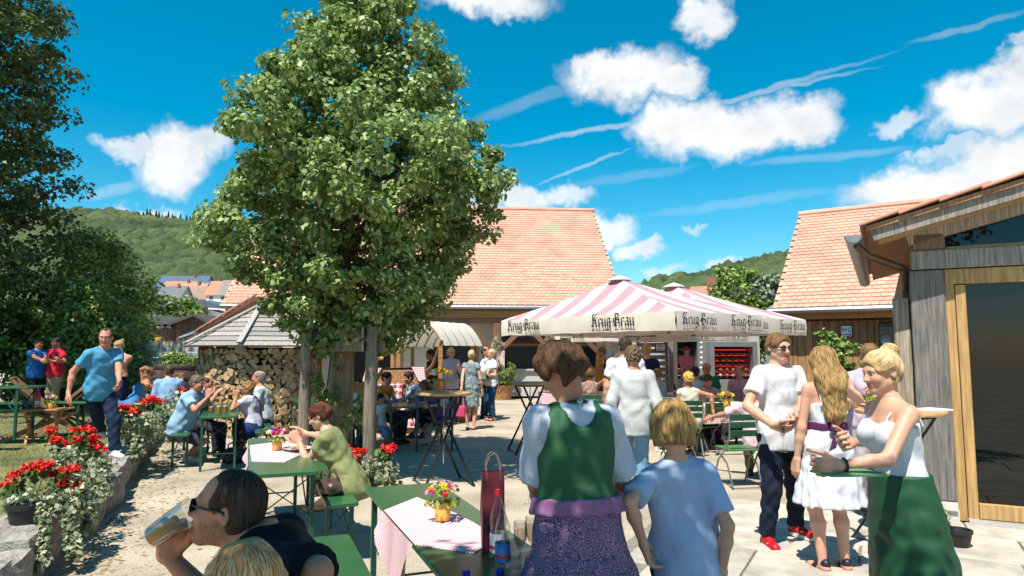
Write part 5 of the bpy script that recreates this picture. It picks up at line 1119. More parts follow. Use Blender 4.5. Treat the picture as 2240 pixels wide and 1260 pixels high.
Lc, Nc, Rc = gp(1097, 702, 2.32), gp(1478, 679, 2.32), gp(1672, 689, 2.32)
uu = (Lc-Nc).normalized(); L1 = (Lc-Nc).length; vv = Vector((uu.y, -uu.x, 0)); L2 = abs((Rc-Nc).dot(vv)); L2 = max(2.4, L2); c1 = Nc+uu*L1/2+vv*L2/2
parasol('striped parasol nearest in the middle of the yard', (c1.x, c1.y), uu, L1/2, L2/2, 1.98, 2.32, 3.13)
Rc2 = gp(1752, 700, 2.3); c2 = Rc2+uu*L1/2-vv*L2/2+Vector((0, 0, 0)); parasol('striped parasol right behind the nearest one', (c2.x+.1, c2.y), uu, L1/2, L2/2, 1.97, 2.3, 3.14)
p3 = at(640, 700, 19); parasol('striped parasol half hidden behind the lime tree', (p3.x+.6, 19), uu, L1/2, L2/2, 2.1, 2.35, 3.0, texts=False)
p4 = at(1420, 700, 18.6); parasol('striped parasol farthest back below the nearest one', (p4.x, 19.2), uu, L1/2, L2/2, 1.9, 2.22, 2.85)
# ---------------------------------------------------------------- signs
def text_mesh(txt, size, name, mat, parent, M4):
    cu = bpy.data.curves.new('t', 'FONT'); cu.body = txt; cu.size = size; cu.align_x = 'CENTER'; cu.extrude = .003; ob = bpy.data.objects.new('t', cu); COL.objects.link(ob); bpy.context.view_layer.update()
    me = bpy.data.meshes.new_from_object(ob.evaluated_get(bpy.context.evaluated_depsgraph_get())); bpy.data.objects.remove(ob); me.transform(M4); me.materials.clear(); me.materials.append(mat); return link(name, me, parent)
def wall_sign(label, cat, x0, y0, x1, y1, pl, off, board, strokes, ink, name='sign', frame=None):
    a0, z1 = pl.sz(x0, y0, off); a1, z0 = pl.sz(x1, y1, off); c = pl.pt((a0+a1)/2, (z0+z1)/2, off); o = thing(name, label, cat, tuple(c), math.atan2(pl.F.y, pl.F.x)); w, h = a1-a0, z1-z0; b = MB(); b.box((0, 0, 0), (w, .03, h), None, .004); b.build('board', board, o)
    if frame:
        for r in (((0, -.012, h/2), (w+.02, .04, .025)), ((0, -.012, -h/2), (w+.02, .04, .025)), ((-w/2, -.012, 0), (.025, .04, h)), ((w/2, -.012, 0), (.025, .04, h))): b = MB(); b.box(*r); b.build('frame', frame, o)
    for k, st in enumerate(strokes): b = MB(); b.tube([(x*w/2, -.018, y*h/2) for x, y in st], .008 if w < .6 else .02, 5); b.build('lettering', ink, o)
    return o, w, h
whb = M('sign_white', (.78,.78,.76), .6, .04); R90 = Matrix.Rotation(math.pi/2, 4, 'X')
wall_sign('framed white WC sign with arrow on the board wall', 'sign', 1838, 712, 1866, 737, RP, .37, whb, [[(-.75,.6),(-.55,-.05),(-.35,.5),(-.2,-.05),(.0,.6)], [(.75,.45),(.5,.6),(.25,.3),(.3,0),(.55,-.05),(.78,.08)], [(-.7,-.6),(.75,-.6),(.5,-.42)], [(.75,-.6),(.5,-.78)]], blk, frame=steel)
o, w, h = wall_sign('white snack sign with red lettering above the grill', 'sign', 1410, 738, 1474, 747, EP, -3.0, whb, [], redp, name='snack_sign'); text_mesh('Imbiss D', .2, 'lettering', M('sign_red', (.6,.04,.03), .6, .05), o, Matrix.Translation((0, -.03, -.06)) @ R90)
wall_sign('small white arrow sign on the slatted grill fence', 'sign', 1433, 752, 1455, 768, EP, -4.0, whb, [[(.6,-.5),(-.6,-.5),(-.35,-.3)], [(-.6,.5),(.5,.5)], [(-.5,.1),(.6,.1)]], blk, name='arrow_sign', frame=steel)
text_mesh('Speisen', .32, 'lettering', M('faded_letter', (.02,.015,.02), .7, .2), sg_, Matrix.Translation(EP.pt(*[EP.sz(1131, 747, .9)[i] for i in (0, 1)], .92)) @ Matrix.Rotation(ang, 4, 'Z') @ R90)
# loudspeaker on the board wall
a0, z1 = RP.sz(1938, 706, .3); c = RP.pt(a0+.0, z1-.3, .2); o = thing('loudspeaker', 'black loudspeaker hanging on the board wall beside the pavilion', 'speaker', tuple(c)); b = MB(); b.box((0, 0, 0), (.3, .28, .62), RP.R, .03); b.build('cabinet', steel, o); b = MB(); b.lathe([(.11, 0), (.1, .02), (.03, -.01)], n=16, R=(RP.R @ Matrix.Rotation(math.pi/2, 3, 'X')), c=RP.R @ Vector((0, -.145, -.12))); b.build('cone', M('speaker_cone', (.03,.05,.07), .6, .1), o)
# ---------------------------------------------------------------- tree guard
gw = WOODG('guard_post', (.2,.165,.125), .15)
tg = thing('tree_guard', 'weathered wooden posts with rails round the lime tree trunk', 'tree guard', tuple(TR)); tops = []
for (x, y, r_) in ((-1.75, 8.5, .075), (-2.76, 9.2, .08), (-2.65, 10.2, .07), (-1.98, 9.75, .075)):
    b = MB(); b.tube([(x+.01, y, 0), (x-.012, y+.01, .8), (x+.008, y, 1.5), (x, y, 1.95)], [r_*1.03, r_, r_*.97, r_*.95], 12); b.build('post', gw, tg, world=True, smooth=True); tops.append(Vector((x, y, 1.88)))
for k in range(4):
    A, B = tops[k], tops[(k+1) % 4]; e = (B-A).normalized()*.12; n_ = Vector((e.y, -e.x, 0)).normalized()*.1
    for z in (0, -.17): b = MB(); b.bar(A-e+n_+Vector((0, 0, z)), B+e+n_+Vector((0, 0, z)), .03, .13); b.build('rail', gw, tg, world=True)
b = MB(); n = 40
for k in range(n): a = 2*math.pi*k/n; b.tube([(TR.x+.125*math.cos(a), TR.y+.125*math.sin(a), .1), (TR.x+.125*math.cos(a), TR.y+.125*math.sin(a), 1.7)], .012, 5)
tag(b.build('reed_wrap', woodm('reed', (.25,.18,.12), (9, 9, .6)), tg, world=True), kind='stuff')
# ivy climbing the guard
VINE = leafm('vine_leaf', (.09,.15,.03), (.26,.34,.08)); C = np.array([(TR.x+.25*math.cos(a)-.05, TR.y-.25, z) for a, z in [(random.uniform(2.5, 5.5), random.uniform(.6, 1.8)) for _ in range(26)]]+[(TR.x+.35+random.uniform(-.08, .08), 8.9, random.uniform(.5, 1.2)) for _ in range(8)]); v, q = leaves(C, np.full(len(C), .11), 12, .09, 3)
vi = thing('climbing_vine', 'light green vine climbing the lime tree trunk', 'vine', (TR.x, TR.y-.3, 0)); link('foliage', np_mesh('foliage', v, q, VINE, smooth=False), vi, loc=-LOC[vi.name]); b = MB(); b.tube([(TR.x-.1, TR.y-.3, 0), (TR.x-.2, TR.y-.28, .7), (TR.x-.1, TR.y-.26, 1.7)], .012, 5); b.build('stem', bark, vi, world=True)
# ---------------------------------------------------------------- wood store: stacked logs under an eight sided board roof
WS = Vector((at(568, 800, 14.6).x, 14.6, 0)); ws = thing('wood_store', 'round stack of split firewood under an eight sided grey board roof', 'wood store', tuple(WS)); RW = 1.2
b = MB(); b.lathe([(RW-.2, 0), (RW-.2, 1.72)], n=24); b.build('core', M('store_dark', (.02,.015,.01), .9, .2), ws)
cut = M('split_log', (.42,.28,.14), .85, .4, 9, bump=.6, bscale=30, orand=.35, col2=(.58,.42,.24), dist=.01); logs = []
rg = random.Random(8)
for k in range(14):
    n = rg.choice((3, 3, 4, 4, 5, 7)); b = MB(); a0 = rg.uniform(0, 6); P = [(.078*rg.uniform(.75, 1.15)*math.cos(a0+2*math.pi*i/n), .066*rg.uniform(.75, 1.15)*math.sin(a0+2*math.pi*i/n)) for i in range(n)]
    b.prism(P, -.3, 0, fn=lambda v: (v[0], v[2]*-1, v[1])); logs.append(b.mesh('split_log', cut))
spots = []
zz = .07; row = 0
while zz < 1.68:
    n = int(2*math.pi*RW/.125)
    for i in range(n):
        a = 2*math.pi*(i+(row % 2)*.5)/n+rg.uniform(-.012, .012); p = Vector((math.cos(a)*(RW+rg.uniform(-.05, .04)), math.sin(a)*(RW+rg.uniform(-.05, .04)), zz+rg.uniform(-.02, .02)))
        if p.y < .45: spots.append((a, p))
    zz += .098; row += 1
spots.sort(key=lambda s: s[1].y); big = MB()
for k, (a, p) in enumerate(spots):
    me = logs[rg.randrange(14)]; R = Matrix.Rotation(a+math.pi/2, 4, 'Z') @ Matrix.Rotation(rg.uniform(0, 6.28), 4, 'Y'); sc_ = rg.uniform(.85, 1.25)
    if k < 300: ob = link('split_log', me, ws, p); ob.rotation_euler = R.to_euler(); ob.scale = (sc_, 1, sc_)
    else: o_ = len(big.v); big.v += [tuple(p+R.to_3x3() @ Vector((v.co.x*sc_, v.co.y, v.co.z*sc_))) for v in me.vertices]; big.f += [tuple(i+o_ for i in pl.vertices) for pl in me.polygons]; big.m += [0]*len(me.polygons)
tag(big.build('log_field', cut, ws), kind='stuff')
rw_ = WOODG('roof_board', (.33,.31,.28), .2); apx = Vector((0, 0, 2.62)); RR = 1.55; ez = 1.74; rot0 = math.radians(-90+6); corn = [Vector((RR*math.cos(rot0+k*math.pi/4), RR*math.sin(rot0+k*math.pi/4), ez)) for k in range(8)]
for k in range(8):
    A, B = corn[k], corn[(k+1) % 8]; nb = 9; nrm = (B-A).cross(apx-A).normalized(); nrm = nrm if nrm.z > 0 else -nrm
    for i in range(nb):
        t0, t1 = i/nb, min(.97, (i+1.25)/nb); P = [A.lerp(apx, t0)+nrm*.03, B.lerp(apx, t0)+nrm*.03, B.lerp(apx, t1)+nrm*.004, A.lerp(apx, t1)+nrm*.004]; b = MB(); b.add(P+[x-nrm*.018 for x in P], [(0, 1, 2, 3), (7, 6, 5, 4), (0, 4, 5, 1), (1, 5, 6, 2), (3, 7, 4, 0)]); b.build('roof_board', rw_, ws)
    b = MB(); b.bar(A+Vector((0, 0, .055))+A.normalized()*.03, A.lerp(apx, .95)+Vector((0, 0, .05)), .1, .03); b.build('hip_batten', WOODG('hip_batten', (.4,.38,.35), .1), ws)
b = MB(); b.lathe([(.14, 2.56), (.12, 2.62), (.01, 2.68)], n=8); b.build('roof_cap', zinc, ws)
# ---------------------------------------------------------------- cloths, crockery, flowers
def gingham(name, c, scale, k=.5):
    m = bpy.data.materials.new(name); m.use_nodes = True; MATS[name] = m; nt = m.node_tree; nd = nt.nodes; lk = nt.links; b = nd['Principled BSDF']; b.inputs['Roughness'].default_value = .9
    t = nd.new('ShaderNodeTexCoord'); s = nd.new('ShaderNodeSeparateXYZ'); lk.new(t.outputs['Object'], s.inputs[0]); f = []; yz = nd.new('ShaderNodeMath'); yz.operation = 'SUBTRACT'; lk.new(s.outputs[1], yz.inputs[0]); lk.new(s.outputs[2], yz.inputs[1])
    for i in (0, 1):
        mu = nd.new('ShaderNodeMath'); mu.operation = 'MULTIPLY'; mu.inputs[1].default_value = scale; lk.new(s.outputs[0] if i == 0 else yz.outputs[0], mu.inputs[0])
        fr = nd.new('ShaderNodeMath'); fr.operation = 'FRACT'; lk.new(mu.outputs[0], fr.inputs[0]); g = nd.new('ShaderNodeMath'); g.operation = 'GREATER_THAN'; g.inputs[1].default_value = .5; lk.new(fr.outputs[0], g.inputs[0]); f.append(g)
    a = nd.new('ShaderNodeMath'); a.operation = 'ADD'; lk.new(f[0].outputs[0], a.inputs[0]); lk.new(f[1].outputs[0], a.inputs[1]); h = nd.new('ShaderNodeMath'); h.operation = 'MULTIPLY'; h.inputs[1].default_value = k; lk.new(a.outputs[0], h.inputs[0])
    mx = nd.new('ShaderNodeMix'); mx.data_type = 'RGBA'; mx.inputs['A'].default_value = (.8, .77, .74, 1); mx.inputs['B'].default_value = (*c, 1); lk.new(h.outputs[0], mx.inputs['Factor']); lk.new(mx.outputs['Result'], b.inputs['Base Color']); return m
PINK = gingham('fine_pink_check', (.62,.1,.16), 75); REDG = gingham('red_gingham', (.55,.02,.03), 8.5); PINKF = gingham('pink_check_far', (.6,.2,.25), 30)
def cloth_patch(label, pix, z, drapes, base):
    o = thing('tablecloth', label, 'tablecloth', base, RZ, 'pink checked tablecloths'); inv = Matrix.Rotation(-RZ, 3, 'Z'); L = lambda p: inv @ (p-Vector(base)); P = [L(gp(x, y, z)) for x, y in pix]; b = MB(); n = len(P)
    b.add(P+[p-Vector((0, 0, .003)) for p in P], [tuple(range(n)), tuple(range(2*n-1, n-1, -1))]+[(i, n+i, n+(i+1) % n, (i+1) % n) for i in range(n)])
    for A, B, ln, out in drapes:
        A, B = L(gp(*A, z)), L(gp(*B, z)); m_ = 16; vs = []
        for i in range(m_+1):
            t = i/m_; p = A.lerp(B, t); l_ = np.interp(t, *zip(*ln)); 
            for j in range(6):
                f = j/5; q = p+Vector(out)*(.012+.03*f*math.sin(t*14+f)+.02*f)+Vector((0, 0, -l_*f)); q = q+(B-A).normalized()*(.04*f*(.6-t)) ; vs.append(q)
        b.add(vs, [(i*6+j, i*6+j+1, (i+1)*6+j+1, (i+1)*6+j) for i in range(m_) for j in range(5)])
    b.build('cloth', PINK, o, smooth=True); return o
cloth_patch('pink checked cloth hanging over the foreground table', [(912, 1087), (1010, 1128), (1070, 1162), (1068, 1190), (1036, 1210), (908, 1191), (840, 1116)], .764, [((840, 1116), (908, 1191), ((0, .1), (.3, .36), (.75, .46), (1, .1)), (0, 1, 0))], (-.5, 3.9, .764))
cloth_patch('pink checked cloth on the table of the woman in green', [(546, 974), (640, 962), (678, 984), (622, 1011), (550, 1009)], .764, [((546, 974), (550, 1009), ((0, .1), (.5, .25), (1, .12)), (0, 1, 0))], (-2.2, 6.2, .764))
FLW = [M('petal_%d' % i, c, .6, .15) for i, c in enumerate([(.75,.04,.02), (.8,.3,.03), (.8,.6,.05), (.25,.05,.45), (.75,.25,.4), (.8,.78,.7), (.3,.4,.05), (.5,.02,.2)])]
def petals(b, c, r, n, s):
    for _ in range(n):
        d = Vector((random.gauss(0, 1), random.gauss(0, 1), random.gauss(0, 1))).normalized(); p = c+d*r; t = d.orthogonal().normalized(); t = Matrix.Rotation(random.uniform(0, 6.28), 3, d) @ t; u = d.cross(t); t = (t+d*.4).normalized()
        b.add([p-t*s*.3, p+u*s*.5+d*s*.1, p+t*s*.7+d*s*.15, p-u*s*.5+d*s*.1], [(0, 1, 2, 3)])
amber = M('amber_water', (.75,.42,.07), .05, .1, 5, spec=.8); jarg = glassm('clear_glass')
def bouquet(label, p, r=.075, h=.075, pal=range(8), jar=True, n=26, name='bouquet'):
    o = thing(name, label, 'flowers', tuple(p), 0, 'bouquets on the tables')
    if jar: b = MB(); b.lathe([(r*.45, .002), (r*.5, .01), (r*.5, h*.8), (r*.42, h), (r*.45, h*1.04)], n=18, cap=True); b.build('jar', amber, o, smooth=True)
    else: b = MB(); b.lathe([(r*.35, .002), (r*.55, h), (r*.5, h)], n=18); b.build('pot', M('terracotta', (.5,.2,.08), .7, .2), o, smooth=True)
    b = MB()
    for _ in range(90): a = random.uniform(0, 6.28); k = random.random()**.5*r*1.1; c = Vector((k*math.cos(a), k*math.sin(a), h+random.uniform(-.005, .02))); petals(b, c, .006, 1, .025)
    b.build('greenery', leafm('bouquet_green', (.12,.17,.02), (.45,.5,.08)) if 'bouquet_green' not in MATS else MATS['bouquet_green'], o)
    for i in range(n):
        a = i*2.4; k = math.sqrt((i+.5)/n)*r; zc = h+.025+math.sqrt(max(0, r*r*1.3-k*k))*.75; b = MB(); rr_ = random.uniform(.008, .019)*r/.075; b.ball((k*math.cos(a), k*math.sin(a), zc), rr_*.6, 6); petals(b, Vector((k*math.cos(a), k*math.sin(a), zc)), rr_*.7, 14, rr_*1.1); b.build('flower', FLW[random.choice(list(pal))], o)
    return o
bouquet('mixed summer bouquet in amber jar on the foreground table', gp(968, 1138, .768), .085, .085); bouquet('mixed bouquet in amber jar before the woman in green', gp(606, 984, .768), .085, .085, n=20)
bouquet('yellow and orange bouquet in clay pot on the standing table', v3(-.9, 8.7, 1.138), .14, .14, (1, 2, 2, 5, 6, 4), False, 30)
bouquet('red and yellow bouquet on the table before the man with glasses', at(1590, 880, 11.2)+Vector((0, 0, -.09)), .12, .12, (0, 2, 5, 6), True, 20)
bouquet('small bouquet on the standing table by the timber post', v3(3.2, 6.15, 1.138), .07, .1, (2, 2, 6, 4), True, 14)
# wine bag, bottles, glasses on the foreground table
o = thing('gift_bag', 'tall dark red paper bag with cord handles on the foreground table', 'bag', tuple(gp(1078, 1203, .764)), RZ+math.radians(75)); bagm = M('red_paper', (.12,.008,.02), .5, .2, 8, bump=.3, bscale=9, dist=.01)
b = MB(); w, d_, h = .098, .08, .345; b.add([(-w/2, -d_/2, 0), (w/2, -d_/2, 0), (w/2, d_/2, 0), (-w/2, d_/2, 0), (-w/2-.004, -d_/2, h*.5), (w/2+.006, -d_/2-.006, h*.5), (w/2, d_/2, h*.5), (-w/2, d_/2, h*.5), (-w/2, -d_/2+.006, h), (w/2, -d_/2+.004, h-.004), (w/2, d_/2-.01, h), (-w/2, d_/2-.01, h+.003)], [(3, 2, 1, 0), (0, 1, 5, 4), (1, 2, 6, 5), (2, 3, 7, 6), (3, 0, 4, 7), (4, 5, 9, 8), (5, 6, 10, 9), (6, 7, 11, 10), (7, 4, 8, 11)]); b.build('bag_body', bagm, o)
for y in (-d_/2, d_/2-.01): b = MB(); b.tube([(-.03, y, h-.03), (-.032, y, h+.03), (-.018, y-.004, h+.07), (0, y-.006, h+.08), (.018, y-.004, h+.07), (.032, y, h+.03), (.03, y, h-.03)], .0028, 6); b.build('handle', M('cord', (.2,.12,.1), .8, .5, 90), o)
plas = M('bottle_glass', (.55,.62,.62), .05, .05, spec=.9, trans=.0); 
def bottle(label, p, cap, lab, h=.29, body=None, group='bottles on the tables', clear=True):
    o = thing('bottle', label, 'bottle', tuple(p), 0, group); k = h/.29; b = MB(); b.lathe([(x*k, z*k) for x, z in ((.03, .001), (.036, .008), (.036, .115), (.033, .13), (.037, .155), (.034, .185), (.02, .225), (.0135, .25), (.0135, .283))], n=20); b.build('glass_body', body or jarg, o, smooth=True)
    b = MB(); b.lathe([(.0368*k, .03*k), (.0368*k, .11*k)], n=20, cap=False); b.mi = 1; b.lathe([(.0371*k, .045*k), (.0371*k, .06*k)], n=20, cap=False); b.build('label', [lab, M('label_red', (.6,.03,.05), .6, .05)], o, smooth=True)
    if cap: b = MB(); b.lathe([(.0165*k, .268*k), (.0165*k, .291*k), (.014*k, .294*k)], n=16); b.build('cap', cap, o)
    return o
bl = M('label_blue', (.02,.2,.5), .5, .3, 30); bottle('water bottle with red cap on the foreground table', gp(1090, 1222, .764), M('cap_red', (.6,.01,.02), .4, .05), M('label_white', (.6,.65,.7), .5, .3, 40)); bottle('open water bottle with blue label on the foreground table', gp(1100, 1240, .764), None, bl, .26)
capb = M('cap_blue', (.005,.02,.3), .35, .05)
for lb, x, y in (('blue bottle cap at the lower edge of the foreground table', 1020, 1262), ('blue bottle cap beside the flutes on the foreground table', 1094, 1258)): b = MB(); b.lathe([(.015, 0), (.016, .004), (.016, .022), (.013, .026)], n=16); o = b.build('screw_top', capb); o.location = gp(x, y, .764); tag(o, lb, 'cap', 'blue bottle caps')
def flute(label, p, h=.2, liq=True, name='sparkling_glass', group='stemmed glasses'):
    o = thing(name, label, 'glass', tuple(p), 0, group); b = MB(); b.lathe([(.032, .0005), (.03, .004), (.005, .008), (.004, .085*h/.2), (.012, .095*h/.2), (.027, .13*h/.2), (.026, h), (.0245, h), (.0255, .13*h/.2), (.010, .1*h/.2), (.001, .098*h/.2)], n=20, cap=False); b.build('glass', jarg, o, smooth=True)
    if liq: b = MB(); b.lathe([(.009, .1*h/.2), (.0252, .131*h/.2), (.025, .165*h/.2)], n=20); b.build('drink', glassm('sparkling', (.93,.9,.78)), o, smooth=True)
    return o
flute('left stemmed glass on the foreground table', gp(1138, 1252, .764)); flute('right stemmed glass beside the purple skirt', gp(1163, 1238, .764))
b = MB(); b.lathe([(.028, .001), (.03, .03), (.029, .03), (.02, .004)], n=18, cap=False); o = b.build('ashtray', jarg, smooth=True); o.location = gp(1126, 1228, .764); tag(o, 'small glass dish between bottle and flutes', 'dish')
beerm = M('beer', (.72,.34,.03), .06, .15, 9, spec=.7); foamm = M('foam', (.85,.82,.74), .8, .05)
def mug(label, p, full=.7, group='beer mugs'):
    o = thing('beer_mug', label, 'mug', tuple(p), 0, group); b = MB(); b.lathe([(.036, 0), (.04, .006), (.038, .145), (.036, .145), (.035, .012)], n=16, cap=False); b.build('glass', jarg, o, smooth=True)
    b = MB(); b.lathe([(.034, .012), (.0345, .013+.12*full)], n=16); b.build('beer', beerm, o, smooth=True); b = MB(); b.lathe([(.0345, .0135+.12*full), (.034, .03+.12*full)], n=16); b.build('foam', foamm, o, smooth=True)
    b = MB(); b.tube([(.038, 0, .03), (.065, 0, .045), (.068, 0, .1), (.038, 0, .12)], .007, 6); b.build('handle', jarg, o, smooth=True); return o
for i, (x, y, lb) in enumerate(((478, 905, 'beer mug nearest on the table before the wood store'), (492, 900, 'beer mug behind the nearest on the table before the wood store'), (462, 898, 'beer mug by the man in blue shirt'))): mug(lb, gp(x, y+3, .763), .8-.2*i)
o = thing('dinner_plate', 'white plate with roast before the woman in green', 'plate', tuple(gp(650, 984, .768)+Vector((0, 0, .002)))); b = MB(); b.lathe([(.07, 0), (.12, .012), (.13, .018), (.12, .015), (.01, .006)], n=28, cap=False); b.build('plate', M('porcelain', (.75,.73,.72), .2, .03), o, smooth=True)
for k in range(9): b = MB(); b.ball((random.uniform(-.06, .06), random.uniform(-.06, .06), .022), (.025, .02, .014), 7, jit=.2); b.build('food', M('roast', (.4,.2,.06), .6, .5, 30), o, smooth=True)
# ---------------------------------------------------------------- handbags
def handbag(label, p, size, col, rz=0):
    o = thing('handbag', label, 'bag', tuple(p), rz); S = Sdf(); S.ell((0, 0, size[2]*.42), (size[0]/2, size[1]/2, size[2]*.46), k=.03); S.ell((0, 0, .05), (size[0]*.46, size[1]*.5, .05), k=.05); S.wr = (.008, 45, 1); S.cut((0, 0, 0), (0, 0, -1)); S.cut((0, 0, size[2]*.8), (.2, 0, 1)); link('bag_body', np_mesh('bag', *S.mesh(.012), M('leather_%d' % col[0], lin(col), .4, .3, 12, bump=.4, bscale=40)), o)
    for s in (-1, 1): b = MB(); b.tube([(-size[0]*.3, s*size[1]*.2, size[2]*.6), (-size[0]*.28, s*size[1]*.25, size[2]*1.05), (0, s*size[1]*.3, size[2]*1.25), (size[0]*.25, s*size[1]*.25, size[2]*1.0), (size[0]*.3, s*size[1]*.2, size[2]*.6)], .009, 6); b.build('handle', M('strap_%d' % (col[0]+1), tuple(min(1, x*1.3) for x in lin(col)), .5, .2), o, smooth=True)
    return o
handbag('black leather handbag on the gravel by the table', gp(517, 1012), (.42, .2, .26), (32,36,44), .3)
h_ = handbag('brown bag with pale straps lying on the bench', v3(-1.52, 5.78, .48), (.36, .16, .15), (74,58,52), RZ+.2)
# ---------------------------------------------------------------- geranium planters on the wall
IVY = leafm('variegated_ivy', (.05,.1,.03), (.5,.52,.33)); GER = leafm('geranium_leaf', (.05,.11,.025), (.13,.2,.05)); redm = [M('geranium_red_%d' % i, c, .55, .15) for i, c in enumerate([(.72,.012,.01), (.8,.05,.02)])]; blackpot = M('black_pot', (.012,.014,.014), .5, .3)
fh = []
for k in range(4):
    b = MB(); b.mi = 0
    for _ in range(16):
        d = Vector((random.gauss(0, 1), random.gauss(0, 1), random.gauss(.3, .8))).normalized(); petals(b, d*.035, .012, 5, .026)
    fh.append(b.mesh('flower_head', redm[k % 2]))
def planter(label, base, pot, cl, fl, d, seed, leaf=.045, group='geranium planters', n=26):
    o = thing('geranium_planter', label, 'planter', tuple(base), 0, group); B0 = Vector(base); rg = random.Random(seed)
    if pot: b = MB(); b.lathe([(pot*.72, 0), (pot, pot*1.35), (pot*1.08, pot*1.35), (pot*1.08, pot*1.6), (pot*.9, pot*1.6), (pot*.85, pot*1.4)], n=20); b.build('pot', blackpot, o, smooth=True)
    C = []; R = []
    for (x, y, dd, r) in cl: C.append(tuple(at(x, y, dd)-B0)); R.append(r)
    C = np.array(C); R = np.array(R); v, q = leaves(C, R, n, leaf, seed, .85, .6, .9); link('ivy', np_mesh('ivy', v, q, IVY, smooth=False), o)
    F = np.array([tuple(at(x, y+14, d)-B0) for x, y in fl]); v, q = leaves(F, np.full(len(F), .09), 16, leaf*1.4, seed+1, .5, .2, 1.0); link('geranium_leaves', np_mesh('geranium_leaves', v, q, GER, smooth=False), o)
    for x, y in fl:
        for k in range(3):
            ob = link('flower_head', fh[rg.randrange(4)], o, at(x+rg.uniform(-11, 11), y+rg.uniform(-6, 6), d+rg.uniform(-.1, .1))-B0, rot=(rg.uniform(-.4, .4), rg.uniform(-.4, .4), rg.uniform(0, 6))); s_ = rg.uniform(.8, 1.15)*(d/6.5)**.3; ob.scale = (s_, s_, s_*.8)
    b = MB()
    for x, y in fl: p = at(x, y, d)-B0; b.tube([(p.x*.3, p.y*.3, .15), (p.x*.8, p.y*.8, p.z*.7), tuple(p)], .004, 4)
    tag(b.build('stems', GER, o), kind='stuff'); return o
def hang(x0, y0, x1, y1, d0, d1, n, r): return [(x0+(x1-x0)*i/(n-1)+random.uniform(-8, 8), y0+(y1-y0)*i/(n-1), d0+(d1-d0)*i/(n-1), r) for i in range(n)]
def mass(x0, x1, y0, y1, d0, d1, n, r): return [(random.uniform(x0, x1), random.uniform(y0, y1), random.uniform(d0, d1), r*random.uniform(.7, 1.2)) for _ in range(n)]
planter('nearest red geranium planter with trailing ivy at lower left', gp(55, 1160, .3), .125, mass(10, 180, 1075, 1130, 5.3, 5.9, 42, .11)+mass(110, 215, 1040, 1100, 5.6, 6.2, 22, .1)+hang(95, 1110, 88, 1245, 5.2, 5.0, 16, .05)+hang(150, 1110, 160, 1215, 5.4, 5.2, 14, .06)+hang(190, 1090, 195, 1160, 5.7, 5.5, 10, .06), [(15, 1058), (40, 1042), (70, 1025), (98, 1018), (150, 1025), (128, 1036), (165, 1062), (30, 1062), (85, 1018), (140, 1052)], 5.6, 41)
planter('second red geranium planter on the stone wall', gp(180, 1040, .3), .13, mass(120, 235, 985, 1050, 6.6, 7.4, 48, .12)+hang(215, 1020, 225, 1080, 6.7, 6.5, 10, .07)+hang(170, 1040, 180, 1090, 6.4, 6.3, 8, .07), [(120, 945), (128, 962), (150, 975), (165, 945), (190, 940), (178, 960), (205, 960), (215, 972), (225, 990), (140, 985), (118, 965)], 7.0, 42)
planter('third red geranium planter behind the walking man', gp(292, 960, .3), .14, mass(250, 345, 915, 965, 9.0, 10.2, 56, .15)+hang(300, 960, 290, 1000, 9.0, 8.9, 10, .1)+mass(330, 385, 890, 950, 10.2, 11.5, 34, .16), [(250, 905), (262, 893), (282, 890), (298, 905), (312, 880), (330, 876), (346, 878), (285, 900)], 9.6, 43, .06)
planter('fourth red geranium planter left of the bench', gp(378, 905, .3), .16, mass(345, 412, 870, 905, 12.2, 13.4, 40, .2), [(358, 862), (372, 857), (385, 855), (396, 857)], 12.6, 44, .075)
planter('red geranium planter at the foot of the tree post', (-1.78, 8.2, 0), .16, mass(700, 860, 1005, 1055, 7.9, 8.6, 60, .12), [(702, 1000), (735, 985), (752, 978), (742, 1002), (768, 985), (785, 990), (838, 978), (852, 982), (770, 998)], 8.15, 45, .055)
o = planter('red geranium on the standing table leg by the pavilion', (3.75, 5.9, 0), .1, hang(2025, 1085, 2075, 1135, 5.7, 5.8, 8, .05), [(2020, 1072)], 5.7, 46, .04)
# ---------------------------------------------------------------- box shrub, barrel, fence, deck chairs
p = gp(1096, 874); o = thing('box_shrub', 'clipped round box shrub in a wicker pot before the hatch', 'shrub', tuple(p)); b = MB(); b.lathe([(.34, 0), (.42, .5), (.38, .5), (.36, .4)], n=20); b.build('wicker_pot', M('wicker', (.4,.19,.08), .8, .5, 20, bump=1, bscale=25, dist=.02), o, smooth=True)
C, R_ = clumps([(.45,.3),(.7,.5),(1.0,.5),(1.25,.3)], 90, 7, .05, .5, .12); v, q = leaves(C, R_, 40, .07, 8); link('foliage', np_mesh('foliage', v, q, MID, smooth=False), o)
pb2 = at(400, 830, 15.2); zb = .42; o = thing('barrel_planter', 'big dark wooden barrel planted with greenery by the fence', 'barrel', (pb2.x, 15.2, zb)); b = MB()
for k in range(24):
    a0, a1 = 2*math.pi*k/24+.008, 2*math.pi*(k+1)/24-.008; pr = [(.55, 0), (.62, .3), (.64, .55), (.6, .95)]; b = MB(); vs = []
    for r, z in pr: vs += [(r*math.cos(a0), r*math.sin(a0), z), (r*math.cos(a1), r*math.sin(a1), z), ((r-.04)*math.cos(a1), (r-.04)*math.sin(a1), z), ((r-.04)*math.cos(a0), (r-.04)*math.sin(a0), z)]
    b.add(vs, [(4*i+j, 4*i+(j+1) % 4, 4*i+4+(j+1) % 4, 4*i+4+j) for i in range(3) for j in range(4)]+[(12, 13, 14, 15)]); b.build('stave', woodm('barrel_stave', (.1,.06,.045), (6, 6, .7), .25), o)
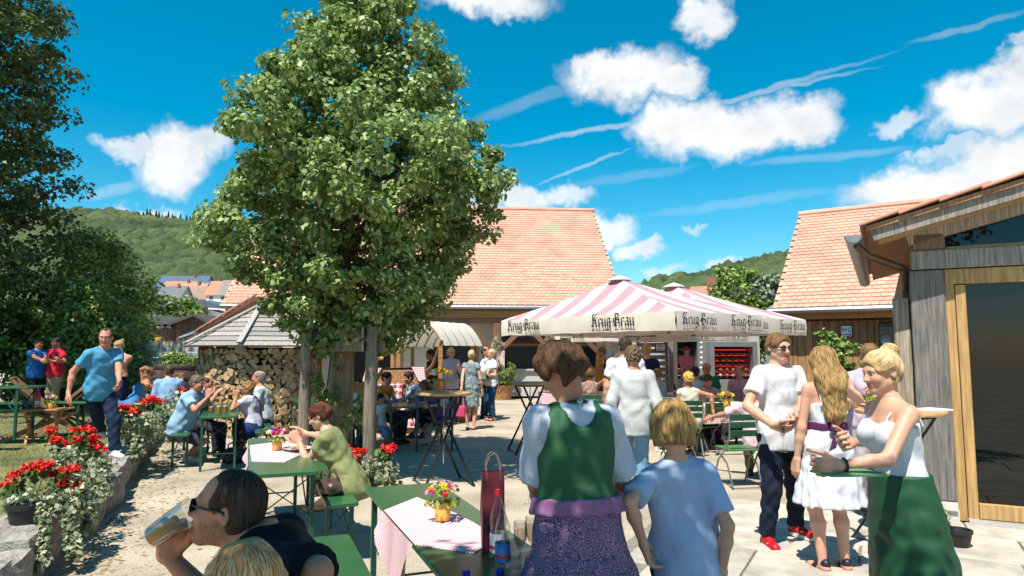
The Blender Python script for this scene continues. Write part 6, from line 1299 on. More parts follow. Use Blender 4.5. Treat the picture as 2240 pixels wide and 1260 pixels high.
for z, r in ((.12, .585), (.4, .645), (.62, .65), (.85, .625)): b = MB(); b.lathe([(r, z), (r+.006, z+.03), (r, z+.06)], n=28, cap=False); b.build('hoop', M('rust_hoop', (.07,.05,.045), .6, .3, metal=.5), o, smooth=True)
C, R_ = clumps([(.85,.5),(1.0,.55),(1.15,.3)], 30, 9, .1, .1, .14); v, q = leaves(C, R_, 30, .07, 9); link('foliage', np_mesh('foliage', v, q, MID, smooth=False), o); b = MB(); b.lathe([(.58, .86), (.01, .9)], n=20); b.build('soil', M('soil', (.05,.035,.025), .95, .3), o)
fc_ = thing('plank_fence', 'grey horizontal plank fence before the brown gables', 'fence', (at(370, 800, 18).x, 18, .4)); rg = random.Random(6)
for k, y in enumerate((752, 764, 776, 788, 799)):
    A, B = at(296, y, 18.3), at(452, y+.5, 17.6); b = MB(); b.bar(A, B, .03, .125); b.build('plank', WOODG('fence_plank', (.42,.4,.37), .2), fc_, world=True)
for x in (300, 350, 402, 448): b = MB(); A = at(x, 748, 18.25); b.box((A.x, A.y+.07, A.z/2+.1), (.09, .09, A.z)); b.build('post', WOODG('fence_post', (.2,.17,.14), .2), fc_, world=True)
tree('shrub', 'thin climbing shrub growing through the plank fence', (at(385, 800, 17).x, 17, .4), [(.2,.35),(.6,.45),(1.2,.2)], 26, 26, .08, .16, MID, bark, .02, 'shrub', seed=51, nb=4)
tree('shrub', 'dark shrub at the left end of the plank fence', (at(318, 800, 17).x, 17, .4), [(.0,.5),(.6,.6),(1.1,.4)], 50, 30, .09, .2, DARK, bark, .02, 'shrub', seed=52, nb=4)
def deck_chair(label, p, rz, col):
    o = thing('deck_chair', label, 'deck chair', tuple(p), rz, 'wooden deck chairs on the lawn'); wd = woodm('deck_wood', (.3,.15,.06), (2, 2, 2), .1)
    for s in (-1, 1):
        b = MB(); b.bar((s*.27, -.5, .02), (s*.27, .48, .95), .025, .045); b.build('long_rail', wd, o); b = MB(); b.bar((s*.3, .55, .02), (s*.3, -.38, .42), .025, .045); b.build('cross_rail', wd, o); b = MB(); b.bar((s*.32, .02, .42), (s*.32, -.36, .5), .05, .02); b.build('arm', wd, o)
    for y, z, x in ((.48, .95, .27), (-.38, .42, .3), (-.5, .03, .27), (.55, .03, .3)): b = MB(); b.bar((-x-.02, y, z), (x+.02, y, z), .03, .03); b.build('cross_bar', wd, o)
    b = MB(); n = 10; vs = []
    for i in range(n+1): t = i/n; y = -.38+.86*t; z = .42+.53*t-.2*math.sin(math.pi*t*.9); vs += [(-.25, y, z), (.25, y, z)]
    b.add(vs, [(2*i, 2*i+1, 2*i+3, 2*i+2) for i in range(n)]); b.build('sling', cloth(col), o, smooth='all'); return o
def lawnp(px, d): p = at(px, 800, d); return Vector((p.x, d, lz(p.x, d)))
deck_chair('deck chair with the reclining woman in blue dress', lawnp(335, 13.0), math.radians(-50), (170,165,140)); deck_chair('deck chair with dark sling beside the two men', lawnp(150, 11.2), math.radians(-75), (60,52,46)); deck_chair('deck chair turned away beside the red bottle', lawnp(112, 10.8), math.radians(120), (60,60,60))
o = thing('side_stool', 'small orange wooden stool holding a red bottle and flowers', 'stool', tuple(lawnp(102, 10.3)), .2); wd = woodm('stool_wood', (.45,.2,.07), (2, 8, 8)); b = MB(); b.box((0, 0, .5), (.5, .34, .03), None, .006); b.build('stool_top', wd, o)
for sx in (-1, 1):
    for sy in (-1, 1): b = MB(); b.bar((sx*.2, sy*.13, .49), (sx*.16, -sy*.14, 0), .03, .03); b.build('leg', wd, o)
pp = lawnp(102, 10.3); bottle('red water bottle on the small orange stool', (pp.x-.1, pp.y, pp.z+.515), M('cap_red', (.6,.01,.02)), M('label_white', (.6,.65,.7)), .3, M('red_bottle', (.6,.03,.06), .2, .1)); bouquet('pink and yellow flowers on the small orange stool', (pp.x+.1, pp.y, pp.z+.515), .09, .09, (4, 2, 0, 5), True, 14)
# ---------------------------------------------------------------- market stalls with arched canvas
def arched(o, A, B, back, rise, nm, mat, ribs=5, under=None):
    """canvas vault: the arch spans A to B, extruded along back"""
    n = 14; m = ribs*2; vs = []; A, B, back = Vector(A), Vector(B), Vector(back)
    for j in range(m+1):
        for i in range(n+1): t = i/n; vs.append(A.lerp(B, t)+back*(j/m)+Vector((0, 0, rise*math.sin(math.pi*t)**.8-(.012*(j % 2)))))
    b = MB(); b.add(vs, [(j*(n+1)+i, j*(n+1)+i+1, (j+1)*(n+1)+i+1, (j+1)*(n+1)+i) for j in range(m) for i in range(n)]); b.build(nm, mat, o, world=True, smooth='all')
    for j in range(ribs+1):
        b = MB(); b.tube([A.lerp(B, i/n)+back*(j/ribs)+Vector((0, 0, rise*math.sin(math.pi*i/n)**.8-.02)) for i in range(n+1)], .016, 5); b.build('rib', woodm('rib_wood', (.25,.14,.06)), o, world=True)
can = M('stall_canvas_backlit', (.68,.6,.42), .85, .1, 3, trans=.3); can2 = M('stall_canvas_pale', (.76,.72,.62), .85, .08, 3, trans=.25)  # yellow copy: glow of light through canvas is put into its colour
s1_ = thing('market_stall', 'market stall under arched cream canvas beside the chatting women', 'stall', (at(950, 800, 15.6).x, 15.6, 0)); arched(s1_, at(868, 757, 15.2), at(968, 755, 15.0), Vector((.8, 1.7, 0)), .56, 'canvas', can2)
for x, y, d in ((872, 757, 15.25), (964, 755, 15.05), (1034, 752, 16.65), (945, 752, 16.9)): p = at(x, y, d); b = MB(); b.bar((p.x, p.y, 0), p, .09, .09); b.build('post', beamm, s1_, world=True)
b = MB(); A = at(905, 845, 15.4); B = at(967, 745, 15.0); b.tube([A, A.lerp(B, .5)+Vector((.12, 0, -.02)), B], [.05, .045, .04], 8); b.build('curved_brace', brownm, s1_, world=True, smooth=True)
p = at(955, 830, 16.4); b = MB(); b.box((p.x, p.y, .45), (1.5, .7, .9)); b.build('counter', woodm('stall_wood', (.28,.16,.08)), s1_, world=True)
for k in range(16): q = (p.x+random.uniform(-.65, .6), p.y+random.uniform(-.3, .1), .95); b = MB(); b.ball(q, (random.uniform(.05, .12), .07, random.uniform(.05, .16)), 7, jit=.2); b.build('goods', M('goods_%d' % (k % 5), [(.45,.25,.08), (.1,.05,.03), (.6,.5,.3), (.15,.2,.05), (.4,.08,.04)][k % 5], .6, .3, 10), s1_, world=True)
s2_ = thing('market_stall', 'market stall with ribbed canvas tinted yellow as if lit through behind the lime tree', 'stall', (at(790, 800, 16).x, 16, 0)); A = at(690, 754, 15.6); B = at(868, 757, 15.6); arched(s2_, A, A+Vector((0.2, 2.6, .3)), (B-A), .45, 'canvas', can, 7)
b = MB(); b.bar(A+Vector((0, -.02, -.03)), B+Vector((0, -.02, -.03)), .05, .09); b.build('eave_board', woodm('eave_wood', (.5,.3,.14), (.8, 8, 8)), s2_, world=True)
for p in (A+Vector((.1, .05, 0)), B+Vector((-.1, .05, 0)), A+Vector((.2, 2.5, .3)), B+Vector((0, 2.5, .3))): b = MB(); b.bar((p.x, p.y, 0), p, .08, .08); b.build('post', beamm, s2_, world=True)
p = at(800, 830, 16.6); b = MB(); b.box((p.x, p.y, .45), (1.6, .6, .9)); b.build('counter', woodm('stall_wood', (.28,.16,.08)), s2_, world=True)
for k in range(8): b = MB(); b.lathe([(.05, 0), (.06, .06), (.03, .16), (.03, .2)], (p.x-.7+k*.2, p.y-.1, .9), 8); b.build('goods', M('jar_dark', (.03,.02,.02), .3, .3), s2_, world=True, smooth=True)
# wicker bread stand draped with red gingham
p = at(868, 830, 13.9); o = thing('bread_stand', 'wooden bread stand draped with red gingham and pink cloth', 'stand', (p.x, 13.9, 0)); b = MB(); b.box((0, .25, .45), (1.1, .5, .9)); b.build('cabinet', woodm('stand_wood', (.3,.14,.06)), o)
for nm, pts, mt in (('gingham_front', [(-.42, -.03, .98), (.12, -.03, 1.0), (.1, -.06, .5), (-.45, -.06, .52)], REDG), ('gingham_side', [(.1, -.05, .62), (.62, -.05, .64), (.66, -.08, .1), (.05, -.08, .15)], REDG), ('pink_cloth', [(-.62, -.02, 1.3), (.5, -.02, 1.33), (.55, .4, 1.28), (-.6, .4, 1.28)], PINKF), ('pink_drape', [(-.62, -.04, 1.32), (-.3, -.04, 1.31), (-.5, -.06, 1.0), (-.68, -.06, 1.05)], PINKF), ('pink_drape', [(.3, -.04, 1.33), (.55, -.04, 1.33), (.6, -.06, 1.0), (.45, -.06, 1.05)], PINKF)):
    b = MB(); V0 = [Vector(x) for x in pts]; b.add(V0+[x+Vector((0, .02, 0)) for x in V0], [(0, 3, 2, 1), (4, 5, 6, 7), (0, 1, 5, 4), (1, 2, 6, 5), (2, 3, 7, 6), (3, 0, 4, 7)]); b.build(nm, mt, o)
b = MB(); b.box((0, .2, 1.12), (1.1, .4, .34), None, .03); b.build('basket', M('wicker', (.4,.19,.08)), o); b = MB(); b.tube([(-.5, .15, 1.4), (-.4, .13, 1.52), (-.3, .1, 1.5)], [.03, .05, .03], 8); b.build('loaf', M('crust', (.45,.22,.07), .7, .3), o, smooth=True)
# dried bundles on the posts
for px, y, lb in ((871, 765, 'dried grass bundle on the hall post behind the stall'), (1088, 757, 'dried grass bundle on the hall post by the hatch'), (1216, 753, 'dried straw wreath on the hall post behind the parasol')):
    p = at(px, y, 23.4); C = np.array([(random.gauss(0, .14), random.gauss(0, .08)-.1, random.gauss(0, .12)) for _ in range(24)]); v, q = leaves(C, np.full(24, .1), 26, .13, 60, 1, .3, .12); o = thing('straw_bundle', lb, 'straw', tuple(p), 0, 'straw bundles on the hall posts'); link('stalks', np_mesh('stalks', v, q, leafm('straw', (.4,.33,.2), (.7,.62,.45)) if 'straw' not in MATS else MATS['straw'], smooth=False), o); b = MB(); b.tube([(0, .05, .12), (0, 0, -.2)], .05, 6); b.build('core', brownm, o)
# ---------------------------------------------------------------- dining tables under the parasols
def dining(label, px, d, w, dp, rz=0):
    p = at(px, 850, d); o = thing('dining_table', label, 'table', (p.x, d, 0), rz, 'cloth covered tables under the parasols'); b = MB(); b.box((0, 0, .72), (w, dp, .03)); b.build('table_top', green, o)
    for sx in (-1, 1):
        for sy in (-1, 1): b = MB(); b.box((sx*(w/2-.08), sy*(dp/2-.08), .35), (.035, .035, .7)); b.build('leg', dgreen, o)
    b = MB(); n = 24; top = rrect(w+.02, dp+.02, .03, 5); m_ = len(top); lo_ = [(x*(1.03+.02*math.sin(i*1.7)), y*(1.03+.02*math.sin(i*1.7)), .48+.02*math.sin(i)) for i, (x, y) in enumerate(top)]; b.add([(x, y, .742) for x, y in top]+lo_, [tuple(range(m_))]+[(i, (i+1) % m_, m_+(i+1) % m_, m_+i) for i in range(m_)]); b.build('cloth', PINKF, o, smooth=True); return o
DT = [dining('pink covered table of the man with glasses under the parasol', 1570, 11.9, 1.3, .8, .3), dining('pink covered table behind the woman in brown pattern', 1262, 15.2, 1.6, .8, .1), dining('pink covered table in the middle under the parasols', 1465, 14.8, 1.7, .8, .2), dining('pink covered table behind the young man in white', 1730, 13.6, 1.8, .8, -.3)]
for k, (x, d) in enumerate(((1555, 11.6), (1568, 11.7), (1580, 12.0), (1700, 13.4), (1720, 13.5), (1562, 12.1))): p = at(x, 800, d); flute(('first glass from the left, second glass from the left, middle glass,left glass,right glass,rear glass'.replace(', ', ',').split(',')[k])+(' on the table of the man with glasses' if d < 13 else ' on the table behind the young man'), (p.x, d, .745), .18, name='drinking_glass', group='glasses under the parasols %d' % (d < 13))
p = at(1475, 800, 14.5); bottle('brown sauce bottle on the middle table under the parasols', (p.x, 14.5, .745), None, M('label_white', (.6,.65,.7)), .24, M('brown_bottle', (.06,.02,.01), .15, .1))
for k in range(7): x = 868+k*7.5; p = gp(x, 884-(k % 3)*5, .763); (flute if k % 2 else bottle)(*(('%s glass on the family table behind the tree posts' % ('left', 'middle', 'right')[k//2], tuple(p), .17, False, 'drinking_glass', 'glasses on the family table') if k % 2 else ('%s blue labelled water bottle on the family table' % ('leftmost', 'second', 'third', 'rightmost')[k//2], tuple(p), None if k else capb, bl, .22)))
# ---------------------------------------------------------------- grill stand at the back right
GP_ = Plane(EP.pt(.3, 0, -3.4), (.99, .05)); gs = thing('grill_stand', 'snack stand with steel grill cabinets glowing red at the back', 'stand', tuple(GP_.pt(2, 0, 0))); stl = M('steel_sheet', (.4,.42,.43), .35, .12, 3, metal=.6); glow = bpy.data.materials.new('heating_element'); glow.use_nodes = True; gb = glow.node_tree.nodes['Principled BSDF']; gb.inputs['Base Color'].default_value = (.3,.02,.01,1); gb.inputs['Emission Color'].default_value = (1,.06,.03,1); gb.inputs['Emission Strength'].default_value = .45
b = MB(); GP_.pbox(b, 1335, 735, 1665, 866, 1.6, .1); b.build('rear_wall', M('trailer_wall', (.45,.46,.46), .6, .1), gs, world=True)
def cab(x0, y0, x1, y1, nm, chick):
    b = MB(); a0, z1 = GP_.sz(x0, y0, .0); a1, z0 = GP_.sz(x1, y1, .0); fw = .14
    for r in ((a0, a1, z1-fw, z1), (a0, a0+fw, 0.05, z1-fw), (a1-fw, a1, .05, z1-fw), (a0+fw, a1-fw, .05, .8)): GP_.box(b, *r, 0, .8)
    ob = b.build(nm, stl, gs, world=True); b = MB(); GP_.box(b, a0+fw, a1-fw, .8, z1-fw, .72, .78); b.build('cabinet_back', darkm, gs, world=True)
    for k in range(5):
        z = .92+k*(z1-fw-.95)/5; b = MB(); b.tube([GP_.pt(a0+fw, z, .35), GP_.pt(a1-fw, z, .35)], .012, 6); b.build('spit', stl, gs, world=True)
        if chick:
            b = MB(); b.tube([GP_.pt(a0+fw, z+.1, .6), GP_.pt(a1-fw, z+.1, .6)], .02, 6); b.build('heating_element', glow, gs, world=True)
            for i in range(6): a = a0+fw+.1+i*(a1-a0-2*fw-.2)/5; b = MB(); b.ball(GP_.pt(a, z, .35), (.085, .1, .075), 8, jit=.1); b.build('roast', M('roast_meat', (.2,.04,.02), .35, .4, 20), gs, world=True, smooth=True)
cab(1462, 737, 1538, 850, 'left_cabinet', False); cab(1552, 748, 1660, 850, 'right_cabinet', True)
b = MB(); a0, z1 = GP_.sz(1300, 737, -.6); a1, z0 = GP_.sz(1402, 742, -.6); GP_.box(b, a0, a1, z0, z1, -.6, -.5); b.build('red_awning_edge', M('awning_red', (.6,.03,.03), .7, .1), gs, world=True)
for k in range(6): p = at(1534, 750+k*11, GP_.pt(0, 0, -.1).y-.25); b = MB(); b.ball(p, .045, 8); b.build('bulb', M('bulb_white', (.8,.78,.7), .3, .05), gs, world=True, smooth=True)
sf = thing('slatted_screen', 'weathered horizontal slat screen beside the grill cabinets', 'screen', tuple(EP.pt(1.5, 0, -4))); 
for k in range(8):
    b = MB(); a0, z1 = GP_.sz(1392, 750+k*13.5, -.5); a1, z0 = GP_.sz(1462, 750+k*13.5+9, -.5); GP_.box(b, a0, a1, z0, z1, -.5, -.47); b.build('slat', WOODG('screen_slat', (.24,.21,.18), .2), sf, world=True)
for x in (1396, 1458): b = MB(); a0, z1 = GP_.sz(x, 748, -.45); GP_.box(b, a0-.04, a0+.04, 0, z1, -.465, -.4); b.build('post', WOODG('screen_post', (.2,.18,.15), .2), sf, world=True)
sf = thing('slatted_screen', 'weathered slat screen left of the board wall downpipe', 'screen', tuple(at(1715, 800, 17.5)*1-Vector((0, 0, at(1715, 800, 17.5).z))))
for k in range(7): A, B = at(1698, 752+k*15, 17.4), at(1722, 752+k*15, 17.2); b = MB(); b.bar(A, B, .03, .13); b.build('slat', WOODG('screen_slat', (.24,.21,.18), .2), sf, world=True)
b = MB(); A, B = at(1675, 750, 17.8), at(1697, 750, 17.6); b.bar(Vector((A.x, A.y, .9)), Vector((B.x, B.y, .9)), .05, 1.85); b.build('zinc_panel', M('zinc_blue', (.28,.36,.4), .5, .1, metal=.4), sf, world=True)
# rose on the board wall
C = np.array([tuple(at(random.gauss(1838, 16), random.uniform(755, 860), 15.2+random.uniform(-.15, .15))) for _ in range(70)]+[tuple(at(random.gauss(1808, 9), random.uniform(722, 780), 15.6)) for _ in range(26)]); B0 = Vector((at(1835, 800, 15.2).x, 15.2, 0)); o = thing('climbing_rose', 'green climbing rose below the WC sign', 'rose', tuple(B0)); v, q = leaves(C-np.array(B0), np.full(len(C), .16), 34, .09, 71); link('foliage', np_mesh('foliage', v, q, MID, smooth=False), o); b = MB(); b.tube([(0, 0, 0), (.1, .1, .8), (-.1, .1, 1.6)], .02, 5); b.build('stem', bark, o)
for k in range(6): ob = link('flower_head', fh[k % 4], o, at(random.uniform(1820, 1860), random.uniform(780, 850), 15.0)-B0)
# pink towel on the hall post and menu sheets on the standing table
p = at(1094, 768, 23.3); b = MB(); vs = []
for i in range(9):
    for j in range(7): vs.append((p.x-.15+.3*i/8, p.y+.05*math.sin(i*2), p.z-1.0*j/6+.02*math.sin(i)))
b.add(vs, [(i*7+j, i*7+j+1, (i+1)*7+j+1, (i+1)*7+j) for i in range(8) for j in range(6)]); tag(b.build('checked_towel', PINKF, smooth='all'), 'pink checked towel hanging on the hall post by the couple', 'towel')
b = MB(); b.box((0, 0, 0), (.3, .21, .012)); o = b.build('menu_sheets', M('paper', (.75,.74,.7), .7, .03)); o.location = (3.62, 5.98, 1.146); o.rotation_euler = (0, 0, .4); tag(o, 'white menu sheets on the standing table by the pavilion', 'paper')
# ---------------------------------------------------------------- people
SH = lambda st, c, **k: dict(st=st, c=c, **k)
BR, DK, BL, GY, LB, WH_ = (92,66,46), (40,30,26), (205,172,115), (140,135,128), (160,126,82), (215,210,204)
T = lambda c, **k: dict(c=c, **k)
GF = 'people eating under the parasols'
# ---- foreground
dm = seated('man in dark navy shirt and sunglasses drinking beer in the foreground', (497, 1110, 2.3), -86, 1.82, 'm', seat=.3, lean=22, head=(0, -8, 0), neck=3.5, nl=.066, skin='tan', res=3, hair=SH('crop', (46,37,33), th=.005, amp=.0015, fz=.035, fr=140, strands=1400, c2=(74,58,50), wave=.3), glasses='sun', beard=(.5,.45,.45), expr='open', top=T((15,19,32), sl=.98, collar=True, lo=.03), bot=dict(kind='trousers', c=(50,60,85)), rh=('p', 368, 1215, 2.42), rp=(0, -.2, -1), hr=dict(d=(.1, .12, 1), curl=38, t=(0, 1, .2), c=(1, 0, 0)), lh=('p', 600, 1330, 2.1))
mB, mT = at(326, 1180, 2.33), at(420, 1116, 2.31); ax = (mT-mB).normalized(); x_ = ax.orthogonal().normalized(); Rm = Matrix((x_, ax.cross(x_), ax)).transposed(); Lm = (mT-mB).length
o = thing('beer_glass', 'tilted half litre beer glass at the lips of the drinking man', 'glass', tuple(mB)); b = MB(); b.lathe([(.036, 0), (.037, .008), (.046, Lm*.98), (.046, Lm), (.0445, Lm), (.035, .014), (.001, .014)], n=28, R=Rm, cap=False); b.build('glass', jarg, o, smooth=True)
b = MB(); b.lathe([(.001, .016), (.0345, .0165), (.0442, Lm*.97)], n=28, R=Rm); me = b.mesh('beer', M('beer_dark', (.8,.42,.06), .1, .15, 9, spec=.5, trans=.55), True); bm = bmesh.new(); bm.from_mesh(me); lev = Vector((0, 0, (mT-mB).z*.42)); r_ = bmesh.ops.bisect_plane(bm, geom=bm.verts[:]+bm.edges[:]+bm.faces[:], plane_co=lev, plane_no=(0, 0, 1), clear_outer=True); bmesh.ops.contextual_create(bm, geom=[e for e in r_['geom_cut'] if isinstance(e, bmesh.types.BMEdge)]); bm.to_mesh(me); bm.free(); link('beer', me, o)
seated('blonde child with long hair seen from behind in the foreground', (532, 1278, 1.75), -150, 1.3, 'c', res=2, hair=SH('long', (218,150,96), ln=.3, th=.016, strands=1500, c2=(246,192,142), part=(.02, .0, .12)), top=T((190,190,195)), bot=dict(kind='trousers', c=(60,70,90)))
dw_face = -163
dw = person('woman in green bodice and purple skirt seen from behind', tuple(at(1262, 800, 2.85)-Vector((0, 0, CAMH)))[:2]+(0,), dw_face, 1.70, 'f', lean=5, head=(42, 30, 8), neck=.6, skin='tan', res=3, hair=SH('short', (40,28,22), th=.03, amp=.006, fr=60, strands=1600, c2=(92,66,46), part=(.0, .05, .12), wave=.6), top=T((206,214,232), sl=.86, lo=.016, slo=.028, flare=.02, tuck=1, name='blouse'), lh=('p', 1185, 1118, 3.15), rh=('p', 1330, 1110, 3.2), lp=(.45, .4, -1), rp=(-.45, .4, -1), hl=dict(curl=50))
c = dw['cl']
pais = bpy.data.materials.new('paisley_purple'); pais.use_nodes = True; nt = pais.node_tree; pb3 = nt.nodes['Principled BSDF']; pb3.inputs['Roughness'].default_value = .55; tcn = nt.nodes.new('ShaderNodeTexCoord'); vo = nt.nodes.new('ShaderNodeTexVoronoi'); vo.inputs['Scale'].default_value = 62; nt.links.new(tcn.outputs['Object'], vo.inputs['Vector']); wv_ = nt.nodes.new('ShaderNodeMath'); wv_.operation = 'SINE'; ml_ = nt.nodes.new('ShaderNodeMath'); ml_.operation = 'MULTIPLY'; ml_.inputs[1].default_value = 17; nt.links.new(vo.outputs['Distance'], ml_.inputs[0]); nt.links.new(ml_.outputs[0], wv_.inputs[0]); rp3 = nt.nodes.new('ShaderNodeValToRGB'); nt.links.new(wv_.outputs[0], rp3.inputs[0]); rp3.color_ramp.elements[0].color = (.06,.03,.065,1); rp3.color_ramp.elements[1].color = (.33,.17,.34,1); rp3.color_ramp.elements[0].position = .1; rp3.color_ramp.elements[1].position = .55; nt.links.new(rp3.outputs[0], pb3.inputs['Base Color'])
build_bottom(c, dict(kind='skirt', m=pais, ln=.40, flare=.125, pl=24, amp=.085, rise=.098, wr=.003, lo=.034))
H_ = 1.70; up_, rx_, fy_, Pv_ = c['up'], c['rx'], c['fy'], c['Pv']
build_top(c, dict(m=M('bodice_green', (.014,.085,.03), .75, .25, 9, bump=.3, bscale=200), sl=0, lo=.036, name='bodice', hem=.07, bulk=0, wr=.002,
    subs=[(Pv_+up_*.262*H_+rx_*sg*.128*H_, (.046*H_, .12*H_, .08*H_)) for sg in (1, -1)]+[(Pv_+up_*.335*H_+fy_*.05*H_, (.044*H_, .09*H_, .072*H_)), (Pv_+up_*.325*H_-fy_*.05*H_, (.044*H_, .09*H_, .1*H_))]))
S = Sdf(); S.loft(Pv_, rx_, fy_, up_, np.array([.062, .08, .1])*H_, np.interp(np.array([.062, .08, .1])*H_, c['ts'], c['ta'])+.056, np.interp(np.array([.062, .08, .1])*H_, c['ts'], c['tb'])+.056, k=.01); S.wr = (.003, 60, 1); link('apron_band', np_mesh('apron_band', *S.mesh(.009), M('apron_purple', (.24,.1,.22), .7, .15, 30)), c['R0'])
b = MB(); n = 40; C0 = c['Nk']+up_*.012*H_
for i in range(n): a = 2*math.pi*i/n; b.ball(C0+rx_*.062*math.sin(a)+fy_*.066*math.cos(a)-up_*.02*(1-math.cos(a)), .0075, 7)
ob = b.build('bead_necklace', M('black_beads', (.012,.011,.013), .3, .1), c['R0'], smooth='all'); b = MB(); b.lathe([(.014, 0), (.014, .006), (.006, .008)], n=14, c=C0+fy_*.07-up_*.0, R=Matrix.Rotation(-1.3, 3, 'X')); b.build('clasp', M('pewter', (.25,.26,.27), .3, .1, metal=.9), ob)
flute('empty stemmed glass held by the woman in the bodice', at(1158, 1105, 3.15), .17, False, group='stemmed glasses held in hands')
by_ = person('boy with blond bob in light blue T-shirt seen from behind', tuple(at(1492, 800, 3.05)-Vector((0, 0, CAMH)))[:2]+(0,), 176, at(1525, 905, 3.05).z/.985, 'c', lean=2, side=4, head=(-22, 12, 5), res=3, hair=SH('bob', (142,106,62), ln=.085, th=.02, strands=1300, c2=(186,148,92), part=(.0, .03, .12), wave=.15), top=T((184,204,240), sl=.8, lo=.016, flare=.024, hem=-.03, bulk=.7, wr=.008, fr=24), bot=dict(kind='shorts', c=(58,60,58)), lh=('p', 1408, 1190, 2.95), rh=('p', 1580, 1250, 3.0))
# ---- right group
def print_tee():
    """white cotton with a washed out grey print across the chest"""
    m = cloth((237,237,240), name='printed_white_cotton'); nt = m.node_tree; nd = nt.nodes; lk = nt.links; b = nd['Principled BSDF']; src = b.inputs['Base Color'].links[0].from_socket
    t = nd.new('ShaderNodeTexCoord'); s = nd.new('ShaderNodeSeparateXYZ'); lk.new(t.outputs['Object'], s.inputs[0])
    def mth(op, x, y=None):
        n = nd.new('ShaderNodeMath'); n.operation = op
        for i, v in enumerate((x, y)):
            if v is None: continue
            if isinstance(v, (int, float)): n.inputs[i].default_value = v
            else: lk.new(v, n.inputs[i])
        return n.outputs[0]
    x = s.outputs[0]; z = mth('SUBTRACT', s.outputs[2], 1.22); dia = mth('ABSOLUTE', mth('SUBTRACT', mth('ABSOLUTE', mth('MULTIPLY', x, 1.1)), mth('ABSOLUTE', z)))
    st = mth('MAXIMUM', mth('LESS_THAN', dia, .012), mth('MAXIMUM', mth('LESS_THAN', mth('ABSOLUTE', z), .022), mth('LESS_THAN', mth('ABSOLUTE', x), .016)))
    ins = mth('MULTIPLY', mth('MULTIPLY', mth('LESS_THAN', mth('ABSOLUTE', x), .15), mth('LESS_THAN', mth('ABSOLUTE', z), .15)), mth('LESS_THAN', s.outputs[1], -.02))
    n = nd.new('ShaderNodeTexNoise'); n.inputs['Scale'].default_value = 60; lk.new(t.outputs['Object'], n.inputs['Vector'])
    f = mth('MULTIPLY', mth('MULTIPLY', st, ins), mth('MULTIPLY', n.outputs['Fac'], .5)); mx = nd.new('ShaderNodeMix'); mx.data_type = 'RGBA'; lk.new(f, mx.inputs['Factor']); lk.new(src, mx.inputs['A']); mx.inputs['B'].default_value = (.3, .31, .34, 1); lk.new(mx.outputs['Result'], b.inputs['Base Color']); return m
ym = person('young man in white T-shirt, sunglasses and red sneakers', (2.3, 5.95, 0), 12, at(1645, 728, 5.9).z/.995, 'm', twist=6, head=(8, 4, 0), res=3, hair=SH('short', (112,82,54), th=.011, fz=.018, strands=900, amp=.003, part=(.03, -.02, .12)), glasses='sun', expr='open', top=T((236,236,240), m=print_tee(), sl=.62, lo=.022, hem=-.075, bulk=.5, wr=.006, fr=28), bot=dict(kind='trousers', c=(30,38,58), w=.042, wr=.007, fr=38), shoe=dict(c=(178,16,28), kind='sneaker', tick=1), rh=('p', 1690, 930, 5.62), lh=('p', 1742, 925, 5.66), rp=(-1, .6, -.5), lp=(1, .6, -.5), hr=dict(d=(.75, -.5, -.25), curl=26), hl=dict(d=(-.5, -.6, .1), curl=36), lf=('g', 1742, 1178), rf=('g', 1678, 1196))
flute('stemmed glass of white wine held by the young man', at(1714, 990, 5.55), .26, True, name='wine_glass', group='stemmed glasses held in hands')
wg_ = person('girl with long hair in white dress with purple sash', (2.42, 5.32, 0), 186, 1.70, 'f', head=(-18, 4, 0), res=3, hair=SH('long', (140,106,62), ln=.3, th=.014, strands=1500, c2=(186,150,98), wave=.35), top=T((234,234,240), kind='strap', topz=.215, sw=.016, lo=.012), bot=dict(kind='skirt', c=(234,234,240), ln=.235, flare=.05, pl=11, amp=.06, rise=.1, lo=.016), shoe=dict(c=(22,20,34), kind='heel'), lh=('p', 1738, 1040, 5.35), rh=('p', 1862, 850, 5.75), rp=(-.6, .6, -.9), hr=dict(d=(.1, -.5, .9), curl=20), spread=.09)
c = wg_['cl']; H_ = 1.7; S = Sdf(); tt = np.array([.095, .115, .13])*H_; S.loft(c['Pv'], c['rx'], c['fy'], c['up'], tt, np.interp(tt, c['ts'], c['ta'])+.026, np.interp(tt, c['ts'], c['tb'])+.028, k=.01); pur = M('purple_satin', (.075,.012,.06), .3, .2, 12, bump=.4, bscale=20, dist=.01); sash = link('sash', np_mesh('sash', *S.mesh(.01), pur), c['R0'])
bk_ = c['Pv']+c['up']*.11*H_+c['fy']*(np.interp(.11*H_, c['ts'], c['tb'])+.035)
for s_, ln in ((-1, .2), (1, .24)):
    b = MB(); vs = []
    for i in range(7): t = i/6; p = bk_+c['rx']*s_*(.012+.05*t)+V3(0, .015*math.sin(t*4), -ln*t); w_ = .012+.02*t; vs += [p-c['rx']*w_, p+c['rx']*w_]
    b.add(vs, [(2*i, 2*i+1, 2*i+3, 2*i+2) for i in range(6)]); b.build('sash_tail', pur, sash, smooth='all')
    b = MB(); b.tube([bk_, bk_+c['rx']*s_*.045+V3(0, .02, .02), bk_+c['rx']*s_*.06+V3(0, .015, -.012), bk_+c['rx']*s_*.01+V3(0, .01, -.008)], [.01, .018, .014, .008], 8); b.build('sash_loop', pur, sash, smooth='all')
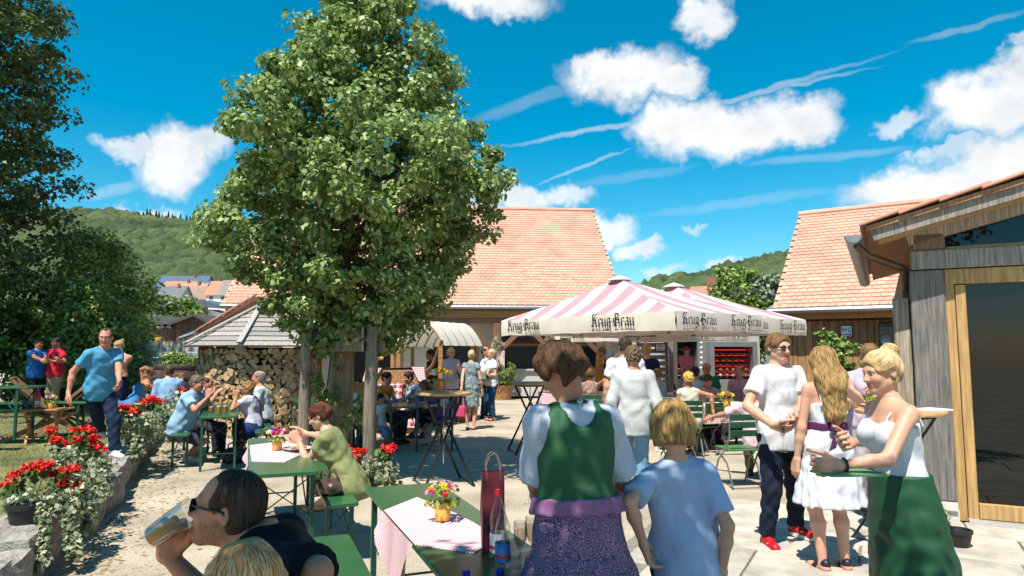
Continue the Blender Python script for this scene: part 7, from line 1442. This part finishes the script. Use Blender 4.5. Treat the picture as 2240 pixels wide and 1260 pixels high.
wt = person('blonde waitress with bun in white top and green apron', (at(1962, 800, 3.65).x, 3.65, 0), -84, 1.67, 'f', lean=6, head=(2, 9, 0), skin='fair', res=3, hair=SH('bun', (196,156,104), th=.013, strands=1500, comb=(0, .085, .09), c2=(224,192,144), bun=(0, .085, .115), fz=.02, wave=.2), top=T((232,234,240), kind='strap', topz=.235, sw=.005, lo=.012, tuck=1), bot=dict(kind='trousers', c=(14,14,16), lo=.004, w=.03), lh=('p', 1835, 1018, 3.4), rh=('p', 1862, 968, 3.85), lp=(.5, .5, -1), hl=dict(curl=48), hr=dict(curl=55), shoe=(15,15,15))
c = wt['cl']; build_bottom(c, dict(kind='skirt', m=M('apron_green', (.004,.06,.022), .6, .2, 5, bump=.5, bscale=8, dist=.02, stretch=(1, 1, .4)), ln=.40, flare=.034, pl=7, amp=.06, rise=.085, lo=.036, name='apron'))
p0 = at(1795, 1036, 3.36); p1 = at(1920, 1034, 3.46); b = MB(); b.bar(p0, p1, .15, .01); ob = b.build('menu_folder', M('menu_green', (.08,.22,.1), .6, .1)); tag(ob, 'green menu folder in the hands of the waitress', 'menu')
b = MB(); A_, E_, W_ = wt['arm'][1]; q = W_+(E_-W_)*.12; dv = unit(W_-E_); s0 = unit(np.cross(dv, V3(0, 0, 1))); s1b = np.cross(dv, s0); b.tube([q+(s0*math.cos(a)+s1b*math.sin(a))*.031 for a in [i*math.pi/6 for i in range(13)]], .006, 6, cap=False); b.build('bracelet', steel, wt['body'])
person('woman in lilac blouse behind the standing table', (at(1893, 800, 7.0).x, 7.0, 0), -8, 1.75, 'f', head=(-5, 20, 0), res=2, lean=8, hair=SH('short', (128,96,62), th=.014), top=T((206,186,206), sl=1.1, lo=.02), bot=dict(kind='trousers', c=(190,180,185)), lh=('p', 1925, 880, 6.55), rh=('p', 1865, 880, 6.55))
gm_ = stand('man in pale grey long sleeved shirt walking away', (1390, 1098), 757, 178, res=2, head=(0, 0, 0), skin='ruddy', hair=SH('short', (104,86,62), th=.02, amp=.007, fr=110), top=T((206,208,206), sl=1.9, lo=.022, hem=-.1, bulk=.5, wr=.005, fr=30), bot=dict(kind='trousers', c=(120,165,195), w=.05), rh=('p', 1456, 955, 7.55), lh=('p', 1322, 945, 7.6), lf=('g', 1378, 1062), rf=('g', 1402, 1096), shoe=(60,45,35))
stand('man in white shirt just ahead of the man in grey', (1372, 1035), 738, 182, res=1, hair=SH('short', (62,48,40), th=.014), top=T((238,238,240), sl=.6, lo=.025), bot=dict(kind='trousers', c=(120,150,185)))
# ---- woman in green and the wood store table
seated('woman in olive green dress eating at the table', (697, 910, 5.95), -92, 1.68, 'f', lean=26, head=(0, 24, 0), skin='fair', res=3, hair=SH('bun', (86,48,34), th=.014, bun=(0, .115, .01), strands=600, comb=(0, .115, .02)), top=T((148,154,104), sl=.45, lo=.016, collar=True, hem=-.04, wr=.006, fr=42), bot=dict(kind='skirt', c=(148,154,104), cov=.75), lh=('p', 655, 965, 6.0), rh=('p', 668, 948, 6.4), hl=dict(curl=50, d=(0, -.7, .7)), hr=dict(curl=50), lp=(.6, .4, -1), lf=('g', 652, 1140), rf=('g', 610, 1092), shoe=dict(c=(120,84,40), kind='flat'))
seated('man in light blue checked shirt and shorts with hands at his mouth', (432, 838, 10.2), 88, 1.8, 'm', lean=20, head=(0, 4, 0), skin='ruddy', res=2, fat=1.2, hair=SH('short', (104,92,80), th=.012), top=T((160,198,232), sl=.65, lo=.03, hem=-.07, wr=.007, fr=30, collar=True), bot=dict(kind='shorts', c=(72,78,108), ln=.92), rh=('p', 456, 868, 9.95), lh=('p', 455, 866, 10.4), rf=('g', 410, 1010), lf=('g', 450, 985), hr=dict(curl=60, d=(.1, .1, 1)), hl=dict(curl=60, d=(-.1, .1, 1)), shoe=dict(c=(205,215,215), kind='sneaker'), rp=(-.4, .3, -1), lp=(.4, .3, -1))
seated('man in blue shirt beside the man in checked shirt', (455, 836, 11.0), 86, 1.75, 'm', lean=14, head=(0, 4, 0), skin='ruddy', hair=SH('ring', (90,70,55)), top=T((90,140,190), sl=.6), bot=dict(kind='trousers', c=(60,60,70)), rh=('p', 475, 860, 10.9))
seated('woman in white top and denim skirt with shoulder length hair', (540, 846, 10.6), -96, 1.7, 'f', lean=12, head=(10, 0, 0), skin='tan', res=2, hair=SH('bob', (142,112,72), ln=.13, th=.014, amp=.005), top=T((216,216,232), sl=.5, lo=.02, hem=-.02, wr=.005), bot=dict(kind='skirt', c=(36,62,112), cov=.7), lh=('p', 517, 868, 10.4), rh=('p', 519, 868, 10.85), lp=(.5, .3, -1), rp=(-.5, .3, -1), hl=dict(curl=55, d=(0, .1, 1)), hr=dict(curl=55, d=(0, .1, 1)), lf=('g', 522, 995), rf=('g', 535, 970), shoe=dict(c=(60,50,45), kind='flat'))
seated('bald man in white shirt behind the woman in white top', (565, 826, 11.4), -84, 1.8, 'm', lean=10, skin='ruddy', hair=SH('ring', (150,140,130)), top=T((225,228,235), sl=.6), bot=dict(kind='trousers', c=(50,55,70)))
# ---- lawn
wmn = person('man in blue shirt and jeans stepping over the stone wall', (-5.3, 8.85, .3), 48, 1.72, 'm', lean=10, twist=8, head=(-28, 8, 0), skin='ruddy', res=2, glasses='clear', hair=SH('crop', (70,54,44), th=.006), top=T((88,164,206), sl=.62, lo=.018, hem=-.07, collar=True, wr=.006, fr=32, bulk=.35), bot=dict(kind='trousers', c=(32,48,78), w=.045, wr=.006), rh=('p', 150, 858, 8.6), lh=('p', 262, 852, 8.5), lf=('g', 250, 1003, .3), rf=('g', 226, 984, .3), shoe=dict(c=(225,224,218), kind='sneaker'), pelv=-.05)
stand('man in blue T-shirt with dark trousers talking on the lawn', (80, 0), 740, 72, d=14.6, z=.31, res=1, skin='tan', glasses='clear', hair=SH('short', (60,46,38)), top=T((52,122,204), sl=.6, lo=.03), bot=dict(kind='trousers', c=(36,40,56)), lh=('p', 100, 792, 14.3), rh=('p', 102, 794, 14.1), fat=1.15)
stand('man in red T-shirt with folded arms on the lawn', (122, 0), 738, -18, d=14.7, z=.31, res=1, skin='tan', hair=SH('ring', (50,44,40)), beard=(.45,.4,.4), top=T((216,44,66), sl=.7, lo=.028), bot=dict(kind='trousers', c=(176,158,128)), lh=('p', 112, 790, 14.4), rh=('p', 132, 791, 14.4), lp=(1, .1, -.6), rp=(-1, .1, -.6))
stand('woman in navy dress with peach shawl and hand on hip', (262, 0), 744, -38, 'f', d=13, z=.3, res=1, head=(-20, 14, 0), hair=SH('bun', (176,140,92)), top=T((226,164,128), sl=1.5, lo=.03, name='shawl', hem=.03, flare=.03), bot=dict(kind='skirt', c=(26,38,66), ln=.22, flare=.02, rise=.12), lh=('p', 262, 806, 12.7), lp=(1, .1, .1), rh=('p', 236, 850, 12.9))
seated('woman in blue patterned dress reclining in the deck chair', (325, 817, 13.2), -48, 1.66, 'f', zb=.3, seat=.1, lean=-32, head=(0, 10, 0), skin='tan', hair=SH('short', (120,90,60)), top=T((70,130,190), kind='strap', topz=.2), bot=dict(kind='skirt', c=(80,140,200), cov=.9), rh=('p', 322, 804, 13.1), rp=(-1, -.2, .2), hr=dict(d=(1, 0, 0), curl=20), lf=(.1, -.62, .08), rf=(-.06, -.66, .08), lh=('p', 345, 846, 13.0))
seated('man in light blue shirt and white trousers sitting on the lawn edge', (370, 812, 12.7), -148, 1.76, 'm', zb=.28, seat=.1, lean=16, hair=SH('short', (88,66,48)), top=T((150,186,226), sl=1.8, lo=.025), bot=dict(kind='trousers', c=(214,206,198)))
# ---- family table behind the tree
seated('man in white shirt half hidden by the trunk', (762, 840, 11.5), 160, 1.78, 'm', lean=8, hair=SH('short', DK), top=T((232,234,240), sl=.7, lo=.03), bot=dict(kind='trousers', c=(70,80,110)))
seated('man in orange T-shirt and glasses at the family table', (847, 826, 12.5), 62, 1.78, 'm', lean=10, head=(8, 6, 0), skin='tan', glasses='clear', hair=SH('short', (30,24,22), th=.016), top=T((236,142,38), sl=.65), bot=dict(kind='trousers', c=(60,60,70)), lh=('p', 868, 882, 12.2), rh=('p', 860, 886, 11.9))
seated('small boy with glasses in white polo and pale shorts', (834, 870, 11.35), 66, 1.15, 'c', head=(0, 8, 0), skin='tan', glasses='clear', hair=SH('short', (30,24,22), th=.014), top=T((234,236,240), sl=.6, collar=True), bot=dict(kind='shorts', c=(150,172,210), ln=.9), lf=('g', 856, 985), rf=('g', 838, 990), lh=('p', 852, 890, 11.3), shoe=(60,60,70))
seated('dark haired woman in pale top leaning over the family table', (893, 826, 13.0), -58, 1.68, 'f', lean=24, head=(0, 12, 0), skin='tan', hair=SH('bun', (34,26,24), bun=(0, .09, .06)), top=T((196,206,230), sl=.5), bot=dict(kind='trousers', c=(50,50,60)), lh=('p', 880, 882, 12.3))
seated('woman with sunglasses and long brown hair at the family table', (927, 842, 12.5), -38, 1.66, 'f', lean=12, head=(10, 4, 0), skin='tan', glasses='sun', hair=SH('long', (104,72,48), ln=.15), top=T((110,86,120), sl=.6), bot=dict(kind='skirt', c=(40,40,46)), rh=('p', 900, 880, 12.2), rf=('g', 880, 985), lf=('g', 905, 990))
seated('girl with glasses in purple checked shirt and denim shorts', (956, 838, 12.0), -46, 1.66, 'f', lean=6, head=(16, 0, 0), skin='fair', glasses='clear', res=2, hair=SH('pony', (96,70,52)), top=T((150,96,152), sl=.6, name='checked_shirt'), bot=dict(kind='shorts', c=(52,76,120), ln=.5), rh=('p', 915, 880, 11.8), lh=('p', 940, 888, 11.6), rf=('g', 920, 990), lf=('g', 940, 1000), shoe=dict(c=(90,70,60), kind='flat'))
# ---- middle of the yard
stand('vendor in dark red shirt bending at the market stall', (955, 0), 762, -60, d=16.2, lean=14, skin='dark', hair=SH('short', (34,28,24), th=.02), top=T((64,30,26), sl=.6), bot=dict(kind='trousers', c=(40,36,34)), lh=('p', 918, 832, 15.8), H=1.72)
stand('woman in pale lilac cardigan with glasses and shoulder bag', (985, 925), 760, 16, 'f', res=2, glasses='clear', head=(14, 4, 0), hair=SH('bob', (206,176,124), ln=.08), top=T((202,194,212), sl=1.85, lo=.022, hem=-.08, name='cardigan'), bot=dict(kind='trousers', c=(46,72,108)), lh=('p', 1002, 805, 15.7), hl=dict(curl=50))
stand('woman in teal patterned dress seen from behind', (1030, 940), 765, 164, 'f', res=2, head=(20, 4, 0), hair=SH('bun', (200,172,124), bun=(0, .1, .02)), top=dict(m=M('teal_pattern', (.1,.2,.22), .8, .7, 30, col2=(.32,.4,.42)), sl=.25, name='dress_top'), bot=dict(kind='skirt', m=MATS['teal_pattern'], ln=.24, flare=.0, amp=.02, rise=.08), shoe=dict(c=(90,60,50), kind='flat'), lh=('p', 1008, 862, 14.3))
stand('man in white shirt facing the woman with the menu', (1060, 916), 758, 62, res=1, hair=SH('ring', (70,56,46)), skin='ruddy', top=T((232,236,242), sl=1.6, lo=.028, hem=-.06), bot=dict(kind='trousers', c=(34,62,96)), rh=('p', 1062, 822, 16.3), lh=('p', 1068, 818, 16.5))
stand('blonde woman in white top and tight jeans reading a menu', (1076, 920), 763, -62, 'f', res=2, hair=SH('bun', (206,180,134), bun=(0, .1, .03)), top=T((236,236,238), sl=.45, lo=.018), bot=dict(kind='trousers', c=(38,84,124), w=.034, lo=.006), shoe=dict(c=(70,40,38), kind='heel'), lh=('p', 1060, 820, 16.3), rh=('p', 1066, 818, 16.1))
p = at(1058, 822, 16.1); b = MB(); b.box((0, 0, 0), (.24, .02, .18), Matrix.Rotation(-.5, 3, 'X')); ob = b.build('menu_folder', M('menu_dark', (.02,.07,.04), .6, .1)); ob.location = p; tag(ob, 'dark green menu between the couple in the yard', 'menu')
o = thing('shoulder_bag', 'pink bag hanging beside the woman in teal', 'bag', tuple(at(1008, 900, 14.3))); b = MB(); b.box((0, 0, 0), (.2, .07, .24), None, .03); b.build('bag_body', cloth((226,80,130)), o); b = MB(); b.tube([(-.07, 0, .1), (-.05, 0, .3), (0, 0, .36), (.05, 0, .3), (.07, 0, .1)], .008, 6); b.build('handle', cloth((226,80,130)), o)
stand('waitress in white blouse and green apron at the serving hatch', (1135, 868), 760, 52, 'f', res=0, hair=SH('bun', (180,150,105)), top=T((236,236,238), sl=.5), bot=dict(kind='skirt', c=(14,80,48), ln=.2, flare=.01, amp=.02, rise=.07), H=1.68)
# ---- under the parasols
stand('woman in turquoise top holding her hand to her head', (1268, 0), 756, 24, 'f', d=17.4, res=1, hair=SH('bob', (206,178,126), ln=.08), top=T((170,220,226), sl=.7), bot=dict(kind='trousers', c=(226,222,220)), rh=('p', 1262, 776, 17.2), rp=(-1, -.2, -.4), lh=('p', 1285, 825, 17), H=1.68)
stand('man in orange yellow shirt carrying a tray', (1318, 0), 754, -82, d=17.2, res=1, skin='ruddy', glasses='clear', hair=SH('short', (120,112,104)), top=T((236,164,60), sl=.6, lo=.03), bot=dict(kind='trousers', c=(60,66,60)), lh=('p', 1296, 806, 16.9), rh=('p', 1296, 804, 17.3), fat=1.2, H=1.76)
stand('white haired man in navy shirt behind the man in grey', (1344, 0), 760, 170, d=16.4, res=0, hair=SH('short', WH_, th=.014), top=T((38,60,110), sl=.6), bot=dict(kind='trousers', c=(60,60,70)), H=1.74)
stand('white haired woman in pale jacket left of the man in grey', (1352, 0), 772, 172, 'f', d=15.0, res=0, hair=SH('short', (222,218,214), th=.02), top=T((196,190,204), sl=1.6), bot=dict(kind='trousers', c=(40,40,46)), H=1.62)
stand('curly blond man in navy shirt seen from behind', (1414, 0), 750, 176, d=13.8, res=1, hair=SH('short', (176,146,98), th=.022, amp=.008, fr=110), top=T((34,44,92), sl=.65, lo=.025), bot=dict(kind='trousers', c=(44,46,60)), H=1.78)
stand('grill cook in pink lit shirt and red cap behind the counter', (1503, 0), 748, 4, d=19.6, res=1, skin='ruddy', hair=SH('short', (150,24,40), th=.016), top=T((236,120,150), sl=.9), bot=dict(kind='skirt', c=(216,150,190), ln=.2, flare=0, amp=.02, name='apron'), lh=('p', 1488, 812, 19.3), rh=('p', 1510, 810, 19.3), H=1.78)  # pink of the grill light is put into shirt and apron colours
seated('woman in brown patterned top with bob seen from behind', (1290, 818, 12.5), 168, 1.64, 'f', hair=SH('bob', (104,72,46), ln=.07), skin='tan', top=dict(m=M('brown_pattern', (.22,.09,.06), .8, .7, 24, col2=(.5,.3,.24)), sl=.0, lo=.014), bot=dict(kind='trousers', c=(50,44,44)), rh=('p', 1322, 862, 12.2), group=GF)
seated('grey haired man in pale striped shirt in profile', (1436, 818, 13.4), -128, 1.78, 'm', skin='ruddy', lean=8, hair=SH('ring', (130,100,76)), top=T((190,194,208), sl=.7, lo=.025), bot=dict(kind='trousers', c=(36,38,50)), group=GF)
seated('short haired blonde woman in cream sleeveless top seen from behind', (1506, 829, 11.1), 178, 1.68, 'f', res=2, hair=SH('short', (204,170,92), th=.022, amp=.005), skin='tan', top=T((226,216,198), sl=0, lo=.02, hem=-.06), bot=dict(kind='trousers', c=(120,100,70)), rh=('p', 1560, 900, 10.8), group=GF)
seated('dark haired man in pale shirt beyond the blonde woman', (1521, 816, 13.0), 150, 1.76, 'm', hair=SH('short', DK), top=T((206,208,226), sl=.7), bot=dict(kind='trousers', c=(50,50,60)), group=GF)
seated('man with glasses in beige shirt bending over his plate', (1549, 832, 12.6), 8, 1.8, 'm', res=2, lean=20, head=(0, 22, 0), skin='ruddy', glasses='clear', hair=SH('short', (74,50,38), th=.014), top=T((206,192,172), sl=.7, collar=True), bot=dict(kind='trousers', c=(60,60,60)), lh=('p', 1575, 868, 12.2), rh=('p', 1548, 872, 12.2), group=GF)
seated('man in green shirt with dark braces facing the yard', (1546, 806, 14.4), -12, 1.8, 'm', lean=6, skin='ruddy', glasses='clear', fat=1.2, hair=SH('ring', (200,150,110)), top=T((40,142,92), sl=.6), bot=dict(kind='trousers', c=(60,56,50)), group=GF)
seated('bald man in pink shirt left of the young man', (1617, 814, 13.9), -36, 1.76, 'm', lean=8, skin='ruddy', hair=SH('ring', (120,90,70)), top=T((220,170,180), sl=.6), bot=dict(kind='trousers', c=(60,56,50)), group=GF)
seated('man in pink shirt sitting behind the young man with arm stretched', (1652, 858, 9.0), 162, 1.72, 'm', lean=10, skin='ruddy', hair=SH('short', GY), top=T((238,206,214), sl=.9, lo=.03), bot=dict(kind='trousers', c=(110,110,70)), lh=('p', 1548, 915, 9.4), lp=(.8, .2, -.6), group=GF)
seated('man in blue shirt and cap bending low behind the young man', (1688, 818, 14.0), -40, 1.74, 'm', lean=18, head=(0, 20, 0), hair=SH('short', (30,70,80), th=.016), top=T((70,110,190), sl=.6), bot=dict(kind='trousers', c=(60,56,50)), group=GF)
seated('brown haired woman in dark top eating near the board wall', (1737, 812, 13.5), -34, 1.66, 'f', lean=14, head=(0, 22, 0), hair=SH('bun', (96,60,44), bun=(0, .1, -.02)), top=T((36,34,44), sl=.4), bot=dict(kind='trousers', c=(60,56,50)), lh=('p', 1728, 855, 13.1), group=GF)
